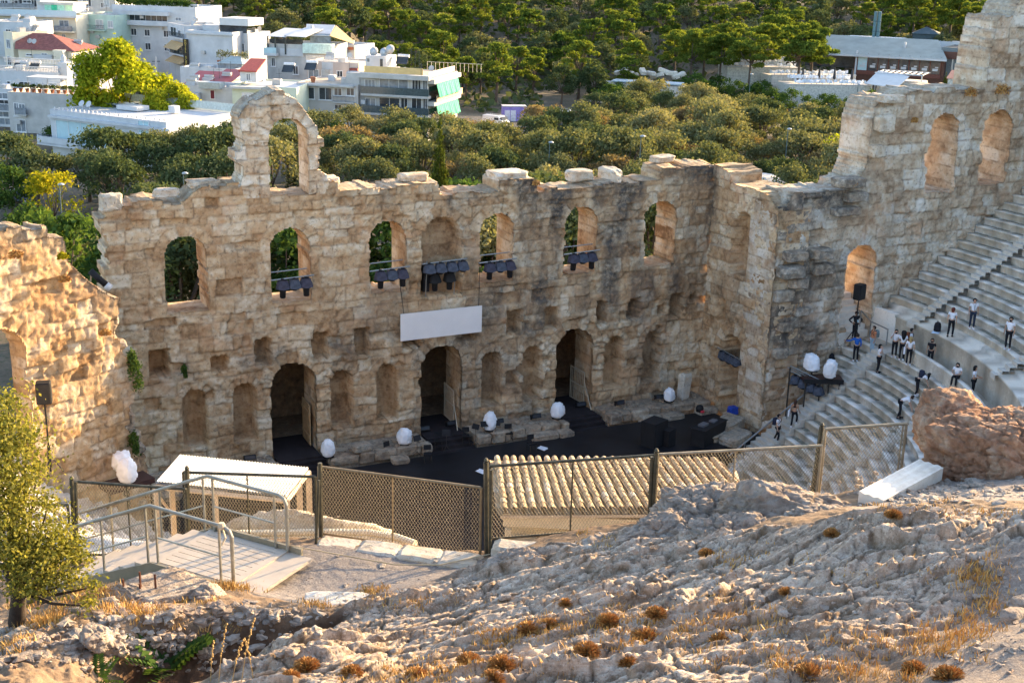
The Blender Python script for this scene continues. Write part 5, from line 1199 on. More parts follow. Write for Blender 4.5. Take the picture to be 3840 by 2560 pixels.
slope_rock((3130, 2440), 15.9, (.32, .2, .14), 30, 'tilted flat stone under the ridge', -.2, 5)
# pale slab at the path
mb = MB(); rock_mb(mb, (0, 0, 0), (1.15, .5, .16), 61, -.05, 5, .05); o = attrs_flat(mb.build('stone_slab', M['limew']), .9, 0, 0); o.location = on_ground(1265, 2255)+(0, 0, .0); o.rotation_euler.z = -.42; tag(o, 'bright white stone slab at the near edge of the path', 'stone slab')
# earth heap behind the fence and its hoses
o = outcrop('earth_heap', atD(1080, 2010, 27.3)+(0, 0, -.9), (2.2, .9, 1.45), 35, M['limew'], 'sandy rubble heap behind the fence by the canopy', 'earth heap', 6, .22, None, -.5)
hosem = plain('cream_hose', (.62, .57, .45), .6, .08)
for k, (dz, lab) in enumerate(((.0, 'upper cream corrugated hose lying behind the fence'), (-.16, 'lower cream corrugated hose lying behind the fence'))):
    pts_ = [atD(x, y+k*22, D) for x, y, D in ((880, 2000, 26.4), (1050, 1998, 26.5), (1200, 1994, 26.6), (1380, 1996, 26.7), (1480, 2012, 26.7), (1560, 2040, 26.4))]
    dense = []
    for a, b in zip(pts_[:-1], pts_[1:]):
        for i in range(26): dense.append(a+(b-a)*i/26)
    mb = MB(); mb.tube([p-dense[0] for p in dense], [.075+.012*(i % 2) for i in range(len(dense))], 8); o = mb.build('hose', hosem, smooth=False); o.location = dense[0]; tag(o, lab, 'hose')
# tall dry stalks at the lower left
for i, (x, y) in enumerate(((820, 2585), (870, 2575), (905, 2560), (790, 2600), (950, 2540))):
    b = on_ground(x, min(y, 2558)); r_ = random.Random(i); mb = MB(); L_ = r_.uniform(.55, .95); lean = r_.uniform(-.15, .25); mb.tube([(0, 0, 0), (lean*.4, 0, L_*.55), (lean, 0, L_)], [.006, .005, .003], 5)
    for k in range(14): h = L_*(.45+.04*k); mb.lathe([(.004, 0), (.014, .015), (.004, .035)], (lean*(h/L_)**1.5+r_.uniform(-.015, .015), r_.uniform(-.015, .015), h), 5)
    o = mb.build('dry_stalk', plain('straw_stalk', (.50, .32, .12), .9)); o.location = b; tag(o, 'tall dry flower stalk by the left edge of the big near rock', 'dry stalk', 'tall dry stalks at the lower left')
# ---------------------------------------------------------------- dry grass, cushions, pebbles
t = NT('dry_grass'); ri = t.n('ShaderNodeNewGeometry').outputs['Random Per Island']
t.col(t.ramp(ri, [(0, (.38, .20, .05)), (.5, (.52, .31, .09)), (1, (.64, .44, .16))])); t.p(Roughness=.8); M['dry'] = t.m
t = NT('dry_cushion'); ri = t.n('ShaderNodeNewGeometry').outputs['Random Per Island']
t.col(t.ramp(ri, [(0, (.22, .10, .03)), (.5, (.40, .20, .055)), (1, (.50, .30, .10))])); t.p(Roughness=.85); M['cush'] = t.m
def blades(n, pf, hh, ww, seed, lean=.5):
    r = np.random.RandomState(seed); V = np.zeros((n, 4, 3))
    for i in range(n):
        p, h = pf(r); a = r.uniform(0, 2*PI); l = r.uniform(0, lean); b = r.uniform(0, 2*PI); hgt = h*r.uniform(.5, 1.2); w = ww*r.uniform(.6, 1.3)
        d = np.array([math.cos(a), math.sin(a), 0])*w; tp = np.array([math.cos(b)*l*hgt, math.sin(b)*l*hgt, hgt])
        V[i, 0] = p-d; V[i, 1] = p+d; V[i, 2] = p+tp*np.array([.55, .55, .62])+d*.7; V[i, 3] = p+tp
    return V.reshape(-1, 3), np.arange(n*4).reshape(n, 4)
# tufts of grass: centres and spread on the hillside
GR = []
def gpatch(px, py, sx, sy, n, h): GR.append((px, py, sx, sy, int(n*.8), h*.45))
for a in [(2150, 2380, 330, 45, 1500, .22), (1900, 2390, 120, 40, 500, .2), (2500, 2350, 260, 50, 900, .22), (1700, 2510, 260, 40, 900, .2), (1500, 2545, 200, 30, 600, .2), (3000, 2490, 330, 40, 900, .26), (3350, 2400, 200, 40, 500, .26), (3680, 2200, 70, 110, 700, .26), (3600, 2380, 120, 70, 700, .26), (2850, 2330, 120, 60, 400, .22),
          (2600, 1935, 120, 25, 500, .3), (2760, 1920, 60, 20, 200, .3), (870, 2210, 70, 14, 500, .3), (480, 2290, 150, 40, 900, .3), (330, 2250, 120, 40, 700, .4), (700, 2250, 120, 25, 400, .25), (1420, 2215, 90, 18, 350, .25), (1560, 2260, 120, 20, 250, .2), (1200, 2270, 60, 12, 250, .3), (130, 2330, 120, 50, 600, .4), (2250, 2030, 120, 20, 200, .2),
          (3450, 1900, 150, 20, 250, .2), (2750, 2090, 60, 20, 200, .2), (800, 2380, 200, 60, 200, .25), (3700, 1930, 120, 15, 150, .2), (60, 2420, 70, 40, 300, .4), (2350, 2250, 400, 60, 300, .15), (3100, 2150, 350, 80, 300, .14)]: gpatch(*a)
pos = []; r = np.random.RandomState(3)
for (px, py, sx, sy, n, h) in GR:
    cl = [on_ground(px+r.normal()*sx*.6, py+r.normal()*sy*.6) for _ in range(max(4, n//28))]
    for i in range(n):
        c_ = cl[r.randint(len(cl))]; q = c_+np.array([r.normal()*.10, r.normal()*.10, 0]); pos.append((q, h))
pv = np.array([p for p, _ in pos]); u_, v_ = (pv-CAM)@_r, (pv-CAM)@FH; pv[:, 2] = ground_z(u_, v_)[0]-.01
it = iter(range(len(pos)))
V, F = blades(len(pos), lambda r: (lambda k: (pv[k], pos[k][1]))(next(it)), None, .0085, 8, .8)
tag(npmesh('dry_grass', V, F, M['dry']), 'golden dry grass scattered over the near rocks', 'grass', kind='stuff')
# round cushions of dry spurge
def cushion_mesh(seed):
    r = np.random.RandomState(seed); n = 700; V = np.zeros((n, 4, 3))
    for i in range(n):
        d = r.normal(size=3); d[2] = abs(d[2]); d /= np.linalg.norm(d); p0 = d*np.array([.11, .11, .07])*r.uniform(.3, .9); p1 = d*np.array([.20, .20, .17])*r.uniform(.8, 1.1)
        s = np.cross(d, r.normal(size=3)); s = s/np.linalg.norm(s)*.008
        V[i] = [p0-s, p0+s, p1+s*.8, p1-s*.8]
    return V.reshape(-1, 3), np.arange(n*4).reshape(n, 4)
cm = [cushion_mesh(k) for k in range(3)]
CU = [(1150, 2500, 1.0), (1320, 2520, .8), (1090, 2535, .7), (1980, 2360, .9), (2280, 2330, .9), (2460, 2300, .8), (2060, 2340, .7), (1760, 2480, .9), (1880, 2495, 1.0), (2420, 2390, 1.0), (2350, 2480, .7), (2700, 2400, .8), (3120, 2000, .7), (3350, 1930, .7), (2650, 2075, .7),
      (3030, 2525, .9), (3430, 2510, .8), (3560, 2540, 1.0), (1560, 2530, .8), (2120, 2260, .6), (2950, 2220, .6), (2200, 2440, .9), (1850, 2540, .8)]
cu0 = []
for i, (x, y, s) in enumerate(CU):
    if i < 3: o = npmesh('dry_cushion', *cm[i], M['cush']); tag(o, 'round orange cushion of dry spurge on the near rocks', 'dry shrub', 'orange cushions of dry spurge on the rocks'); cu0.append(o)
    else: o = dup(cu0[i % 3])
    o.location = on_ground(x, y)-(0, 0, .02); o.scale = (s, s, s*.9); o.rotation_euler.z = i*1.3
# pebbles and rubble
mb = MB(); r = random.Random(9)
def stones(cx, cy, sx, sy, n, a, b):
    for i in range(n):
        p = on_ground(cx+r.gauss(0, 1)*sx, cy+r.gauss(0, 1)*sy); s = a+(b-a)*r.random()**2.5
        rock_mb(mb, p+np.array([0, 0, s*.02]), (s*r.uniform(1.1, 1.8), s, s*r.uniform(.5, .85)), r.randint(0, 9999), r.uniform(0, 3), 1, .34, r.uniform(-.3, .3))
stones(3550, 1830, 170, 30, 420, .03, .14); stones(3400, 1860, 90, 25, 150, .04, .16); stones(250, 2410, 260, 45, 520, .03, .17); stones(800, 2300, 300, 22, 300, .03, .17); stones(3750, 2350, 90, 140, 160, .02, .08); stones(1300, 2180, 230, 30, 160, .012, .035); stones(2300, 2300, 800, 120, 260, .03, .12); stones(700, 2440, 200, 50, 120, .04, .16)
o = attrs_flat(mb.build('rubble', M['greyrock']), .7, 0, .2); tag(o, 'loose pale pebbles and rubble on the near slope', 'rubble', kind='stuff')
# ================================================================ people
SKINM = {k: plain('skin_'+k, c, .6, .06) for k, c in {'light': (.52, .33, .24), 'tan': (.40, .23, .15)}.items()}
CLO = {k: plain('cloth_'+k, c, .9, .08, 5) for k, c in {'white': (.74, .74, .78), 'black': (.012, .012, .016), 'navy': (.02, .025, .05), 'blue': (.02, .11, .42), 'orange': (.50, .20, .10), 'jeans': (.30, .42, .52), 'darkjeans': (.025, .035, .06), 'brown': (.22, .07, .03), 'grey': (.16, .22, .23), 'card': (.42, .32, .19)}.items()}
HAIR = {k: plain('hair_'+k, c, .7, .2, 9) for k, c in {'black': (.008, .007, .007), 'brown': (.03, .018, .012), 'blond': (.42, .28, .12), 'red': (.16, .035, .02), 'auburn': (.06, .025, .015)}.items()}
def skin(name, chains, mat, parent, root=0):
    """one continuous limbed surface grown round a skeleton of (point, radius) chains"""
    V, E, R = [], [], []; key = {}
    for ch in chains:
        prev = None
        for p, r in ch:
            k = tuple(round(float(c), 3) for c in p)
            if k not in key: key[k] = len(V); V.append(k); R.append(r)
            i = key[k]
            if prev is not None and prev != i: E.append((prev, i))
            prev = i
    me = bpy.data.meshes.new(name); me.from_pydata(V, E, []); me.materials.append(mat)
    o = link(bpy.data.objects.new(name, me)); o.parent = parent
    s = o.modifiers.new('skin', 'SKIN'); s.use_smooth_shade = True
    for i, d in enumerate(me.skin_vertices[0].data):
        d.radius = (R[i], R[i]*.86) if R[i] > .1 else (R[i], R[i]); d.use_root = (i == root)
    b = o.modifiers.new('sub', 'SUBSURF'); b.levels = 1; b.render_levels = 1
    return o
def person(px, label, rz, top='white', bottom='black', hair='black', long=0, skinc='light', arms='down', pose='stand', h=1.72, shoes='white', sleeves=1, mask=False, bag=None, at=None, crop=False, fem=False, extra=None):
    p0 = at if at is not None else on_seats(*px)
    q = thing('person', label, 'person', p0, rz, None); q.scale = (h/1.72,)*3
    v = lambda *a: np.array(a, float)
    pel, spi, che, nek, hed, htp = v(0, 0, .95), v(0, 0, 1.12), v(0, -.01, 1.32), v(0, 0, 1.47), v(0, -.02, 1.57), v(0, -.015, 1.68)
    sh = [v(s*.175, 0, 1.41) for s in (-1, 1)]; el = [v(s*.235, .03, 1.14) for s in (-1, 1)]; wr = [v(s*.24, -.06, .90) for s in (-1, 1)]
    hp = [v(s*.09, 0, .92) for s in (-1, 1)]; kn = [v(s*.10, -.02, .50) for s in (-1, 1)]; an = [v(s*.105, .03, .09) for s in (-1, 1)]
    if arms == 'hips': el = [v(s*.40, .05, 1.17) for s in (-1, 1)]; wr = [v(s*.22, -.07, 1.0) for s in (-1, 1)]
    if arms == 'reach': el[1] = v(.42, -.06, 1.24); wr[1] = v(.62, -.2, 1.20)
    if arms == 'phone': el[0] = v(-.27, -.12, 1.16); wr[0] = v(-.12, -.16, 1.5); el[1] = v(.25, -.1, 1.15); wr[1] = v(.08, -.28, 1.10)
    if arms == 'hold': el = [v(s*.25, -.02, 1.14) for s in (-1, 1)]; wr = [v(s*.10, -.27, 1.12) for s in (-1, 1)]
    if arms == 'face': el[0] = v(-.2, -.14, 1.2); wr[0] = v(-.06, -.14, 1.46); el[1] = v(.2, -.14, 1.16); wr[1] = v(.0, -.2, 1.2)
    if pose == 'climb': kn[0] = v(-.1, -.28, .62); an[0] = v(-.1, -.18, .27); kn[1] = v(.1, .0, .5); an[1] = v(.1, .14, .09); el[0] = v(-.26, .1, 1.16); wr[0] = v(-.28, -.1, .98)
    if pose == 'walk': kn[0] = v(-.1, -.12, .50); an[0] = v(-.1, -.05, .10); kn[1] = v(.1, .06, .5); an[1] = v(.1, .22, .12)
    if pose == 'bend':
        def bd(p, a=1.15):
            d = p-pel; return pel+np.array([d[0], d[1]*math.cos(a)-d[2]*math.sin(a), d[1]*math.sin(a)+d[2]*math.cos(a)])
        spi, che, nek, hed, htp = [bd(x, .95 if x is spi else 1.1) for x in (spi, che, nek, hed, htp)]; sh = [bd(x, 1.1) for x in sh]
        el = [x+v(0, -.08, -.28) for x in sh]; wr = [x+v(0, -.10, -.24) for x in el]
        kn[0] = v(-.12, -.06, .5); an[0] = v(-.14, .06, .09); an[1] = v(.12, -.06, .09)
    if pose == 'sit':
        dz = v(0, 0, -.87); pel, spi, che, nek, hed, htp = [x+dz for x in (pel, spi, che, nek, hed, htp)]; sh = [x+dz for x in sh]
        hp = [x+dz+v(0, -.03, .02) for x in hp]; kn = [v(s*.1, -.42, .12) for s in (-1, 1)]; an = [v(s*.12, -.48, -.36) for s in (-1, 1)]
        el = [v(s*.26, -.1, .30) for s in (-1, 1)]; wr = [v(s*.1, -.32, .28) for s in (-1, 1)]
        hed = hed+v(0, -.05, -.01); htp = htp+v(0, -.09, -.02)
    md = lambda a, b, t=.5: a+(b-a)*t
    fore = [md(el[i], wr[i], .5) for i in (0, 1)]
    body = [[(pel, .12), (spi, .11), (che, .125), (nek, .055), (md(nek, hed, .6), .062), (hed, .088), (md(hed, htp, .6), .088), (htp, .06)]]
    for i in (0, 1):
        body.append([(che, .125), (sh[i], .052), (md(sh[i], el[i]), .045), (el[i], .037), (fore[i], .036), (wr[i], .025), (wr[i]+(wr[i]-el[i])*.22, .03)])
        body.append([(pel, .12), (hp[i], .085), (md(hp[i], kn[i]), .07), (kn[i], .05), (md(kn[i], an[i], .4), .05), (an[i], .033), (an[i]+v(0, -.13, -.055), .03)])
    skin('body', body, SKINM[skinc], q)
    for i in (0, 1):     # palm with five separate fingers
        d = wr[i]-el[i]; d /= np.linalg.norm(d); sd = np.cross(d, v(0, 0, 1)) if abs(d[2]) < .9 else v(0, 1, 0); sd /= np.linalg.norm(sd); b0 = wr[i]+d*.03
        mb = MB(); mb.tube([b0-d*.02, b0+d*.05], [.026, .034], 6)
        for k, ln_ in enumerate((.062, .075, .07, .055)):
            a = b0+d*.06+sd*(.024-.016*k); mb.tube([a, a+d*ln_*.5, a+d*ln_+v(0, -.012, 0)], [.009, .0085, .006], 5)
        a = b0+d*.012+sd*.03; mb.tube([a, a+sd*.022+d*.025, a+sd*.024+d*.055], [.011, .01, .007], 5)
        mb.build('hand', SKINM[skinc], q, True)
    lift = .015
    if crop: sc_ = [[(md(spi, che, .35), .118), (che, .14), (md(che, nek, .35), .12)]]
    else:
        sc_ = [[(md(pel, spi, .1), .135 if not fem else .13), (spi, .128 if not fem else .118), (che, .145), (md(che, nek, .55), .095)]]
        for i in (0, 1):
            e_ = md(sh[i], el[i], .55); c_ = [(che, .145), (sh[i], .07), (e_, .064)]
            if sleeves == 2: c_ += [(el[i], .055), (fore[i], .05), (md(el[i], wr[i], .92), .04)]
            sc_.append(c_)
    skin('shirt', sc_, CLO[top], q)
    tr = []
    for i in (0, 1): tr.append([(md(pel, spi, .15), .132), (hp[i], .10 if not fem else .105), (md(hp[i], kn[i]), .085), (kn[i], .066), (md(kn[i], an[i], .5), .062), (md(kn[i], an[i], .97), .052)])
    skin('trousers', tr, CLO[bottom], q)
    for i in (0, 1):
        a = an[i]; mb = MB(); mb.lathe([(.02, -.085), (.05, -.08), (.05, -.045), (.042, 0), (.02, .01)], a+v(0, .0, 0), 8)
        mb.tube([a+v(0, .02, -.05), a+v(0, -.07, -.052), a+v(0, -.16, -.06), a+v(0, -.19, -.065)], [.042, .045, .04, .02], 8)
        mb.build('shoe', CLO[shoes] if shoes in CLO else CLO['white'], q, True)
    ax = htp-hed; ax /= np.linalg.norm(ax)
    bm = bmesh.new(); bmesh.ops.create_icosphere(bm, subdivisions=3, radius=1); P = np.array([x.co[:] for x in bm.verts]); bm.free()
    bm = bmesh.new(); bmesh.ops.create_icosphere(bm, subdivisions=3, radius=1)
    c0 = hed+ax*.055+v(0, .018, 0); rad = np.array([.104, .112, .108])*(1.45 if long == 3 else 1.06)
    P = P*(1+.06*fbm(P[:, 0]*5, P[:, 1]*5, P[:, 2]*5, o=2, s=int(abs(p0[0])*10)))[:, None]*rad
    if long: P[:, 2] -= np.where((P[:, 2] < 0) & (P[:, 1] > -.02), (.24 if long >= 2 else .10)*np.clip((P[:, 1]+.02)/.08, 0, 1)*(-P[:, 2]/.1), 0)
    P[:, 1] = np.where((P[:, 2] < .035), np.maximum(P[:, 1], -.035), P[:, 1])
    mb = MB(); mb.add(P+c0, [[x.index for x in f.verts] for f in bm.faces]); bm.free(); mb.build('hair', HAIR[hair], q, True)
    if mask:
        mb = MB(); mb.tube([hed+v(0, -.06, -.035), hed+v(0, -.105, -.02)], [.06, .045], 8); mb.build('mask', CLO['black'], q, True)
    if bag:
        side, cl = bag; y = .2 if side == 'back' else 0
        mb = MB(); bmx = che*0+md(spi, che, .7)
        if side == 'back':
            d = np.cross(sh[1]-sh[0], nek-pel); d = -d/np.linalg.norm(d); d = d if d[1] > -.2 else -d
            Rm = Matrix(((1, 0, 0), (0, 1, 0), (0, 0, 1))); mb.lathe([(.10, -.22), (.16, -.2), (.165, .0), (.14, .17), (.06, .22)], bmx+d*.20, 8); mb.build('backpack', CLO[cl], q, True)
            mb = MB()
            for s in (-1, 1): mb.tube([bmx+d*.15+v(s*.1, 0, .17), sh[(s+1)//2]*.7+nek*.3+v(0, -.02, .05), che+v(s*.11, -.135, .02), spi+v(s*.15, -.06, .05)], .017, 5)
            mb.build('strap', CLO['black'], q)
        else:
            mb = MB(); mb.box(v(.3, .04, .86), (.10, .3, .36)); mb.build('shoulder_bag', CLO[cl], q); mb = MB(); mb.tube([v(.3, .04, 1.04), sh[1]+v(.02, 0, .07)], .012, 5); mb.build('strap', CLO[cl], q)
    if extra: extra(q, locals())
    return q
Z4 = lambda x, y: (3040+x*.38259, 1060+y*.38259)
Z5 = lambda x, y: (2700+x*.34014, 1500+y*.34014)
cb = YAW   # turning an object by -cb makes it face the camera
def face(deg): return -cb+RAD(deg)   # 0 faces the camera, +90 faces picture right, 180 faces away
def badge(q, L_):
    mb = MB(); mb.box((.06, -.15, 1.15), (.11, .015, .15)); mb.build('badge', plain('badge_blue', (.45, .65, .75), .5), q)
    mb = MB(); mb.lathe([(.11, 0), (.105, .05), (.06, .09), (.01, .1)], (0, -.02, 1.63), 10); mb.box((0, -.13, 1.645), (.15, .12, .015)); mb.build('cap', CLO['black'], q, True)
def lanyard(q, L_):
    mb = MB(); mb.tube([(-.06, -.07, 1.44), (0, -.155, 1.2), (.06, -.07, 1.44)], .014, 5); mb.tube([(0, -.155, 1.2), (0, -.15, 1.05)], .01, 5); mb.build('lanyard', CLO['navy'], q)
person(Z4(425, 548), 'man in black cap and black clothes with hands on his hips and a blue badge', face(5), 'black', 'black', 'black', 0, 'tan', 'hips', sleeves=2, shoes='black', extra=badge)
person(Z4(435, 770), 'man in a blue long sleeved shirt seen from behind, reaching out his right arm', face(175), 'blue', 'black', 'brown', 0, 'light', 'reach', sleeves=2)
person(Z4(595, 705), 'man in an orange shirt and light jeans wearing a grey backpack', face(-75), 'orange', 'jeans', 'brown', 0, 'tan', 'down', bag=('back', 'grey'), h=1.78)
person(Z4(655, 880), 'woman with long black hair, white tee and wide black trousers, hand at her face', face(60), 'white', 'black', 'black', 2, 'light', 'face', shoes='black', fem=True)
person(Z4(862, 600), 'bearded man in a white tee carrying a brown leather backpack', face(75), 'white', 'black', 'black', 0, 'light', 'down', bag=('back', 'brown'), shoes='black', at=np.array(pol(25.1, RAD(8.2), 5.62)))
person(Z4(805, 795), 'woman in a white tee and black mask holding a phone to her ear', face(-20), 'white', 'black', 'black', 1, 'light', 'phone', mask=True, fem=True, h=1.66)
person(Z4(930, 755), 'woman with big curly black hair in a white tee, seen from behind', face(170), 'white', 'black', 'black', 3, 'tan', 'hold', fem=True, h=1.74, at=np.array(pol(24.2, RAD(9.5), lowZ(7))))
person(Z4(1030, 810), 'blonde woman in a white tee with a white shoulder bag', face(165), 'white', 'black', 'blond', 2, 'light', 'down', fem=True, bag=('side', 'white'), h=1.68, at=np.array(pol(24.1, RAD(11.6), lowZ(7))))
person(Z4(1120, 700), 'woman in a black top and mask standing behind the curved parapet', face(-30), 'black', 'black', 'brown', 1, 'tan', 'down', mask=True, fem=True, h=1.68, shoes='black', at=np.array(pol(25.2, RAD(12.6), 5.62)))
person(Z4(1365, 530), 'red haired woman in a white tee walking away along the podium edge', face(150), 'white', 'black', 'red', 1, 'light', 'down', 'walk', fem=True, shoes='black')
person(Z4(1570, 480), 'man in a white tee with a dark lanyard and dark jeans, head bowed', face(-5), 'white', 'darkjeans', 'black', 0, 'tan', 'down', extra=lanyard, h=1.76)
person(Z4(1925, 655), 'dark haired man in a white tee and black trousers standing farthest right', face(-40), 'white', 'black', 'black', 0, 'tan', 'down', mask=True, h=1.8)
person(Z4(862, 1325), 'man in a white tee bending forward to straighten a seat pad', face(70), 'white', 'black', 'brown', 0, 'light', 'down', 'bend', shoes='black', h=1.78)
person(Z4(1030, 1103), 'long haired woman with a dark backpack leaning over a marble row', face(80), 'white', 'black', 'black', 2, 'light', 'down', 'bend', bag=('back', 'navy'), fem=True)
person(Z4(1430, 930), 'person in a white tee and mask sitting on the curved parapet looking down', face(-35), 'white', 'black', 'black', 1, 'light', 'hold', 'sit', mask=True, shoes='black', fem=True)
person(Z4(1690, 885), 'dark long haired person in a white tee half hidden behind the red boulder', face(60), 'white', 'black', 'black', 2, 'tan', 'hold', 'stand', fem=True, at=np.array(pol(25.2, RAD(24.2), 5.62)))
person(Z5(805, 318), 'woman in a black crop top climbing the aisle with a turquoise white bag', face(150), 'black', 'black', 'auburn', 2, 'tan', 'down', 'climb', fem=True, crop=True, bag=('side', 'white'), h=1.68)
person(Z5(625, 468), 'man in a white tee with a navy backpack climbing the bottom of the aisle', face(60), 'white', 'black', 'black', 0, 'light', 'down', 'walk', bag=('back', 'navy'), shoes='black', h=1.76)
def backpack(p, label, col='black', rz=0, s=1):
    q = thing('backpack', label, 'backpack', p, rz); q.scale = (s,)*3
    mb = MB(); mb.lathe([(.13, 0), (.19, .03), (.19, .28), (.15, .45), (.05, .52)], n=10); mb.build('sack', CLO[col], q, True)
    mb = MB(); mb.lathe([(.05, .05), (.12, .07), (.12, .24), (.05, .27)], (0, -.14, 0), 8); mb.build('pocket', CLO[col], q, True)
    mb = MB(); mb.tube([(-.05, .05, .5), (0, .05, .58), (.05, .05, .5)], .012, 5); mb.build('handle', CLO['black'], q)
backpack(on_seats(*Z4(1238, 478)), 'black backpack standing on the podium ledge near a white paper', rz=face(0), s=1.1)
mb = MB(); mb.box((0, 0, .01), (.55, .4, .02)); mb.box((.0, .03, .026), (.5, .33, .012)); o = mb.build('paper_sheet', plain('bluish_paper', (.55, .68, .82), .7)); o.location = on_seats(*Z4(1225, 495)); o.rotation_euler.z = .6; tag(o, 'pale blue white papers lying in front of the black backpack', 'paper sheet')
backpack(on_seats(*Z4(205, 775)), 'black backpack left on the marble near the two white covers', rz=face(20))
# ================================================================ trees
def leafmat(name, cols, trans=.35, vary=.35):
    t = NT(name); ri = t.n('ShaderNodeNewGeometry').outputs['Random Per Island']; oi = t.n('ShaderNodeObjectInfo').outputs['Random']
    f = t.math('ADD', t.math('MULTIPLY', ri, 1-vary), t.math('MULTIPLY', oi, vary))
    c = t.ramp(f, [(.12+.76*i/(len(cols)-1), k) for i, k in enumerate(cols)])
    d = t.n('ShaderNodeBsdfDiffuse'); tr = t.n('ShaderNodeBsdfTranslucent'); mx = t.n('ShaderNodeMixShader'); mx.inputs[0].default_value = trans
    t.l(c, d.inputs[0]); t.l(t.mix(1.0, c, (1.0, .95, .45), 'MULTIPLY'), tr.inputs[0]); t.l(d.outputs[0], mx.inputs[1]); t.l(tr.outputs[0], mx.inputs[2]); t.l(mx.outputs[0], t.out.inputs[0])
    return t.m
LM = {'olive': leafmat('olive_leaves', [(.075, .092, .046), (.13, .148, .07), (.20, .20, .10), (.29, .265, .14)], .36, .5),
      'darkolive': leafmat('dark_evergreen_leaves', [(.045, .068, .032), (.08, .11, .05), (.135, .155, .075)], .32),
      'pine': leafmat('pine_needles', [(.055, .095, .024), (.115, .165, .032), (.22, .25, .045)], .45),
      'lime': leafmat('bright_yellow_green_leaves', [(.15, .20, .014), (.29, .34, .024), (.46, .45, .04)], .5),
      'green': leafmat('mid_green_leaves', [(.03, .065, .02), (.06, .11, .03), (.11, .17, .04)], .4),
      'cypress': leafmat('cypress_leaves', [(.025, .042, .010), (.055, .075, .014), (.10, .115, .022)], .25),
      'tan': leafmat('tan_dry_leaves', [(.15, .11, .055), (.22, .165, .085), (.30, .23, .12)], .35),
      'yellow': leafmat('yellow_green_leaves', [(.17, .18, .012), (.30, .29, .02), (.42, .37, .03)], .5)}
BARK = plain('bark', (.11, .08, .058), .9, .3, 5)
def leaves(blobs, n, size, seed, flat=.0, spread=.14):
    """leaf clumps through and round a set of blobs ((c),(r3)), denser near the outside"""
    r = np.random.RandomState(seed); C = np.array([b[0] for b in blobs], float); R = np.array([b[1] for b in blobs], float)
    w = (R[:, 0]*R[:, 1]); w = w/w.sum(); k = r.choice(len(C), n, p=w)
    d = r.normal(size=(n, 3)); d /= np.linalg.norm(d, axis=1)[:, None]; d[:, 2] = np.where(d[:, 2] < -.35, -d[:, 2], d[:, 2])
    rad = r.uniform(0, 1, n)**.28*(1+spread*r.normal(size=n))
    P = C[k]+d*R[k]*rad[:, None]
    nn = d*.55+r.normal(size=(n, 3))*.6; nn /= np.linalg.norm(nn, axis=1)[:, None]
    a = np.cross(nn, r.normal(size=(n, 3))); a /= np.linalg.norm(a, axis=1)[:, None]; b = np.cross(nn, a)
    s = size*r.uniform(.55, 1.35, n)[:, None]; s2 = s*r.uniform(.45, .8, n)[:, None]
    V = np.stack([P-a*s, P-b*s2*.9+a*s*.1, P+a*s, P+b*s2], 1)
    return V.reshape(-1, 3), np.arange(n*4).reshape(n, 4)
def crown_blobs(kind, seed, H, Wd):
    r = random.Random(seed); B = []
    if kind == 'olive':
        for i in range(15):
            a = r.uniform(0, 2*PI); q = r.uniform(.1, .72)*Wd; z = H*(.62+.30*(1-(q/Wd)**2)*r.uniform(.5, 1.1)-.12*r.random()); s = Wd*r.uniform(.26, .44); B.append(((q*math.cos(a), q*math.sin(a), z), (s, s, s*.82)))
        for i in range(6):
            a = i*1.05+r.random(); B.append(((Wd*.72*math.cos(a), Wd*.72*math.sin(a), H*.42), (Wd*.3, Wd*.3, H*.2)))
    if kind == 'pine':
        for i in range(34):
            a = r.uniform(0, 2*PI); z = H*r.uniform(.40, 1.0); q = Wd*(1.02-abs(z/H-.60)*1.5)*r.uniform(.2, 1.0); s = Wd*r.uniform(.15, .31); B.append(((q*math.cos(a), q*math.sin(a), z-.2), (s, s, s*.55)))
    if kind == 'tallpine':
        for i in range(34):
            a = r.uniform(0, 2*PI); z = H*r.uniform(.56, 1.0); q = Wd*(1.05-abs(z/H-.72)*2.0)*r.uniform(.2, 1.0); s = Wd*r.uniform(.15, .31); B.append(((q*math.cos(a), q*math.sin(a), z-.2), (s, s, s*.55)))
    if kind == 'round':
        for i in range(22):
            a = r.uniform(0, 2*PI); t_ = r.uniform(-1, 1); q = Wd*math.sqrt(1-t_*t_)*r.uniform(.45, .85); s = Wd*r.uniform(.24, .42); B.append(((q*math.cos(a), q*math.sin(a), H*.58+t_*H*.33), (s, s, s*.9)))
    if kind == 'cypress':
        for i in range(26):
            z = H*(.06+.92*i/25); q = Wd*(.55+.5*math.sin(PI*min(1, (i/25)*.9+.12)))*(1-.75*max(0, i/25-.72)/.28); a = r.uniform(0, 2*PI); B.append(((.12*q*math.cos(a), .12*q*math.sin(a), z), (q, q, H*.07)))
    return B
def trunk_mb(H, r0, blobs, seed, kind):
    r = random.Random(seed); mb = MB()
    if kind == 'cypress': mb.tube([(0, 0, -.5), (0, 0, H*.85)], [r0, r0*.2], 6); return mb
    fk = H*({'pine': .5, 'tallpine': .58}.get(kind, .30)); lean = (r.uniform(-.12, .12)*H, r.uniform(-.12, .12)*H) if kind == 'pine' else (r.uniform(-.3, .3), r.uniform(-.3, .3))
    top = np.array([lean[0]*.5, lean[1]*.5, fk]); mb.tube([(0, 0, -.6), (lean[0]*.15, lean[1]*.2, fk*.5), top], [r0, r0*.8, r0*.62], 7)
    for c, s in blobs[:11]:
        c = np.array(c); m = top+(c-top)*.5+np.array([0, 0, -.06*H]); mb.tube([top, m, c], [r0*.45, r0*.28, r0*.1], 5)
    return mb
PROTO = {}
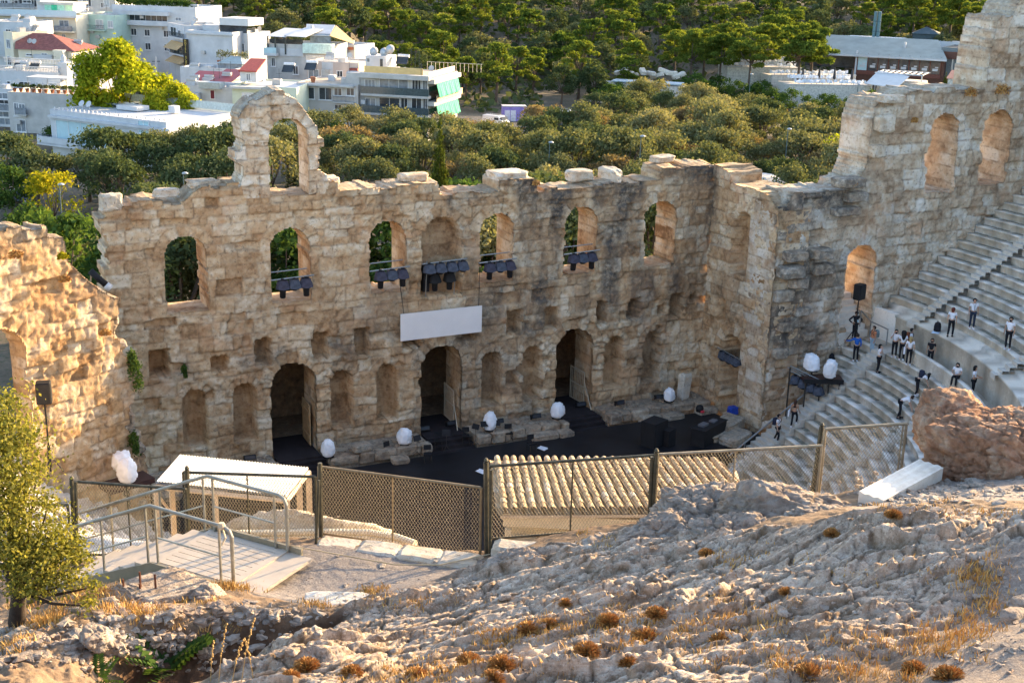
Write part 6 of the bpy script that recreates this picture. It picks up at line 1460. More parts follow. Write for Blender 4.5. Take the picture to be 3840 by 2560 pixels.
def proto(key, kind, leaf, H, Wd, n, size, r0, seed, single=False):
    B = crown_blobs(kind, seed, H, Wd); V, F = leaves(B, n, size, seed); tm = trunk_mb(H, r0, B, seed, kind)
    PROTO[key] = (V, F, LM[leaf], tm, single, None)
    return key
made = {}
def tree(key, p, label, cat='tree', group=None, sc=1, rz=None, name='olive_tree', zs=1):
    V, F, lm, tm, single, _ = PROTO[key]
    if key not in made:
        if single:
            nV = len(V); TV = np.array(tm.v); 
            TF = np.array([f for f in tm.f if len(f) == 4]); o = npmesh(name, np.concatenate([V, TV]), np.concatenate([F, TF+nV]), [lm, BARK], mi=np.r_[np.zeros(len(F)), np.ones(len(TF))])
        else:
            o = thing(name, label, cat, group=group); npmesh('crown', V, F, lm, o); tm.build('trunk', BARK, o, True)
        tag(o, label, cat, group); made[key] = o
    else:
        o = dup(made[key]); o.name = name; tag(o, label, cat); 
        if group: o['group'] = group
        elif 'group' in o: del o['group']
    o.location = tuple(float(c) for c in p); o.scale = (sc, sc, sc*zs); o.rotation_euler = (0, 0, rnd.uniform(0, 6.28) if rz is None else rz)
    return o
OL = [proto(f'olive{i}', 'olive', 'olive', 5.6, 3.3, 3600, .15, .24, 500+i) for i in range(5)]
DO = [proto(f'dark{i}', 'olive', 'darkolive', 6.5, 3.4, 3400, .17, .26, 520+i) for i in range(3)]
TN = [proto(f'tan{i}', 'olive', 'tan', 5.2, 3.2, 3400, .15, .22, 540+i) for i in range(2)]
PN = [proto(f'pine{i}', 'pine', 'pine', 9.0, 3.8, 3600, .22, .26, 560+i, True) for i in range(4)]
EV = [proto(f'ever{i}', 'round', 'darkolive', 7.5, 3.8, 2200, .26, .25, 580+i, True) for i in range(3)]
OV = [proto(f'hillolive{i}', 'olive', 'olive', 6.0, 3.7, 2200, .22, .25, 590+i, True) for i in range(2)]
TP = [proto(f'tallpine{i}', 'tallpine', 'pine', 15.0, 5.4, 9000, .23, .36, 600+i) for i in range(3)]
LI = [proto('pepper', 'round', 'lime', 15.5, 7.4, 15000, .30, .4, 620), proto('yellowbush', 'round', 'yellow', 3.2, 1.9, 1500, .11, .08, 630), proto('greenbush', 'round', 'green', 3.0, 1.8, 1500, .12, .08, 632), proto('yellowtree', 'olive', 'yellow', 5.5, 2.8, 1500, .15, .15, 634), proto('greentree', 'round', 'green', 7.0, 3.4, 3200, .19, .2, 636), proto('limetree', 'olive', 'lime', 6.5, 3.8, 3600, .16, .24, 638)]
proto('cyp', 'cypress', 'cypress', 11.5, 1.05, 6500, .13, .2, 640)
def gnd(px, py, D):
    p = atD(px, py, D); return np.array([p[0], p[1], float(land_z(p[0], p[1]))])
def plan(u, v):
    x, y = CAM[:2]+_r[:2]*u+FH[:2]*v; return np.array([x, y, float(land_z(x, y))])
tr_ = random.Random(12)
# olive grove behind the wall
cnt = 0; v = 126.0
while v < 256:
    u = -.44*v
    while u < .44*v:
        uu, vv = u+tr_.uniform(-1.7, 1.7), v+tr_.uniform(-1.9, 1.9); p = plan(uu, vv); x, y, D = proj(p+np.array([0, 0, 4]))
        ok = -120 < x < 3700 and p[1] > 30
        if x < 560 and vv > 160: ok = False
        if x < 1080 and vv > 172: ok = False
        if vv > 203 and x < 2230: ok = False
        if x < 370 and vv > 122: ok = False
        if vv > 238 and x > 2650: ok = False
        if vv < 150 and 700 < x < 2300 and tr_.random() < .3: ok = False
        if vv < 136 and tr_.random() < .4: ok = False
        if math.hypot(x-2860, y-560) < 110 and vv < 165: ok = False
        if ok:
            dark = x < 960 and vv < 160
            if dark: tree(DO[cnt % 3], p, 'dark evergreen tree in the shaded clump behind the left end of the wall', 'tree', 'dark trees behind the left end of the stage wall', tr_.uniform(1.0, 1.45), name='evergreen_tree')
            elif tr_.random() < .22: tree(DO[cnt % 3], p, 'dark green olive tree among the grove beyond the stage wall', 'tree', 'dark green trees of the grove', tr_.uniform(.7, 1.15), name='olive_tree')
            elif tr_.random() < .14: tree(TN[cnt % 2], p, 'tan brown olive tree among the grove beyond the stage wall', 'tree', 'tan olive trees of the grove', tr_.uniform(.85, 1.25), name='olive_tree')
            else: tree(OL[cnt % 5], p, 'grey green olive tree among the grove beyond the stage wall', 'tree', 'olive trees of the grove beyond the wall', tr_.uniform(.72, 1.42), zs=tr_.uniform(.85, 1.2))
            cnt += 1
        u += 6.2
    v += 6.6
# wooded hill
hc = 0; v = 268.0
while v < 425:
    u = -.43*v
    while u < .43*v:
        uu, vv = u+tr_.uniform(-2.6, 2.6), v+tr_.uniform(-2.6, 2.6); p = plan(uu, vv); x, y, D = proj(p+np.array([0, 0, 6]))
        ok = -60 < x < 3950 and y > -90
        if x < 900: ok = ok and vv > 318
        if 900 <= x < 1250: ok = ok and vv > 285
        if x > 2420: ok = ok and vv > 322
        if ok:
            k = tr_.random()
            if k < .42: tree(PN[hc % 4], p, 'yellow green pine among the woods on the hillside', 'tree', 'pines on the wooded hill', tr_.uniform(.9, 1.4), name='pine_tree')
            elif k < .74: tree(EV[hc % 3], p, 'dark evergreen tree among the woods on the hillside', 'tree', 'evergreens on the wooded hill', tr_.uniform(.85, 1.3), name='evergreen_tree')
            else: tree(OV[hc % 2], p, 'grey green wild olive among the woods on the hillside', 'tree', 'wild olives on the wooded hill', tr_.uniform(.9, 1.3), name='olive_tree')
            hc += 1
        u += 9.4
    v += 9.4 + (v-268)*.012
# tall pines in front of and beside the restaurant
for i, (px, py, D, s) in enumerate([(2590, 275, 285, .95), (2640, 240, 292, 1.0), (2700, 262, 282, .95), (2745, 232, 290, 1.05), (2810, 280, 276, .98), (2862, 240, 285, 1.1), (2905, 215, 300, 1.05), (2995, 285, 276, 1.12), (3040, 285, 279, 1.05), (2530, 230, 295, .9), (2960, 190, 305, 1.1), (3420, 150, 325, 1.0), (3560, 150, 322, 1.05), (3650, 160, 318, 1.0), (3700, 190, 312, .9), (3480, 120, 335, 1.0)]):
    tree(TP[i % 3], gnd(px, py, D), 'tall umbrella pine on bare trunk at the restaurant terrace', 'tree', 'tall pines round the restaurant', s, name='pine_tree')
for key, px, py, D, s, lab, nm in [('pepper', 450, 400, 193, 1.0, 'big bright yellow green tree in front of the apartment blocks', 'pepper_tree'), ('pepper', 640, 420, 190, .62, 'smaller yellow tree touching the right of the big yellow green one', 'pepper_tree'), ('cyp', 1648, 714, 106, .74, 'slender dark cypress rising just behind the stage wall', 'cypress_tree'),
                             ('greentree', 955, 250, 236, 1.0, 'round green tree between the hotel terrace and awning restaurant', 'green_tree'), ('cyp', 752, 90, 292, 1.0, 'dark cypress at the top left beside the white curved block', 'cypress_tree'), ('limetree', 3180, 520, 172, 1.15, 'bright yellow green spreading tree left of the high wing wall', 'broadleaf_tree'),
                             ('limetree', 3230, 640, 150, .8, 'yellow green pine crown close to the left edge of the wing wall', 'broadleaf_tree'), ('yellowtree', 2760, 610, 152, .75, 'small yellow leaved tree beside the pale dome roof', 'yellow_tree'), ('yellowtree', 1065, 385, 203, .8, 'thin yellow tree before the green plastered house', 'yellow_tree'), ('greenbush', 1260, 430, 190, 1.6, 'leafy yellow green shrub right of the lone arch', 'shrub'),
                             ('tan1', 2030, 400, 214, 1.2, 'bare tan feathery tree beside the white van', 'bare_tree'), ('dark1', 20, 560, 150, 1.3, 'dark green tree at the left edge below the grey flats', 'evergreen_tree'), ('dark2', 130, 610, 146, 1.1, 'dark rounded tree left of the white villa', 'evergreen_tree'), ('greentree', 30, 640, 140, .9, 'leafy green tree low at the left edge', 'green_tree'), ('olive3', 330, 640, 150, 1.1, 'olive tree below the villa balconies', 'olive_tree'), ('yellowtree', 190, 660, 132, 1.25, 'sparse yellow tree with bare limbs at the left', 'yellow_tree'), ('yellowbush', 60, 820, 112, 1.5, 'bright yellow green bush at the left edge behind the golden wall', 'shrub'), ('yellowbush', 190, 770, 116, 1.5, 'second bright yellow bush right of the first at the left', 'shrub'), ('greenbush', 90, 740, 122, 1.8, 'green bush behind the bright yellow ones', 'shrub'),
                             ('olive1', 300, 900, 112, .9, 'pale olive seen in the gap between left wing wall and stage wall', 'olive_tree'), ('olive2', 690, 1010, 118, 1.1, 'olive tree framed by the first window of the stage wall', 'olive_tree'), ('greentree', 1090, 960, 118, .95, 'dark green tree framed by the second window', 'green_tree'), ('yellowbush', 1040, 1010, 108, 1.1, 'yellow green shrub in the lower part of the second window', 'shrub'), ('greentree', 1400, 950, 118, .9, 'green tree framed by the third window', 'green_tree'),
                             ('greentree', 1830, 930, 118, .95, 'green tree framed by the window right of the middle niche', 'green_tree'), ('greentree', 2130, 900, 122, .95, 'green tree framed by the window above the right doorway', 'green_tree'), ('greentree', 2440, 870, 124, .95, 'green tree framed by the window nearest the corner', 'green_tree'), ('greenbush', 2920, 740, 108, 1.6, 'fresh green bush in the notch of the broken corner', 'shrub'), ('yellowbush', 2860, 640, 132, 1.4, 'pale yellow shrub right of the corner floodlights', 'shrub'),
                             ('cyp', 3552, 250, 268, .62, 'small cone shaped conifer in front of the restaurant right wing', 'conifer_tree'), ('greenbush', 3650, 330, 250, 2.0, 'dark green rounded bush right of the conifer', 'shrub')]:
    if 'framed' in lab or 'window' in lab: D = 99
    p = gnd(px, py, D)
    tree(key, p, lab, 'tree' if 'shrub' not in nm else 'shrub', None, s, name=nm, zs=1.98 if nm == 'cypress_tree' and D < 110 else 1)
# shrubs close behind the wall top
for i, (px, py, D, s, k) in enumerate([(1980, 640, 140, 1.0, 'yellowbush'), (2060, 640, 141, 1.1, 'yellowbush'), (2140, 645, 140, .9, 'yellowbush'), (2480, 640, 138, 1.0, 'yellowbush'), (2580, 620, 140, 1.1, 'yellowbush'), (470, 720, 138, 1.1, 'yellowbush'), (600, 715, 138, .8, 'yellowbush'), (1700, 690, 138, .9, 'yellowbush'), (1590, 640, 140, 1.0, 'yellowbush'), (1330, 640, 138, 1.3, 'greenbush'), (2660, 640, 136, 1.2, 'greenbush')]):
    tree(k, gnd(px, py, D), 'low leafy shrub just showing over the top of the stage wall', 'shrub', 'shrubs behind the stage wall top', s, name='shrub')
# undergrowth on the far hill and grove
r = np.random.RandomState(6); n = 14000
uu = r.uniform(-.45, .45, n); vv = r.uniform(250, 440, n); X = CAM[0]+_r[0]*uu*vv+FH[0]*vv; Y = CAM[1]+_r[1]*uu*vv+FH[1]*vv; Zz = land_z(X, Y)+r.uniform(0, 1.6, n)
P = np.stack([X, Y, Zz], 1); k = (np.abs(uu*vv-60) > 55) | (vv > 312); P = P[k]; n = len(P)
nn = r.normal(size=(n, 3)); nn[:, 2] = abs(nn[:, 2])+.4; nn /= np.linalg.norm(nn, axis=1)[:, None]; a = np.cross(nn, r.normal(size=(n, 3))); a /= np.linalg.norm(a, axis=1)[:, None]; b = np.cross(nn, a); s = r.uniform(.5, 1.3, n)[:, None]
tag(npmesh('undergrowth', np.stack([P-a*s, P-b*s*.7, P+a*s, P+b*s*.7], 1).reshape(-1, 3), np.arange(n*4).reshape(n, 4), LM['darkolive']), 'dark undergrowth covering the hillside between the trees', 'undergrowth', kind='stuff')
# trees close behind the wall, seen only through its windows
for i, (x, y) in enumerate([(-19, 20), (-15.5, 17), (-12, 22), (-8.5, 17), (-5, 21), (-1, 18), (3.5, 21), (7, 17), (11, 22), (14.5, 18), (18, 22), (22, 18), (26, 24), (-22, 26), (-3, 27), (9, 28), (17, 30)]):
    tree(['greentree', 'dark0', 'olive2', 'greentree', 'dark1'][i % 5], (x*1.12+9, y+13, -2.5), 'leafy tree close behind the stage wall, showing through its windows', 'tree', 'trees close behind the stage wall', 1.45 if i % 5 in (0, 3) else 1.6, name='broadleaf_tree')
for i, (px, py, D, s) in enumerate([(2760, 300, 272, 1.6), (2830, 318, 266, 1.7), (2900, 322, 262, 1.5), (2960, 345, 258, 1.6), (3040, 352, 256, 1.3), (3120, 352, 256, 1.4), (3200, 352, 256, 1.4), (3280, 352, 254, 1.8), (2690, 285, 276, 1.8), (2620, 290, 272, 2.0), (2560, 290, 270, 1.8), (3380, 350, 254, 1.6), (3470, 345, 254, 1.8), (2480, 310, 266, 1.7), (2400, 315, 264, 1.5), (2320, 318, 262, 1.5), (3100, 345, 262, 1.2), (2860, 290, 275, 1.6), (2280, 352, 256, 1.6)]):
    tree('greenbush', gnd(px, py, D), 'clipped dark green bush along the foot of the restaurant terraces', 'shrub', 'bushes along the restaurant terraces', s, name='shrub')
# street lamps
lampm = plain('lamp_post_green', (.09, .13, .13), .5, .1)
for i, (tx, ty, by, D, lab) in enumerate([(687, 652, 760, 132, 'street lamp rising behind the left part of the stage wall'), (222, 694, 800, 128, 'street lamp by the bright bushes at the left'), (2061, 536, 640, 158, 'street lamp in the grove above the middle of the wall'), (2404, 513, 640, 150, 'tall street lamp above the wall near the right corner'), (2955, 486, 600, 170, 'street lamp in the grove at the right'), (3196, 482, 600, 168, 'street lamp before the bright spreading tree'), (2815, 280, 330, 252, 'small street lamp below the restaurant terraces'), (3218, 318, 360, 248, 'street lamp at the corner of the lower terrace')]):
    tp = atD(tx, ty, D); b = np.array([tp[0], tp[1], float(land_z(tp[0], tp[1]))]); H = max(3, tp[2]-b[2])
    q = thing('street_lamp', lab, 'street lamp', b, face(0), 'street lamps in the park'); mb = MB(); mb.tube([(0, 0, 0), (0, 0, H)], [.09, .055], 6); mb.build('pole', lampm, q)
    mb = MB(); mb.lathe([(.05, 0), (.30, .05), (.34, .12), (.2, .22), (.04, .26)], (.18, 0, H-.05), 10); mb.build('lamp_head', plain('lamp_grey', (.35, .38, .40), .4), q, True)
# olive bush close to the camera at the left, over the stair
tb = thing('olive_tree', 'sunlit olive tree hanging over the stair at the left edge, close by', 'tree', atD(60, 2290, 22.0))
base = np.array(atD(60, 2290, 22.0))
B = []
rb_ = random.Random(77)
for (x, y, D, s) in [(350, 2200, 21.4, .16), (330, 2270, 21.3, .2), (280, 2040, 21.6, .16), (180, 1900, 21.6, .2), (140, 1760, 21.6, .18), (100, 1650, 21.6, .2), (10, 1600, 21.6, .5), (40, 1700, 21.6, .55), (0, 1780, 21.3, .6), (70, 1830, 21.7, .5), (30, 1900, 21.2, .6), (60, 1980, 21.4, .6), (-60, 1700, 21.5, .8), (-60, 1900, 21.5, .8), (200, 2020, 21.6, .42), (230, 2090, 21.6, .42), (150, 2100, 21.4, .5), (80, 2130, 21.2, .55), (190, 2180, 21.3, .42), (270, 2180, 21.4, .3), (30, 1510, 21.8, .3), (110, 2220, 21.2, .42), (300, 2110, 21.6, .25), (10, 2080, 21.2, .55)]:
    B.append((np.array(atD(x, y, D))-base, (s*1.02, s*1.02, s*.9)))
V, F = leaves(B, 20000, .034, 700, spread=.42); npmesh('crown', V, F, leafmat('near_olive_leaves', [(.13, .14, .03), (.22, .22, .05), (.33, .30, .08)], .45, .0), tb)
mb = MB(); c1 = np.array(atD(70, 2215, 21.8))-base; mb.tube([(.1, 0, -1.0), (0, 0, -.2), c1, np.array(atD(20, 2110, 21.6))-base], [.17, .15, .12, .09], 8)
for c, s in B: mb.tube([c1, (np.array(c)+c1)/2+np.array([0, 0, -.1]), c], [.05, .03, .008], 5)
mb.build('trunk', plain('dark_bark', (.045, .033, .025), .95, .3, 8), tb, True)
# green plants on the near slope and the wall end
def frond_plant(p, label, seed, n=9, L=.5, name='fern_plant', s=1):
    r = np.random.RandomState(seed); V = []
    for i in range(n):
        a = r.uniform(0, 2*PI); el = r.uniform(.25, 1.0); d = np.array([math.cos(a)*math.cos(el), math.sin(a)*math.cos(el), math.sin(el)]); sd = np.cross(d, [0, 0, 1]); sd /= np.linalg.norm(sd)
        for j in range(9):
            t_ = (j+1.5)/10; c = d*L*t_+np.array([0, 0, -.25*L*t_*t_])
            for e in (-1, 1):
                tip = c+sd*e*L*.26*(1.1-t_*.6)+d*.05-np.array([0, 0, .03]); w = d*.03*L/.5; V.append([c-w*.4, (c+tip)/2-w, tip, (c+tip)/2+w])
    V = np.array(V)*s; o = npmesh(name, V.reshape(-1, 3), np.arange(len(V)*4).reshape(-1, 4), LM['green']); o.location = p; return tag(o, label, 'plant')
frond_plant(on_ground(620, 2520)+(0, 0, .05), 'dark green pinnate sapling in the hollow under the soil bank', 3, 16, 1.0)
frond_plant(on_ground(370, 2555)+(0, 0, .02), 'small green sapling at the bottom left edge of the hollow', 5, 9, .5)
for i, (px, py, Y, s, lab) in enumerate([(505, 1400, -5.9, 1.0, 'green creeper clump hanging on the broken left wall end'), (495, 1350, -5.8, .6, 'smaller green tuft above the hanging creeper'), (500, 1660, -6.0, .7, 'green tuft low on the broken wall end'), (690, 1390, -.3, .4, 'small green tuft on the stage wall between recesses')]):
    p = atY(px, py, Y-.5); V, F = leaves([((0, 0, 0), (.35*s, .3*s, .8*s)), ((.15*s, 0, -.7*s), (.25*s, .25*s, .7*s))], 500, .07, 800+i); o = npmesh('creeper', V, F, LM['green']); o.location = p; tag(o, lab, 'plant')
# dry weeds on the ruins
for i, (px, py, Y, s, lab) in enumerate([(245, 1050, -8.2, .5, 'orange dry weed on the left wall beside its broken edge'), (395, 1250, -7.2, .5, 'orange dry weed low on the broken edge of the left wall'), (60, 960, -9.6, .6, 'golden dry weed drooping on the left wall'), (235, 965, -8.3, .5, 'yellow green weed at the top step of the left wall'), (3640, 355, -7.0, 1.0, 'brown dry bush under the tower on the wing wall'), (3760, 345, -7.0, 1.1, 'second brown dry bush right under the tower'), (3430, 455, -7.0, .5, 'dry tuft beside the first high window'), (3200, 690, -7.2, .6, 'dry tuft at the pier foot of the wing wall'), (2010, 690, -.2, .5, 'straw tuft hanging from the stage wall top')]):
    p = atY(px, py, Y-.15); V, F = leaves([((0, 0, 0), (.45*s, .3*s, .4*s))], 420, .06, 830+i); o = npmesh('dry_weed', V, F, M['cush'] if i != 3 else LM['yellow']); o.location = p; tag(o, lab, 'weed')
# ================================================================ the town and the restaurant
BW = plain('white_render', (.50, .515, .53), .85, .1, .5); BC = plain('cream_render', (.66, .60, .47), .85, .08, .5); BG = plain('pale_green_render', (.42, .56, .50), .85, .1, .5)
BGR = plain('grey_concrete', (.46, .45, .43), .9, .14, .6); BLG = plain('pale_lime_render', (.62, .66, .52), .85, .07, .5); ROOFR = plain('red_roof_tiles', (.24, .085, .07), .85, .25, 2); ROOFG = plain('roof_screed', (.48, .46, .42), .9, .18, .8)
PANE = plain('window_glass', (.05, .06, .07), .12, .3, .8); PANE2 = plain('curtained_glass', (.22, .25, .28), .2, .25, 1.2); PALEP = plain('pale_blue_glass', (.42, .58, .62), .15, .08, 1); SHUT = plain('shutter_grey', (.40, .44, .46), .7, .1); FRM = plain('white_frame', (.68, .68, .68), .6, .05)
AWG = plain('green_awning', (.02, .36, .22), .8, .12, 2); AWT = plain('tan_awning', (.50, .34, .17), .8, .1, 2); GRAYAW = plain('grey_awning', (.55, .56, .56), .8, .06, 1); DKF = plain('dark_frame', (.04, .05, .05), .5, .1); TERR = plain('terracotta', (.36, .14, .07), .8, .15)
BL = []
class Bld:
    """a house whose front face runs between two sight lines; x along the front, y back, z up"""
    def __init__(s, name, label, cat, l, r, depth, wall, zb=-4, yroof=None, roofm=None, parapet=.5, group=None):
        (xl, yl, Dl), (xr, yr, Dr) = l, r; a, b = atD(xl, yl, Dl), atD(xr, yr, Dr); s.zr = (a[2]+b[2])/2; s.zb = zb
        s.o = np.array([a[0], a[1], zb]); e = np.array([b[0]-a[0], b[1]-a[1], 0]); s.w = np.linalg.norm(e); s.e = e/s.w; n = np.array([-s.e[1], s.e[0], 0]); s.n = n if np.dot(n, FH) > 0 else -n
        s.q = thing(name, label, cat, s.o, math.atan2(s.e[1], s.e[0]), group); s.d = depth; s.wall = wall; s.h = s.zr-zb
        mb = MB(); mb.box((s.w/2, depth/2, s.h/2), (s.w, depth, s.h)); mb.build('wall', wall, s.q)
        t = .25; mb = MB(); P = parapet
        if P:
            mb.box((s.w/2, t/2, s.h+P/2), (s.w, t, P)); mb.box((s.w/2, depth-t/2, s.h+P/2), (s.w, t, P)); mb.box((t/2, depth/2, s.h+P/2), (t, depth-2*t, P)); mb.box((s.w-t/2, depth/2, s.h+P/2), (t, depth-2*t, P)); mb.build('parapet', wall, s.q)
        mb = MB(); mb.box((s.w/2, depth/2, s.h+.03), (s.w-.5, depth-.5, .06)); mb.build('roof', roofm or ROOFG, s.q); BL.append(s)
    def loc(s, px, py, y=0):
        """point of the plane y behind the front where that sight line meets it"""
        v = ray(px, py); o = s.o+s.n*y; t = np.dot(o-CAM, s.n)/np.dot(v, s.n); p = CAM+v*t-s.o; return float(np.dot(p, s.e)), float(p[2])
    def win(s, x0, y0, x1, y1, m=None, fr=None, sill=True, mull=1, y=0, name='window', deep=.12):
        a, za = s.loc(x0, y1, y); b, zb = s.loc(x1, y0, y); w, h = b-a, zb-za; c, z = (a+b)/2, (za+zb)/2
        mb = MB(); f = .09; Y = y-.03
        mb.box((a+f/2, Y, z), (f, .16, h)); mb.box((b-f/2, Y, z), (f, .16, h)); mb.box((c, Y, zb-f/2), (w-2*f, .16, f)); mb.box((c, Y, za+f/2), (w-2*f, .16, f))
        for i in range(1, mull+1): mb.box((a+w*i/(mull+1), Y, z), (f*.7, .12, h-2*f))
        if sill: mb.box((c, y-.1, za-.06), (w+.25, .3, .1))
        o = mb.build(name, fr or FRM, s.q); mb = MB(); mb.box((c, y-.012, z), (w-2*f, .06, h-2*f)); mb.build('pane', m or PANE, o)
        return o
    def slab(s, x0, y0, x1, out, th=.25, m=None, name='balcony', rail=None, y=0, rh=1.0):
        a, za = s.loc(x0, y0, y-out); b, zb = s.loc(x1, y0, y-out); z = (za+zb)/2
        mb = MB(); mb.box(((a+b)/2, y-out/2, z), (b-a, out, th)); o = mb.build(name, m or s.wall, s.q)
        if rail is not None:
            mb = MB()
            if rail == 'bars':
                n = int((b-a)/.22)
                for i in range(n+1): mb.box((a+(b-a)*i/n, y-out+.05, z+rh/2), (.035, .035, rh))
                mb.box(((a+b)/2, y-out+.05, z+rh), (b-a, .06, .06)); mb.build('railing', DKF, o)
            else:
                mb.box(((a+b)/2, y-out+.05, z+th/2+rh/2), (b-a, .06, rh)); mb.build('railing', rail, o)
        return o
    def box(s, x0, y0, x1, y1, y, d, m, name, par=None):
        a, za = s.loc(x0, y1, y); b, zb = s.loc(x1, y0, y); mb = MB(); mb.box(((a+b)/2, y+d/2, (za+zb)/2), (b-a, d, zb-za)); return mb.build(name, m, par or s.q)
    def rel(s, c, d, m, name, par=None, M_=None):
        mb = MB(); mb.box(c, d, M=M_) if M_ is not None else mb.box(c, d); return mb.build(name, m, par or s.q)
A = lambda x, y: (x/2.8, y/2.8); Bz = lambda x, y: (440+x/2.8, y/2.8); Cz = lambda x, y: (900+x/2.8, 60+y/2.8); Dz = lambda x, y: (1240+x/2.8, 180+y/2.8); Vz = lambda x, y: (x/1.948, 300+y/1.948)
def W(b, f, rects, **k):
    for r in rects: (x0, y0), (x1, y1) = f(*r[:2]), f(*r[2:4]); b.win(x0, y0, x1, y1, **k)
# white block behind, at the very top left
b = Bld('apartment_block', 'tall pale apartment block cut by the top left corner', 'building', (-60, -20, 300), (150, -20, 300), 12, BW, -3)
W(b, A, [(5, 5, 90, 40), (120, 5, 190, 40), (235, 5, 330, 35)], m=PANE)
b = Bld('apartment_block', 'grey cluttered block at the top edge behind the teal house', 'building', (290, -20, 292), (430, -20, 292), 10, BGR, -3)
W(b, A, [(865, 10, 930, 90), (1060, 30, 1100, 85)], m=PANE)
# cream apartments
b = Bld('apartment_block', 'cream apartment block with long balconies and a green glazed roof room', 'building', (-40, 55, 258), (284, 72, 256), 13, BC, -3)
b.slab(-40, 60, 286, 1.3, .35, BW, 'cornice', rail=plain('balcony_glass_blue', (.45, .55, .60), .3, .05), rh=1.0)
b.slab(112, 119, 272, 1.2, .3, BC, 'balcony', rail=PANE2); b.slab(-40, 94, 110, 1.2, .3, BC, 'balcony', rail=PANE2)
W(b, A, [(455, 205, 553, 280), (625, 215, 722, 292), (375, 195, 395, 250), (205, 185, 230, 235), (470, 350, 562, 398), (655, 358, 688, 430)], m=PANE2)
g_ = b.box(141, 18, 272, 46, 1.5, 6, BW, 'roof_room')
for x0, x1, mm in ((169, 192, plain('green_panel', (.30, .62, .45), .5)), (192, 214, plain('green_panel_bright', (.06, .52, .28), .5)), (214, 240, plain('green_panel_pale', (.38, .66, .50), .5)), (246, 272, plain('green_panel_light', (.48, .68, .44), .5))): b.box(x0, 17, x1, 44, 1.42, .06, mm, 'green_screen', g_)
b.box(140, 12, 275, 17, 1.2, 6.6, ROOFG, 'roof_slab', g_)
b = Bld('house', 'pale teal house with shutters and an iron balcony', 'building', (284, 58, 262), (430, 62, 260), 11, BG, -3, parapet=.25)
W(b, A, [(855, 205, 918, 280), (1010, 210, 1082, 300), (1135, 222, 1187, 295)], m=SHUT); W(b, A, [(870, 365, 938, 435)], m=PANE); b.slab(300, 114, 390, 1.0, .25, BG, 'balcony', rail='bars')
# white curved block
b = Bld('apartment_block', 'white modern apartment block with curved band balcony and roof garden', 'building', (421, 34, 266), (734, 46, 262), 12, BW, -3, parapet=.9)
b.slab(453, 92, 628, 1.4, .5, BW, 'balcony', rail=BW, rh=.5)
b.win(466, 55, 628, 85, m=PANE, mull=7); b.win(658, 66, 680, 79, m=PANE2)
W(b, Bz, [(70, 297, 128, 367), (147, 300, 203, 373), (287, 310, 343, 380), (487, 322, 543, 392), (75, 437, 135, 478), (296, 453, 352, 525), (495, 465, 548, 537), (5, 290, 14, 360)], m=PANE)
b.box(452, 47, 628, 55, -1.3, 1.35, BW, 'upper_band')
hb = thing('roof_garden', 'hedge of potted shrubs along the roof edge of the white curved block', 'hedge', b.o+(0, 0, b.h)); V, F = leaves([((b.e*x+b.n*(1.0+.6*(x % 2)))+np.array([0, 0, 1.2]), (1.2, .9, 1.0)) for x in np.arange(1, b.w-1, 1.3)], 2600, .22, 901); npmesh('foliage', V, F, LM['green'], hb); mb = MB(); mb.box(b.e*b.w/2+b.n*1.2+np.array([0, 0, .3]), (b.w-2, .8, .6), b.q.rotation_euler.z); mb.build('planter', BW, hb)
b2 = Bld('house', 'white balcony house with tan awnings beside the hotel sign', 'building', (628, 92, 258), (690, 108, 250), 8, BW, -3)
b2.slab(632, 143, 690, 1.2, .25, BW, 'balcony', rail='bars'); b2.slab(636, 205, 688, 1.2, .25, BW, 'balcony', rail='bars'); W(b2, Bz, [(565, 290, 620, 375), (645, 320, 668, 395), (600, 450, 655, 560)], m=PANE)
for i, (x0, y0, x1, y1) in enumerate(((627, 151, 664, 191), (633, 207, 675, 244))):
    a_, za = b2.loc(x0, y0, -1.0); c_, zc = b2.loc(x1, y1, -2.0); mb = MB(); mb.add([(a_+.3, -.2, za), (c_, -.2, za), (c_-.4, -1.9, zc), (a_, -1.9, zc)], [(0, 1, 2, 3)]); o = mb.build('awning', AWT, b2.q); o.modifiers.new('s', 'SOLIDIFY').thickness = .05
# red roofed house
b = Bld('house', 'cream house with a wide red tiled roof at the left', 'building', (68, 186, 238), (268, 186, 236), 9, BC, -3, parapet=0)
a_, za = b.loc(68, 184, 0); c_, zc = b.loc(276, 181, 0); e_, ze = b.loc(45, 138, 5); f_, zf = b.loc(165, 137, 5)
mb = MB(); mb.add([(a_-.4, -.5, za), (c_+.4, -.5, za), (f_+1.5, 5, za+2.6), (e_+1.0, 5, za+2.6), (a_-.4, 10, za), (c_+.4, 10, za)], [(0, 1, 2, 3), (3, 2, 5, 4), (1, 5, 2), (4, 0, 3)]); mb.build('pitched_roof', ROOFR, b.q)
W(b, A, [(275, 567, 340, 588), (435, 562, 497, 592)], m=PANE); b.slab(125, 214, 195, .5, .8, BW, 'terrace_band'); b.box(200, 190, 235, 226, -1.5, 1.4, BC, 'porch'); b.box(206, 165, 222, 190, 2, 1.5, BGR, 'water_tank')
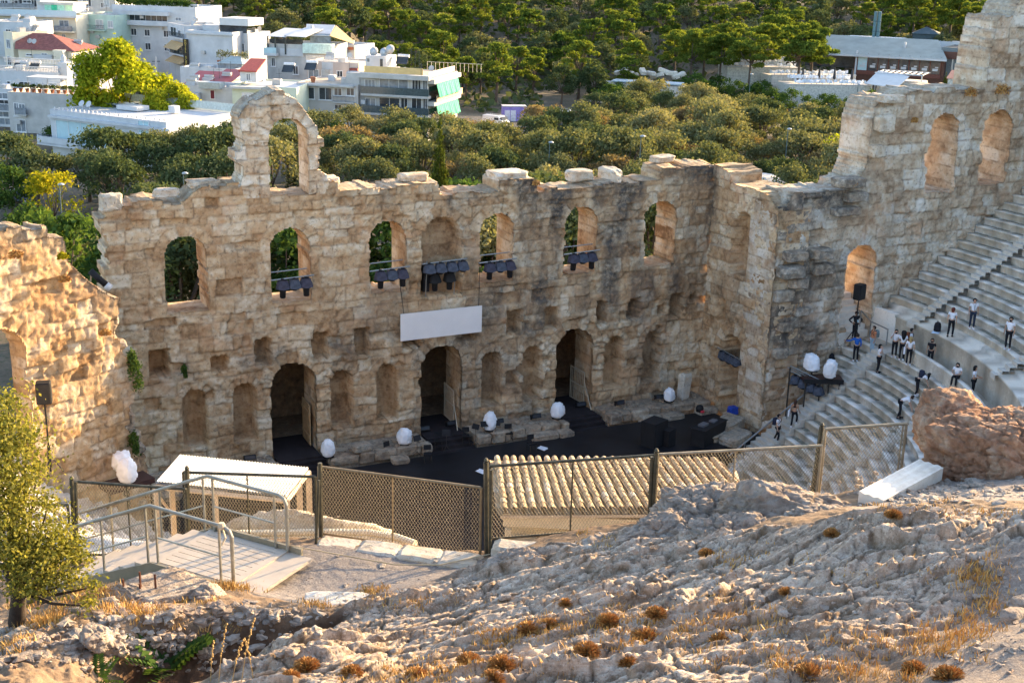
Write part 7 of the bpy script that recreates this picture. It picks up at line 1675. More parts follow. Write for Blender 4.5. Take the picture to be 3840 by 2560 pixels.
# white blocks between, left edge
b = Bld('house', 'plain white house at the left edge with a bare side wall', 'building', (-60, 92, 245), (112, 84, 243), 8, BW, -3, parapet=.3); b = Bld('house', 'narrow cream house left of the red roof', 'building', (12, 120, 241), (46, 132, 239), 7, BC, -3, parapet=.3)
b = Bld('house', 'white house with balustraded roof terrace and water heaters', 'building', (-40, 278, 216), (222, 268, 214), 12, BW, -3, parapet=.2)
for yy, zz in ((-.05, 0), (4.5, .9)):
    mb = MB(); n = 44
    for i in range(n): mb.lathe([(.05, 0), (.10, .12), (.05, .3), (.09, .5), (.06, .7)], (.3+(b.w-.6)*i/(n-1), yy+.2, b.h+.2+zz), 5)
    mb.box((b.w/2, yy+.2, b.h+.97+zz), (b.w, .25, .12)); mb.build('balustrade', BW, b.q)
b.box(220/1.0, 236, 250, 300, .5, 1.5, BW, 'chimney_stack')
mb = MB(); p = b.loc(238, 232, 1.2); mb.lathe([(.7, 0), (.5, .3), (.35, .5), (.5, .9), (.3, 1.2), (.1, 1.5)], (p[0], 1.2, p[1]-.3), 10); mb.build('chimney_cap', BW, b.q, True)
def heater(parent_b, px, py, y, lab):
    a, z = parent_b.loc(px, py, y); q = thing('solar_heater', lab, 'water heater', parent_b.o+parent_b.e*a+parent_b.n*y+np.array([0, 0, z]), parent_b.q.rotation_euler.z, 'solar water heaters on the roofs')
    mb = MB(); mb.box((0, 0, .55), (2.0, .08, 1.5), M=Matrix.Rotation(-.75, 3, 'X')); mb.build('panel', PANE, q); mb = MB(); mb.tube([(-1.0, .75, 1.25), (1.0, .75, 1.25)], .3, 10); mb.build('tank', plain('tank_white', (.7, .7, .7), .4), q); mb = MB(); mb.box((-.8, .6, .5), (.06, .06, 1.2)); mb.box((.8, .6, .5), (.06, .06, 1.2)); mb.build('stand', DKF, q)
heater(b, 72, 262, 5.5, 'solar water heater on the balustraded roof, left of two'); heater(b, 125, 262, 5.5, 'solar water heater on the balustraded roof, right of two')
b = Bld('house', 'white pavilion with a glazed porch at the left of the big yellow tree', 'building', (256, 262, 222), (330, 258, 220), 6, BW, -3); W(b, A, [(725, 685, 780, 740), (788, 685, 838, 740), (848, 685, 895, 740)], m=PANE2); b.box(284, 208, 360, 222, 8, 6, BC, 'upper_terrace')
mb = MB(); mb.add([(0, -.2, b.h), (b.w, -.2, b.h), (b.w/2, 2, b.h+1.6)], [(0, 1, 2)]); mb.build('gable', BW, b.q)
b = Bld('house', 'white house with blue shadowed wall behind the garden terrace', 'building', (-40, 345, 208), (60, 345, 207), 6, BW, -4); W(b, Vz, [(-20, 95, 58, 140), (-20, 175, 62, 270), (0, 360, 30, 400)], m=PANE2)
# grey flats with potted roof edge
b = Bld('apartment_block', 'grey white flats with a row of terracotta pots along the roof edge', 'building', (28, 358, 200), (300, 368, 198), 10, BGR, -4)
W(b, Vz, [(108, 168, 140, 262), (140, 175, 185, 265), (125, 292, 188, 378)], m=PANE2); b.slab(58, 432, 98, .8, .2, BGR, 'balcony', rail=PANE2)
for i in range(11):
    q = thing('plant_pot', 'terracotta pot with a low bush on the grey flats roof edge', 'plant pot', b.o+b.e*(1+i*1.05)+b.n*.5+np.array([0, 0, b.h+.5]), 0, 'terracotta pots along the roof edge'); mb = MB(); mb.lathe([(.2, 0), (.32, .5), (.36, .55), (.3, .56)], n=8); mb.build('pot', TERR, q); V, F = leaves([((0, 0, .85), (.5, .5, .42))], 130, .14, 920+i); npmesh('bush', V, F, LM['greenbush'] if 0 else LM['olive' if i % 3 else 'green'], q)
mb = MB(); mb.box((5.5, 4, b.h+2.6), (7, 3.5, .12)); mb.build('pergola_roof', BW, b.q); mb = MB()
for x in (2.2, 5.5, 8.8): mb.box((x, 2.4, b.h+1.3), (.14, .14, 2.5))
mb.build('pergola_posts', BW, b.q)
# white villa with balconies
cA, cB, cC = atD(190, 456, 183), atD(621, 424, 176), atD(84, 414, 199)
v = Bld('villa', 'white classical villa with wide glazed front and stone balconies behind the olives', 'building', (190, 458, 183), (621, 428, 172), 15, BW, -4, parapet=.35, roofm=BW)
v.slab(180, 462, 632, .6, .35, BW, 'cornice'); v.slab(186, 470, 626, .3, .2, BW, 'cornice')
W(v, Vz, [(420, 330, 775, 450)], m=PALEP, mull=3); v.win(520, 455, 560, 500, m=PALEP)
for z, out in ((-4.3, 2.2), (-8.0, 2.2)):
    mb = MB(); mb.box((-out/2, 7, v.h+z), (out, 15.5, .35)); mb.box((-out+.12, 7, v.h+z+.55), (.24, 15.5, .95)); mb.box((3.0, -.9, v.h+z), (8, 1.8, .35)); mb.box((3, -1.7, v.h+z+.55), (8, .2, .95)); mb.build('balcony', BW, v.q)
for y in (1.5, 5, 8.5, 12):
    for z in (-2.6, -6.2):
        mb = MB(); mb.box((-.03, y, v.h+z), (.14, 1.5, 2.1)); o = mb.build('window', FRM, v.q); mb = MB(); mb.box((-.08, y, v.h+z), (.1, 1.25, 1.85)); mb.build('pane', PANE2, o)
mb = MB()
for i in range(26): mb.box((.6+i*(v.w-1.2)/25, .35, v.h+.55), (.18, .18, .3)); mb.box((.6+i*(v.w-1.2)/25, 14.6, v.h+.55), (.18, .18, .3))
mb.build('roof_studs', BW, v.q); mb = MB(); mb.box((v.w/2, 14.3, v.h+.9), (v.w, .05, 1.1)); mb.build('glass_rail', plain('clear_rail', (.5, .55, .52), .2), v.q)
v.rel((8, 8, v.h+.5), (4, 2.4, .6), BW, 'roof_light'); v.rel((15, 9, v.h+.7), (1.2, 1, 1.0), BW, 'vent'); v.rel((3.5, 10, v.h+.5), (5, 2.4, .3), PANE2, 'skylight')
for i, x in enumerate((2.2, 3.6)): 
    mb = MB(); mb.lathe([(.03, 0), (.45, .12), (.5, .2)], (x, 4, v.h+.9), 10, Matrix.Rotation(1.0, 3, 'X')); mb.tube([(x, 4, v.h), (x, 4, v.h+.9)], .05, 5); mb.build('dish', BW, v.q)
q = thing('hedge', 'dark green hedge growing over the upper balcony of the white villa', 'hedge', v.o+np.array([0, 0, v.h-3.2])); V, F = leaves([(v.n*y-v.e*1.0+np.array([0, 0, .1*math.sin(y)]), (1.1, 1.1, .9)) for y in np.arange(.5, 14, 1.0)], 2600, .17, 930); npmesh('foliage', V, F, LM['green'], q); mb = MB(); mb.box(v.n*7-v.e*1.0-(0, 0, .7), (.6, 13, .4), v.q.rotation_euler.z); mb.build('planter', BW, q)
# hotel
h = Bld('hotel', 'white hotel block with bare side wall, railed roof terrace and vertical sign', 'building', (699, 142, 246), (872, 142, 243), 10, BW, -3, parapet=1.2)
h.slab(690, 128, 876, .4, .3, BW, 'cornice'); h.box(822, 72, 930, 94, 3, 6, GRAYAW, 'pergola_roof'); h.box(825, 98, 925, 122, 4, .1, PANE, 'terrace_glazing'); h.box(760, 96, 820, 124, 5, 2, BW, 'roof_room')
h3 = Bld('house', 'white lower wing with railed terrace at the right of the hotel', 'building', (872, 142, 247), (930, 140, 246), 9, BW, -3, parapet=.8); W(h3, Bz, [(1250, 450, 1275, 510), (1283, 445, 1308, 510)], m=PANE)
sg = h.box(690, 148, 703, 250, -.6, .25, plain('dark_sign', (.025, .018, .012), .5), 'sign')
x0, z0 = h.loc(691, 250, -.62); x1, z1 = h.loc(703, 148, -.62)
fc_ = bpy.data.curves.new('lettering', 'FONT'); fc_.body = 'H\nO\nT\nE\nL\n \nA\nC\nR\nO'; fc_.align_x = 'CENTER'; fc_.size = (z1-z0)/9.6*1.15; fc_.space_line = .82; fc_.extrude = .02; fc_.materials.append(plain('gold_letters', (.62, .45, .10), .5))
tmp_ = link(bpy.data.objects.new('lettering_curve', fc_)); bpy.context.view_layer.update(); me_ = bpy.data.meshes.new_from_object(tmp_.evaluated_get(bpy.context.evaluated_depsgraph_get())); bpy.data.objects.remove(tmp_)
fo = link(bpy.data.objects.new('lettering', me_)); fo.parent = sg; fo.rotation_euler = (PI/2, 0, 0); fo.location = ((x0+x1)/2, -.66, z1-fc_.size*.80)
# low white roofs in front
b = Bld('house', 'low white house with a row of terracotta pots under the hotel wall', 'building', (676, 276, 226), (884, 274, 224), 8, BW, -3, parapet=.9); W(b, Bz, [], m=PANE)
for i in range(7):
    q = thing('plant_pot', 'terracotta pot with a thin shrub under the hotel wall', 'plant pot', b.o+b.e*(4.5+i*.85)+b.n*6.5+np.array([0, 0, b.h+.9]), 0, 'terracotta pots under the hotel wall'); mb = MB(); mb.lathe([(.28, 0), (.38, .7), (.40, .8), (.3, .8)], n=8); mb.build('pot', TERR, q); V, F = leaves([((0, 0, 1.6), (.5, .5, 1.0))], 130, .13, 940+i); npmesh('bush', V, F, LM['olive'], q)
c = Bld('conservatory', 'small grey glazed roof conservatory on the low white house', 'building', (818, 240, 228), (906, 238, 227), 5, PANE2, -1, parapet=0); mb = MB(); mb.add([(-.3, -.3, c.h), (c.w+.3, -.3, c.h), (c.w*.7, 2.5, c.h+1.1), (c.w*.3, 2.5, c.h+1.1), (-.3, 5.2, c.h), (c.w+.3, 5.2, c.h)], [(0, 1, 2, 3), (3, 2, 5, 4), (1, 5, 2), (4, 0, 3)]); mb.build('hip_roof', plain('grey_roof', (.36, .41, .40), .6), c.q)
for i, (x0, x1, y0, y1, lab) in enumerate(((696, 800, 285, 318, 'low house with a dull red metal roof below the white terrace'), (790, 860, 287, 310, 'small red metal roof lean-to right of the larger red roof'))):
    b = Bld('house', lab, 'building', (x0, y1, 216), (x1, y1, 215), 6, BW, -3, parapet=0); mb = MB(); mb.add([(-.3, -.3, b.h), (b.w+.3, -.3, b.h), (b.w+.3, 6, b.h+1.7), (-.3, 6, b.h+1.7)], [(0, 1, 2, 3)]); mb.build('metal_roof', plain('dull_red_metal', (.27, .055, .06), .5, .1, 1), b.q)
b = Bld('house', 'low white house with grey corrugated porch roof and a dark red door', 'building', (684, 335, 209), (870, 335, 207), 7, BW, -3, parapet=.5); b.win(789, 338, 806, 372, m=plain('maroon', (.15, .02, .03), .6), mull=0, sill=False, name='door'); b.box(745, 312, 822, 332, -1.2, 2.0, plain('grey_corrugated', (.38, .42, .42), .6), 'porch_roof'); b.box(725, 350, 745, 380, -1.0, .9, BW, 'meter_cabinet')
# awning restaurant on the roof
b = Bld('restaurant', 'rooftop restaurant with grey awnings over a weathered grey block', 'building', (1000, 195, 240), (1250, 178, 238), 10, BGR, -3, parapet=.9)
b.slab(988, 205, 1036, 1.5, .5, BW, 'balcony', rail=PALEP)
b.box(1050, 185, 1136, 210, -.2, .3, BW, 'band'); b.box(1010, 150, 1136, 185, 2.5, .1, PANE, 'dark_glazing'); b.box(1163, 128, 1240, 160, 2.6, .1, PANE2, 'glass_room')
for x0, x1 in ((1002, 1075), (1078, 1150)):
    a_, za = b.loc(x0, 134, 0); c_, zc = b.loc(x1, 134, 0); e1, z1_ = b.loc(x0+50, 118, 6); mb = MB(); mb.add([(a_, -.8, za), (c_, -.8, za-.1), (c_+1.8, 5, za+1.1), (a_+1.8, 5, za+1.2)], [(0, 1, 2, 3)]); o = mb.build('awning', GRAYAW, b.q); o.modifiers.new('s', 'SOLIDIFY').thickness = .08
for x in (1003, 1030, 1068): b.box(x, 135, x+3, 205, -.4, .15, DKF, 'awning_post')
a_, za = b.loc(1150, 130, 3); c_, zc = b.loc(1240, 128, 3); mb = MB(); mb.add([(a_, 2.2, za), (c_, 2.2, za), (c_-.5, 8, za+1.6), (a_-1.5, 8, za+1.6)], [(0, 1, 2, 3)]); o = mb.build('pale_roof', BW, b.q); o.modifiers.new('s', 'SOLIDIFY').thickness = .12
mb = MB(); mb.add([(c_, 2.2, za), (c_+4.5, 2.5, za-1.3), (c_+4.0, 5, za-1.1), (c_-.3, 8, za+1.5)], [(0, 1, 2, 3)]); o = mb.build('orange_awning', plain('apricot_awning', (.62, .42, .20), .8), b.q); o.modifiers.new('s', 'SOLIDIFY').thickness = .08
b.box(1165, 96, 1172, 124, 5, .8, BW, 'chimney'); b.box(1135, 168, 1245, 200, -1.2, 2, plain('mint_render', (.55, .68, .60), .85), 'mint_wall')
W(b, Cz, [(560, 525, 612, 615), (330, 440, 370, 530)], m=PANE)
b = Bld('house', 'white roof terrace house with red planter behind the grey block', 'building', (1245, 184, 250), (1330, 176, 248), 8, BW, -3, parapet=.6); b.box(1246, 178, 1322, 184, -.4, .4, TERR, 'planter')
b = Bld('house', 'middle grey pink house with cluttered roof and railing', 'building', (1150, 232, 228), (1345, 246, 226), 8, plain('pink_grey_render', (.50, .42, .37), .9, .1, .6), -3, parapet=.3); W(b, Cz, [(950, 580, 968, 630)], m=PANE); b.box(1208, 236, 1248, 284, -.1, .15, BW, 'white_panel'); b.box(1310, 257, 1340, 282, -.6, .6, plain('maroon_box', (.16, .05, .045), .7), 'red_tank')
mb = MB()
for i in range(40): mb.box((b.w*i/39, 0, b.h+.7), (.05, .05, 1.1))
mb.box((b.w/2, 0, b.h+1.25), (b.w, .08, .08)); mb.build('railing', plain('grey_rail', (.5, .5, .5), .6), b.q)
heater(b, 1165, 262, -3.0, 'solar water heater tilted on the roof of the grey flats'); heater(b, 1080, 270, -3.0, 'solar water heater beside the green plastered house')
# small red hatted stair house and green plastered house
b = Bld('house', 'pale green plastered house with a white roof terrace and white garage door', 'building', (870, 335, 206), (1112, 332, 205), 12, BLG, -3, parapet=.3, roofm=BW); b.slab(860, 331, 1022, .9, .35, BW, 'eaves')
b.win(908, 348, 955, 383, m=plain('white_shutter', (.72, .72, .74), .7), mull=0); b.slab(905, 402, 960, 1.0, .2, BLG, 'balcony', rail=PALEP)
s_ = b.box(901, 264, 960, 306, 3.0, 5, BW, 'stair_house'); a_, za = b.loc(896, 264, 3.0); c_, zc = b.loc(972, 264, 3.0); mb = MB(); mb.add([(a_, 2.6, za), (c_-.3, 2.6, za), (c_-.3, 8.4, za+1.5), (a_+.4, 8.4, za+1.5)], [(0, 1, 2, 3)]); o = mb.build('red_roof', plain('bright_red_roof', (.34, .07, .055), .7), s_); o.modifiers.new('s', 'SOLIDIFY').thickness = .2; b.win(923, 276, 940, 302, m=PANE2, y=3.0)
# grey flats in the middle
b = Bld('apartment_block', 'grey two storey flats with dark picture windows right of the lone arch', 'building', (1112, 318, 213), (1342, 320, 211), 12, plain('warm_grey_render', (.52, .48, .44), .88, .08, .5), -3, parapet=.2, roofm=plain('tan_roof', (.42, .35, .27), .9, .15)); b.slab(1112, 322, 1324, 1.0, .3, BGR, 'eaves')
W(b, Cz, [(605, 750, 783, 868), (830, 755, 968, 880), (988, 758, 1072, 838), (1118, 758, 1203, 838)], m=PANE, mull=1); b.slab(1246, 386, 1325, .9, .25, BGR, 'balcony', rail='bars'); W(b, Dz, [(40, 595, 120, 645)], m=PANE)
mb = MB(); mb.lathe([(.3, 0), (.5, .8), (.4, 1.0)], (b.w*.22, 1.5, b.h+.1), 8); mb.build('roof_pot', TERR, b.q)
# block with green awnings
g = Bld('apartment_block', 'concrete apartment block with long balconies and green awnings on its sunny end', 'building', (1345, 292, 212), (1605, 300, 209), 16, BGR, -3, parapet=.2, roofm=plain('tan_terrace', (.52, .43, .33), .9, .12))
z0 = g.h
for y_ in (361, 432):
    g.slab(1352, y_, 1607, 1.3, .38, BGR, 'balcony', rail=plain('dark_glass_rail', (.06, .09, .10), .15, .2), rh=1.15)
g.slab(1345, 289, 1608, 1.3, .75, BGR, 'roof_slab')
g.box(1366, 258, 1586, 278, 1.2, .06, plain('amber_glass_rail', (.60, .45, .20), .3, .1, 1), 'terrace_rail')
for x0, x1, mm in ((1368, 1408, PANE2), (1423, 1532, PANE2), (1545, 1580, PANE), (1584, 1604, PANE)): g.win(x0, 299, x1, 337, m=mm, mull=2, sill=False)
for x0, x1, mm in ((1370, 1410, PANE2), (1422, 1500, PANE), (1503, 1530, PANE), (1543, 1582, PANE), (1586, 1604, PANE)): g.win(x0, 368, x1, 409, m=mm, mull=1, sill=False)
g.box(1300, 275, 1348, 470, -.2, 3, BGR, 'side_pier'); g.box(1352, 376, 1368, 390, -.9, .6, BW, 'air_conditioner')
for k, zt in enumerate((z0-.45, z0-4.0)):   # sunny right end: slabs and sloping green blinds
    mb = MB(); mb.box((g.w+.6, 7, zt+.3), (1.2, 14.5, .7)); mb.build('end_slab', BGR, g.q)
    mb = MB(); N = 26; V = []; F = []
    for i in range(N+1):
        y = .6+11.5*i/N; f_ = .10*(i % 2); V += [(g.w+1.25+f_, y, zt-.05), (g.w+1.9+f_, y-.3, zt-2.1-.12*(i % 3))]
    F = [(2*i, 2*i+2, 2*i+3, 2*i+1) for i in range(N)]; mb.add(V, F); o = mb.build('green_awning', AWG, g.q); o.modifiers.new('s', 'SOLIDIFY').thickness = .05
    mb = MB(); mb.box((g.w+.05, 7, zt-1.8), (.1, 13, 2.4)); mb.build('end_window', PANE, g.q)
mb = MB(); mb.box((g.w+1.5, 7, z0-2.75-.1), (.08, 14, 1.0)); mb.build('end_rail', plain('tan_rail', (.55, .42, .26), .6), g.q)
r_ = g.box(1370, 213, 1448, 252, 6, 5, BW, 'roof_room'); g.box(1425, 222, 1435, 250, 5.95, .1, PANE, 'door', r_); g.box(1375, 220, 1385, 232, 5.95, .1, PANE2, 'window', r_)
mb = MB()
for i in range(14): mb.box((g.w*.55+i*.75, 15.5, z0+.9), (.05, .05, 1.4))
mb.box((g.w*.55+5, 15.5, z0+1.6), (10, .06, .06)); mb.box((g.w-.3, 8, z0+.75), (.12, 14, .9)); mb.build('roof_rail', plain('pale_rail', (.6, .52, .42), .6), g.q)
for i, (x, y, hh, lab) in enumerate(((1405, 195, 2.2, 'satellite dish on a mast above the roof room, left of three'), (1444, 198, 2.0, 'satellite dish facing away above the roof room, middle of three'), (1466, 187, 3.0, 'satellite dish on a thin pole, right of three'))):
    a, z = g.loc(x, y, 8); q = thing('satellite_dish', lab, 'satellite dish', g.o+g.e*a+g.n*8+np.array([0, 0, z0]), g.q.rotation_euler.z, 'satellite dishes on the concrete block'); H = z-z0; mb = MB(); mb.tube([(0, 0, 0), (0, 0, H)], .05, 5); mb.build('mast', BGR, q); mb = MB(); mb.lathe([(.03, 0), (.55, .12), (.8, .32)], (0, -.1, H), 12, Matrix.Rotation(1.2, 3, 'X')); o = mb.build('dish', BW, q, True)
for x, yt in ((1542, 178), (1557, 188), (1572, 180)):
    a, z = g.loc(x, yt, 10); q = thing('antenna', 'thin roof antenna mast on the concrete block with green awnings', 'antenna', g.o+g.e*a+g.n*10+np.array([0, 0, z0]), 0, 'antennas on the concrete block'); mb = MB(); mb.tube([(0, 0, 0), (0, 0, z-z0)], .04, 5); mb.tube([(-.6, 0, z-z0-.3), (.6, 0, z-z0-.3)], .025, 4); mb.build('mast', DKF, q)
heater(g, 1508, 240, 9, 'white solar water heater on the roof of the concrete block')
# clutter that makes the roofs and walls look lived in
def scatter(b, n, seed):
    r = random.Random(seed)
    for i in range(n):
        k = r.random(); x, y = r.uniform(.8, b.w-.8), r.uniform(1, b.d-1)
        if k < .3: b.rel((x, y, b.h+.5), (1.4*r.uniform(.6, 1.4), 1.2, 1.0), BW if r.random() < .6 else BGR, 'roof_box')
        elif k < .5: mb = MB(); mb.tube([(x, y, b.h), (x, y, b.h+r.uniform(2, 4))], .035, 4); mb.tube([(x-.5, y, b.h+1.9), (x+.5, y, b.h+1.9)], .02, 4); mb.build('aerial', DKF, b.q)
        elif k < .7: mb = MB(); mb.tube([(x-.8, y, b.h+1.2), (x+.8, y, b.h+1.2)], .28, 8); mb.box((x, y-.5, b.h+.6), (1.7, .06, 1.2), M=Matrix.Rotation(-.7, 3, 'X')); mb.build('water_heater', BGR, b.q)
        elif k < .85: b.rel((x, -.35, b.h-r.uniform(1, 5)), (.8, .4, .6), BGR, 'air_conditioner')
        else: mb = MB(); mb.lathe([(.03, 0), (.4, .12), (.5, .22)], (x, y, b.h+1.2), 8, Matrix.Rotation(1.1, 3, 'X')); mb.tube([(x, y, b.h), (x, y, b.h+1.2)], .04, 4); mb.build('dish', BGR, b.q)
def auto_windows(b, z0, cols, rows, seed, w=1.3, h=1.6, bal=.35):
    r = random.Random(seed)
    for j in range(rows):
        for i in range(cols):
            x = b.w*(i+.5)/cols+r.uniform(-.2, .2); z = b.h-z0-3.1*j; ww = w*r.choice((.8, 1, 1.5)); m = r.choice((PANE, PANE, PANE2, SHUT))
            f = .09; mb = MB(); mb.box((x, -.03, z+h/2), (ww+.2, .14, .1)); mb.box((x, -.06, z-h/2), (ww+.3, .2, .1)); mb.box((x-ww/2, -.03, z), (.1, .14, h)); mb.box((x+ww/2, -.03, z), (.1, .14, h)); mb.box((x, -.03, z), (.07, .12, h)); o = mb.build('window', FRM, b.q)
            mb = MB(); mb.box((x, -.012, z), (ww, .05, h)); mb.build('pane', m, o)
        if r.random() < bal:
            mb = MB(); mb.box((b.w*.5, -.5, b.h-z0-3.1*j-h/2-.25), (b.w*.8, 1.0, .2)); o = mb.build('balcony', b.wall, b.q); mb = MB(); mb.box((b.w*.5, -.97, b.h-z0-3.1*j-h/2+.3), (b.w*.8, .05, .95)); mb.build('railing', r.choice((PANE2, BW, SHUT)), o)
for b in BL:
    n = b.q['label']
    if 'villa' in n or 'restaurant' in n or 'shed' in n or 'conservatory' in n: continue
    scatter(b, int(3+b.w*.35), int(b.w*100))
    if any(k in n for k in ('white house at the left edge', 'blue shadowed', 'narrow cream', 'lower wing', 'pavilion', 'top left corner', 'top edge', 'white roof terrace house')): auto_windows(b, 1.9, max(1, int(b.w/3)), 2, int(b.w*77))
    if 'middle grey pink' in n: auto_windows(b, 2.0, 4, 1, 5)
    if 'balustraded' in n: auto_windows(b, 2.4, 5, 2, 8, 1.4, 1.8, .6)
# ---------------- restaurant on the right
K = .5484; R3 = lambda x, y: (2560+x*K, y*K)
rb = Bld('restaurant', 'long low restaurant with grey roof and glazed dining front under the pines', 'building', (3205, 215, 300), (3545, 212, 292), 16, plain('brown_timber', (.10, .045, .03), .7), -3, parapet=0)
zf = rb.h
mb = MB(); mb.add([(-13, -1.2, zf), (rb.w+.6, -1.2, zf), (rb.w-3, 10, zf+3.6), (-11, 10, zf+3.6)], [(0, 1, 2, 3)]); mb.add([(-13, -1.25, zf-.45), (rb.w+.6, -1.25, zf-.45), (rb.w+.6, -1.25, zf+.02), (-13, -1.25, zf+.02)], [(0, 1, 2, 3)]); o = mb.build('roof_sheet', plain('grey_green_roof', (.30, .32, .29), .8, .1, .4), rb.q)
mb = MB(); mb.box((rb.w/2-6, -1.3, zf-.2), (rb.w+13, .1, .4)); mb.build('white_fascia', BW, rb.q)
x0, z0_ = rb.loc(3213, 262, 0); x1, z1_ = rb.loc(3532, 216, 0)
for i in range(9):
    a = x0+(x1-x0)*i/8
    mb = MB(); mb.box((a, -.15, (z0_+z1_)/2), (.2, .2, z1_-z0_)); mb.build('mullion', plain('red_brown_post', (.12, .04, .025), .6), rb.q)
    if i < 8:
        w_ = (x1-x0)/8; mb = MB(); mb.box((a+w_/2, -.06, (z0_+z1_)/2), (w_-.2, .06, z1_-z0_)); mb.build('pane', PANE if i else PALEP, rb.q)
        mb = MB(); mb.box((a+w_/2, -.12, z0_+.95), (w_*.5, .1, .55)); mb.box((a+w_/2+.3, -.12, z0_+1.5), (w_*.3, .1, .25)); mb.build('table_setting', BW, rb.q); mb = MB(); mb.box((a+w_/2, -.14, z1_-.25), (w_-.2, .06, .35)); mb.build('blind', BW, rb.q)
mb = MB(); mb.box(((x0+x1)/2, -.2, z0_-.5), (x1-x0+.4, .3, .9)); mb.build('sill_band', plain('maroon_band', (.14, .05, .035), .6), rb.q); mb = MB(); mb.box((x0-.3, -.2, (z0_+z1_)/2-.5), (.4, .4, z1_-z0_+2)); mb.build('white_post', BW, rb.q)
mb = MB(); mb.box((-6, 3, zf-1.8), (12, .1, 3.2)); mb.build('side_glazing', PANE, rb.q)
rb.box(3175, 146, 3390, 172, 9.5, 4, plain('pale_metal_roof', (.62, .64, .64), .6), 'upper_roof'); rb.box(3388, 160, 3398, 186, 4, .8, BW, 'vent_pipe')
for i, x in enumerate((3286, 3301)):
    a, z = rb.loc(x, 44, 12); q = thing('steel_chimney', ['tall teal steel chimney flue behind the restaurant, left one', 'tall teal steel chimney flue behind the restaurant, right one'][i], 'chimney', rb.o+rb.e*a+rb.n*12+np.array([0, 0, zf]), 0, 'twin steel chimney flues'); mb = MB(); mb.tube([(0, 0, 0), (0, 0, z-zf)], .42, 10); mb.build('flue', plain('teal_steel', (.10, .18, .20), .5), q); mb = MB()
    for k in range(4): mb.tube([(0, 0, (z-zf)*k/4), (0, 0, (z-zf)*k/4+.2)], .5, 10)
    mb.build('collar', plain('teal_steel_dark', (.06, .12, .14), .5), q)
w2 = Bld('restaurant_wing', 'dark flat roofed right wing of the restaurant with a glass porch', 'building', (3530, 190, 296), (3730, 186, 290), 12, plain('slate_band', (.16, .19, .20), .7), -3, parapet=.3, roofm=plain('dark_roof', (.16, .15, .13), .9)); w2.box(3530, 205, 3725, 220, -.6, .6, plain('brown_band', (.12, .055, .04), .7), 'fascia'); W(w2, R3, [(1870, 405, 1910, 490), (1930, 405, 1965, 490), (1980, 408, 2030, 490), (2050, 408, 2100, 470)], m=PANE, mull=0)
for x in (3566, 3600, 3636, 3672): w2.box(x, 222, x+9, 262, -.4, .5, plain('white_stone', (.62, .60, .55), .9), 'stone_pier')
sh = Bld('shed', 'dark slate gabled shed behind the restaurant roof', 'building', (3423, 128, 318), (3518, 128, 316), 7, plain('dark_slate', (.06, .085, .095), .7), -1, parapet=0); mb = MB(); mb.add([(-.4, -.4, sh.h), (sh.w+.4, -.4, sh.h), (sh.w*.5, 3, sh.h+1.6), (-.4, 7, sh.h), (sh.w+.4, 7, sh.h)], [(0, 1, 2), (0, 2, 3), (1, 4, 2), (3, 2, 4)]); mb.build('roof_hip', plain('slate', (.08, .11, .125), .6), sh.q)
rb2 = Bld('roof_unit', 'white ventilation units on the restaurant back roof', 'roof plant', (3440, 156, 312), (3600, 160, 308), 4, BW, 0, parapet=.2)
# terraces of white stone with tables
stone = plain('white_terrace_stone', (.55, .52, .46), .9, .25, 2.5)
def terrace(l, r, D0, D1, zt, label, d=7):
    p, q2 = atD(*l, D0), atD(*r, D1); e = np.array([q2[0]-p[0], q2[1]-p[1], 0]); w = np.linalg.norm(e); t_ = thing('terrace_wall', label, 'terrace', (p[0], p[1], 0), math.atan2(e[1], e[0]), 'stone terraces below the restaurant'); z = (p[2]+q2[2])/2
    mb = MB(); mb.box((w/2, d/2, z-2.4), (w, d, 4.8)); mb.build('stone_wall', stone, t_); mb = MB(); mb.box((w/2, .15, z+.1), (w+.2, .5, .14)); mb.build('coping', BW, t_); return p, e/w, z, w
tb_ = thing('cafe_table', 'table with white cloth and white chairs on the restaurant terraces', 'table', (0, 0, 0), 0, 'white clothed tables on the restaurant terraces')
mb = MB(); mb.box((0, 0, .55), (1.1, 1.1, .45), top=.92); mb.box((0, 0, .8), (1.0, 1.0, .06)); mb.build('tablecloth', plain('white_linen', (.80, .82, .86), .8), tb_)
for k in range(4):
    mb = MB(); c_, s2 = math.cos(k*PI/2), math.sin(k*PI/2); mb.box((c_*.95, s2*.95, .45), (.4, .4, .06)); mb.box((c_*1.13, s2*1.13, .75), (.06 if c_ else .4, .4 if c_ else .06, .6)); mb.build('chair', plain('white_chair', (.62, .66, .72), .6), tb_)
mb = MB(); mb.tube([(0, 0, 0), (0, 0, .5)], .06, 5); mb.build('leg', DKF, tb_)
first = [True]
def tables(p, e, z, w, rows, n, d0=1.4):
    nn = np.array([-e[1], e[0], 0]); nn = nn if np.dot(nn, FH) > 0 else -nn; r = random.Random(int(w*10))
    for j in range(rows):
        for i in range(n):
            if r.random() < .12: continue
            o = tb_ if first[0] else dup(tb_); first[0] = False; o.location = np.array([p[0], p[1], z+.02])+e*(1.0+(w-2)*(i+.5*(j % 2))/n)+nn*(d0+2.4*j+r.uniform(-.3, .3))+np.array([0, 0, .75*j]); o.rotation_euler.z = r.uniform(0, 1.5)
T1 = terrace((2728, 254), (3005, 256), 283, 284, 0, 'upper stone terrace with rows of white tables under the pines', 9); tables(*T1[:4], 2, 12)
T2 = terrace((2895, 285), (3210, 284), 276, 280, 0, 'middle stone terrace below the pines with white tables', 6); tables(*T2[:4], 1, 11)
T3 = terrace((2962, 316), (3270, 326), 266, 268, 0, 'lowest stone terrace in front with white tables and closed parasols', 8); tables(*T3[:4], 2, 12, 1.2)
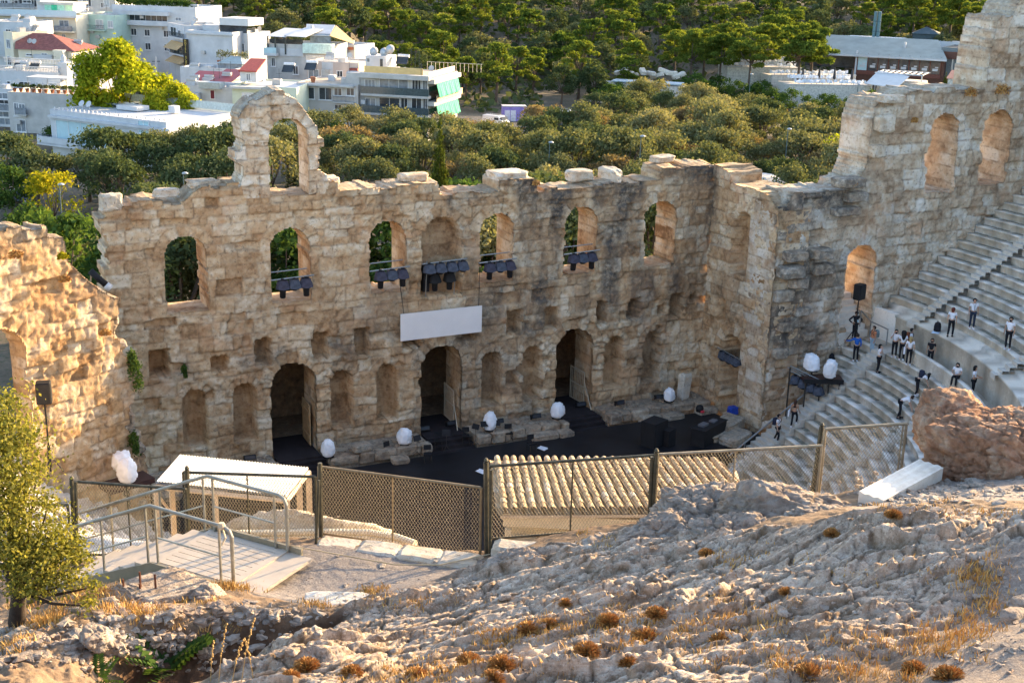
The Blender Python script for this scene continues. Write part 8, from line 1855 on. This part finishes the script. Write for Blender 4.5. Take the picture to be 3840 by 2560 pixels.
T4 = terrace((2720, 215), (2950, 215), 297, 297, 0, 'topmost terrace at the back among the pine trunks', 6); tables(*T4[:4], 1, 7)
for i, x in enumerate((3012, 3073, 3131, 3197)):
    tp = atD(x, 266, 269); q = thing('closed_parasol', 'closed dark parasol on the lowest terrace, '+['first', 'second', 'third', 'fourth'][i]+' from the left', 'parasol', (tp[0], tp[1], T3[2]), 0, 'closed dark parasols on the terrace'); mb = MB(); mb.tube([(0, 0, 0), (0, 0, 1.2)], .05, 5); mb.build('pole', DKF, q); mb = MB(); mb.lathe([(.12, 1.0), (.34, 1.2), (.22, 2.6), (.05, 3.3)], n=8); mb.build('canopy', plain('dark_parasol', (.03, .035, .045), .8), q)
pg = Bld('pergola', 'white timber pergola and low stone bar below the dining room', 'building', (3290, 300, 272), (3460, 310, 268), 6, stone, -3, parapet=0); mb = MB()
for i in range(9): mb.box((pg.w*i/8, 2, pg.h+1.6), (.18, 8, .2))
mb.box((pg.w/2, -1.8, pg.h+1.6), (pg.w+.6, .2, .25)); mb.box((pg.w/2, 5.8, pg.h+1.6), (pg.w+.6, .2, .25))
for i in (0, 4, 8): mb.box((pg.w*i/8, -1.8, pg.h-.2), (.2, .2, 3.6))
mb.build('trellis', BW, pg.q)
p0_, p1_ = atD(3270, 314, 266), atD(3372, 322, 262); e_ = (p1_-p0_)*np.array([1, 1, 0]); w_ = np.linalg.norm(e_); q = thing('tent_canopy', 'white slanted tent canopy at the right end of the lowest terrace', 'canopy', (p0_[0], p0_[1], p0_[2]), math.atan2(e_[1], e_[0])); mb = MB(); mb.add([(-1, -1, 0), (w_, -1, -.3), (w_-1, 6, 1.6), (-2, 6, 2.2)], [(0, 1, 2, 3)]); o = mb.build('tent', GRAYAW, q); o.modifiers.new('s', 'SOLIDIFY').thickness = .1
for x, y in ((0, 0), (w_-.5, 0), (w_-1.5, 5), (0, 5)): mb = MB(); mb.box((x, y, -1.6), (.15, .15, 3.6)); mb.build('post', BW, q)
rr = Bld('house', 'low terracotta roofed kiosk right of the conifer', 'building', (3555, 297, 262), (3640, 297, 260), 5, stone, -3, parapet=0); mb = MB(); mb.add([(-.3, -.3, rr.h), (rr.w+.3, -.3, rr.h), (rr.w+.3, 5, rr.h+1.3), (-.3, 5, rr.h+1.3)], [(0, 1, 2, 3)]); mb.build('kiosk_roof', plain('salmon_roof', (.42, .20, .14), .8), rr.q)
# pale domed roof in the grove
q = thing('domed_shelter', 'pale faceted domed roof half hidden in the grove at the right', 'shelter', gnd(2858, 590, 157)); mb = MB(); mb.lathe([(4.2, 2.9), (3.4, 3.9), (1.8, 4.6), (.1, 4.8)], n=10); mb.build('dome', plain('dome_grey', (.50, .49, .46), .8), q); mb = MB(); mb.lathe([(3.9, 0), (3.9, 2.9)], n=10); mb.build('drum', stone, q)
# quarry stones and low wall at the end of the car park
wl = Bld('park_wall', 'pale stone wall and flat blue roof beside the steps at the car park', 'wall', (2215, 322, 268), (2560, 312, 262), 4, stone, -3, parapet=0); mb = MB(); mb.box((wl.w*.6, 2, wl.h+.4), (wl.w*.75, 4.5, .25)); mb.build('blue_roof', plain('blue_grey_roof', (.38, .46, .50), .6), wl.q)
for i in range(9):
    a = 2330+i*27; p = atD(a, 268+8*(i % 3), 278); mb = MB(); rock_mb(mb, (0, 0, 0), (3.2-.2*(i % 4), 1.2, .9), 600+i, i*.4, 2, .1, .3*((i % 3)-1)); o = attrs_flat(mb.build('marble_block', M['limew']), .95, 0, 0); o.location = p; tag(o, 'long pale marble block on the heap above the car park', 'marble block', 'marble blocks heaped above the car park')
# vehicles
def vehicle(name, label, px, py, D, L_, Wd, H, paint, rz, cab=.3, nose=.8, glass=PANE):
    p = gnd(px, py, D); q = thing(name, label, 'van' if 'van' in name else 'car', p, rz)
    pr = [(-L_/2, .35), (-L_/2, H*.96), (-L_/2+.3, H), (L_/2-nose-1.0*(H > 1.8)*.6, H), (L_/2-nose+.25, H*.62), (L_/2-.1, H*.5), (L_/2, .35)] if H > 1.8 else [(-L_/2, .3), (-L_/2, .8), (-L_/2+.6, .85), (-L_/2+1.0, H), (L_/2-1.9, H), (L_/2-1.1, .88), (L_/2-.1, .75), (L_/2, .3)]
    n = len(pr); mb = MB(); mb.add([(x, -Wd/2, z) for x, z in pr]+[(x, Wd/2, z) for x, z in pr], [list(range(n))[::-1], [n+i for i in range(n)]]+[(i, (i+1) % n, n+(i+1) % n, n+i) for i in range(n)]); o = mb.build('body', paint, q); bv = o.modifiers.new('b', 'BEVEL'); bv.width = .08; bv.segments = 2
    mb = MB(); zz = H*.72; mb.box((L_/2-nose+.0, 0, H*.78), (.5, Wd*.86, H*.26), M=Matrix.Rotation(-.5, 3, 'Y')); mb.build('windscreen', glass, q)
    for s in (-1, 1):
        mb = MB(); mb.box((L_/2-nose-.9, s*(Wd/2+.005), H*.74), (1.0, .03, H*.2)); mb.build('side_window', glass, q); mb = MB(); mb.box((L_/2-.05, s*Wd*.36, H*.36), (.12, .3, .18)); mb.build('headlight', PALEP, q)
        for x in (-L_*.3, L_*.32):
            mb = MB(); mb.tube([(x, s*(Wd/2-.2), .34), (x, s*(Wd/2+.02), .34)], .34, 12); w = mb.build('wheel', M['rubber'], q); mb = MB(); mb.tube([(x, s*(Wd/2), .34), (x, s*(Wd/2+.04), .34)], .2, 10); mb.build('rim', M['steel'], w)
    return q
wp = plain('white_paint', (.72, .73, .75), .35, .04, 1)
CF = face(0)-PI/2
q = vehicle('white_van', 'tall white camper van facing the camera in the car park', 2120, 388, 234, 5.6, 2.0, 2.7, wp, CF-.1); mb = MB(); mb.box((-.3, 0, 2.8), (2.4, 1.5, .16)); mb.build('roof_box', PANE, q)
q = vehicle('white_van', 'white van with a roof ladder left of the purple container', 1862, 388, 233, 5.0, 1.9, 2.0, wp, CF+.9); mb = MB()
for y in (-.5, .5): mb.tube([(-2, y, 2.15), (1.2, y, 2.15)], .05, 5)
for k in range(7): mb.box((-2+k*.5, 0, 2.15), (.06, 1.0, .05))
mb.build('roof_rack', M['steel'], q)
vehicle('parked_car', 'dark red parked car partly hidden right of the camper van', 2185, 372, 240, 4.2, 1.75, 1.5, plain('red_paint', (.22, .03, .03), .35), CF+.3); vehicle('parked_car', 'white parked car at the right end of the car park', 2215, 388, 236, 4.2, 1.75, 1.5, wp, CF+1.2); vehicle('parked_car', 'white parked car half hidden by the tan feathery tree', 2055, 388, 238, 4.2, 1.75, 1.5, wp, CF-.2); vehicle('parked_car', 'silver blue car in the lane below the hotel', 628, 252, 238, 4.2, 1.75, 1.5, plain('blue_silver', (.25, .33, .40), .3), CF+1.4)
vehicle('parked_car', 'dark car under the trees at the lower left edge', 70, 640, 150, 4.2, 1.75, 1.5, plain('dark_paint', (.05, .06, .08), .3), CF+1.2)
p = gnd(1928, 380, 238); q = thing('container', 'purple painted site container with two pale doors in the car park', 'container', p, face(0)+.12); H = 3.0; mb = MB(); mb.box((0, 0, H/2), (4.4, 2.4, H)); mb.build('shell', plain('violet_paint', (.26, .22, .56), .6, .15, 1.2), q); mb = MB(); mb.box((0, 0, H+.06), (4.5, 2.5, .12)); mb.build('roof', plain('grey_top', (.4, .4, .42), .7), q)
for x in (-1.35, -.25): mb = MB(); mb.box((x, -1.22, 1.25), (.95, .06, 2.2)); mb.build('door', plain('pale_lilac', (.62, .64, .74), .6), q)
p = gnd(735, 380, 200)
q = thing('utility_pole', 'grey utility pole rising behind the yellow tree by the white block', 'pole', gnd(586, 255, 240)); mb = MB(); mb.tube([(0, 0, 0), (0, 0, 9.5)], .2, 6); mb.build('pole', BGR, q); mb = MB(); mb.box((0, 0, 8.6), (1.4, .1, .12)); mb.build('crossarm', DKF, q)
mb = MB(); mb.box((0, 0, 0), (70, 14, .06)); o = mb.build('car_park', plain('asphalt', (.07, .07, .07), .9, .2, .8)); o.location = gnd(2000, 395, 236)+(0, 0, .25); o.rotation_euler.z = face(0); tag(o, kind='structure')
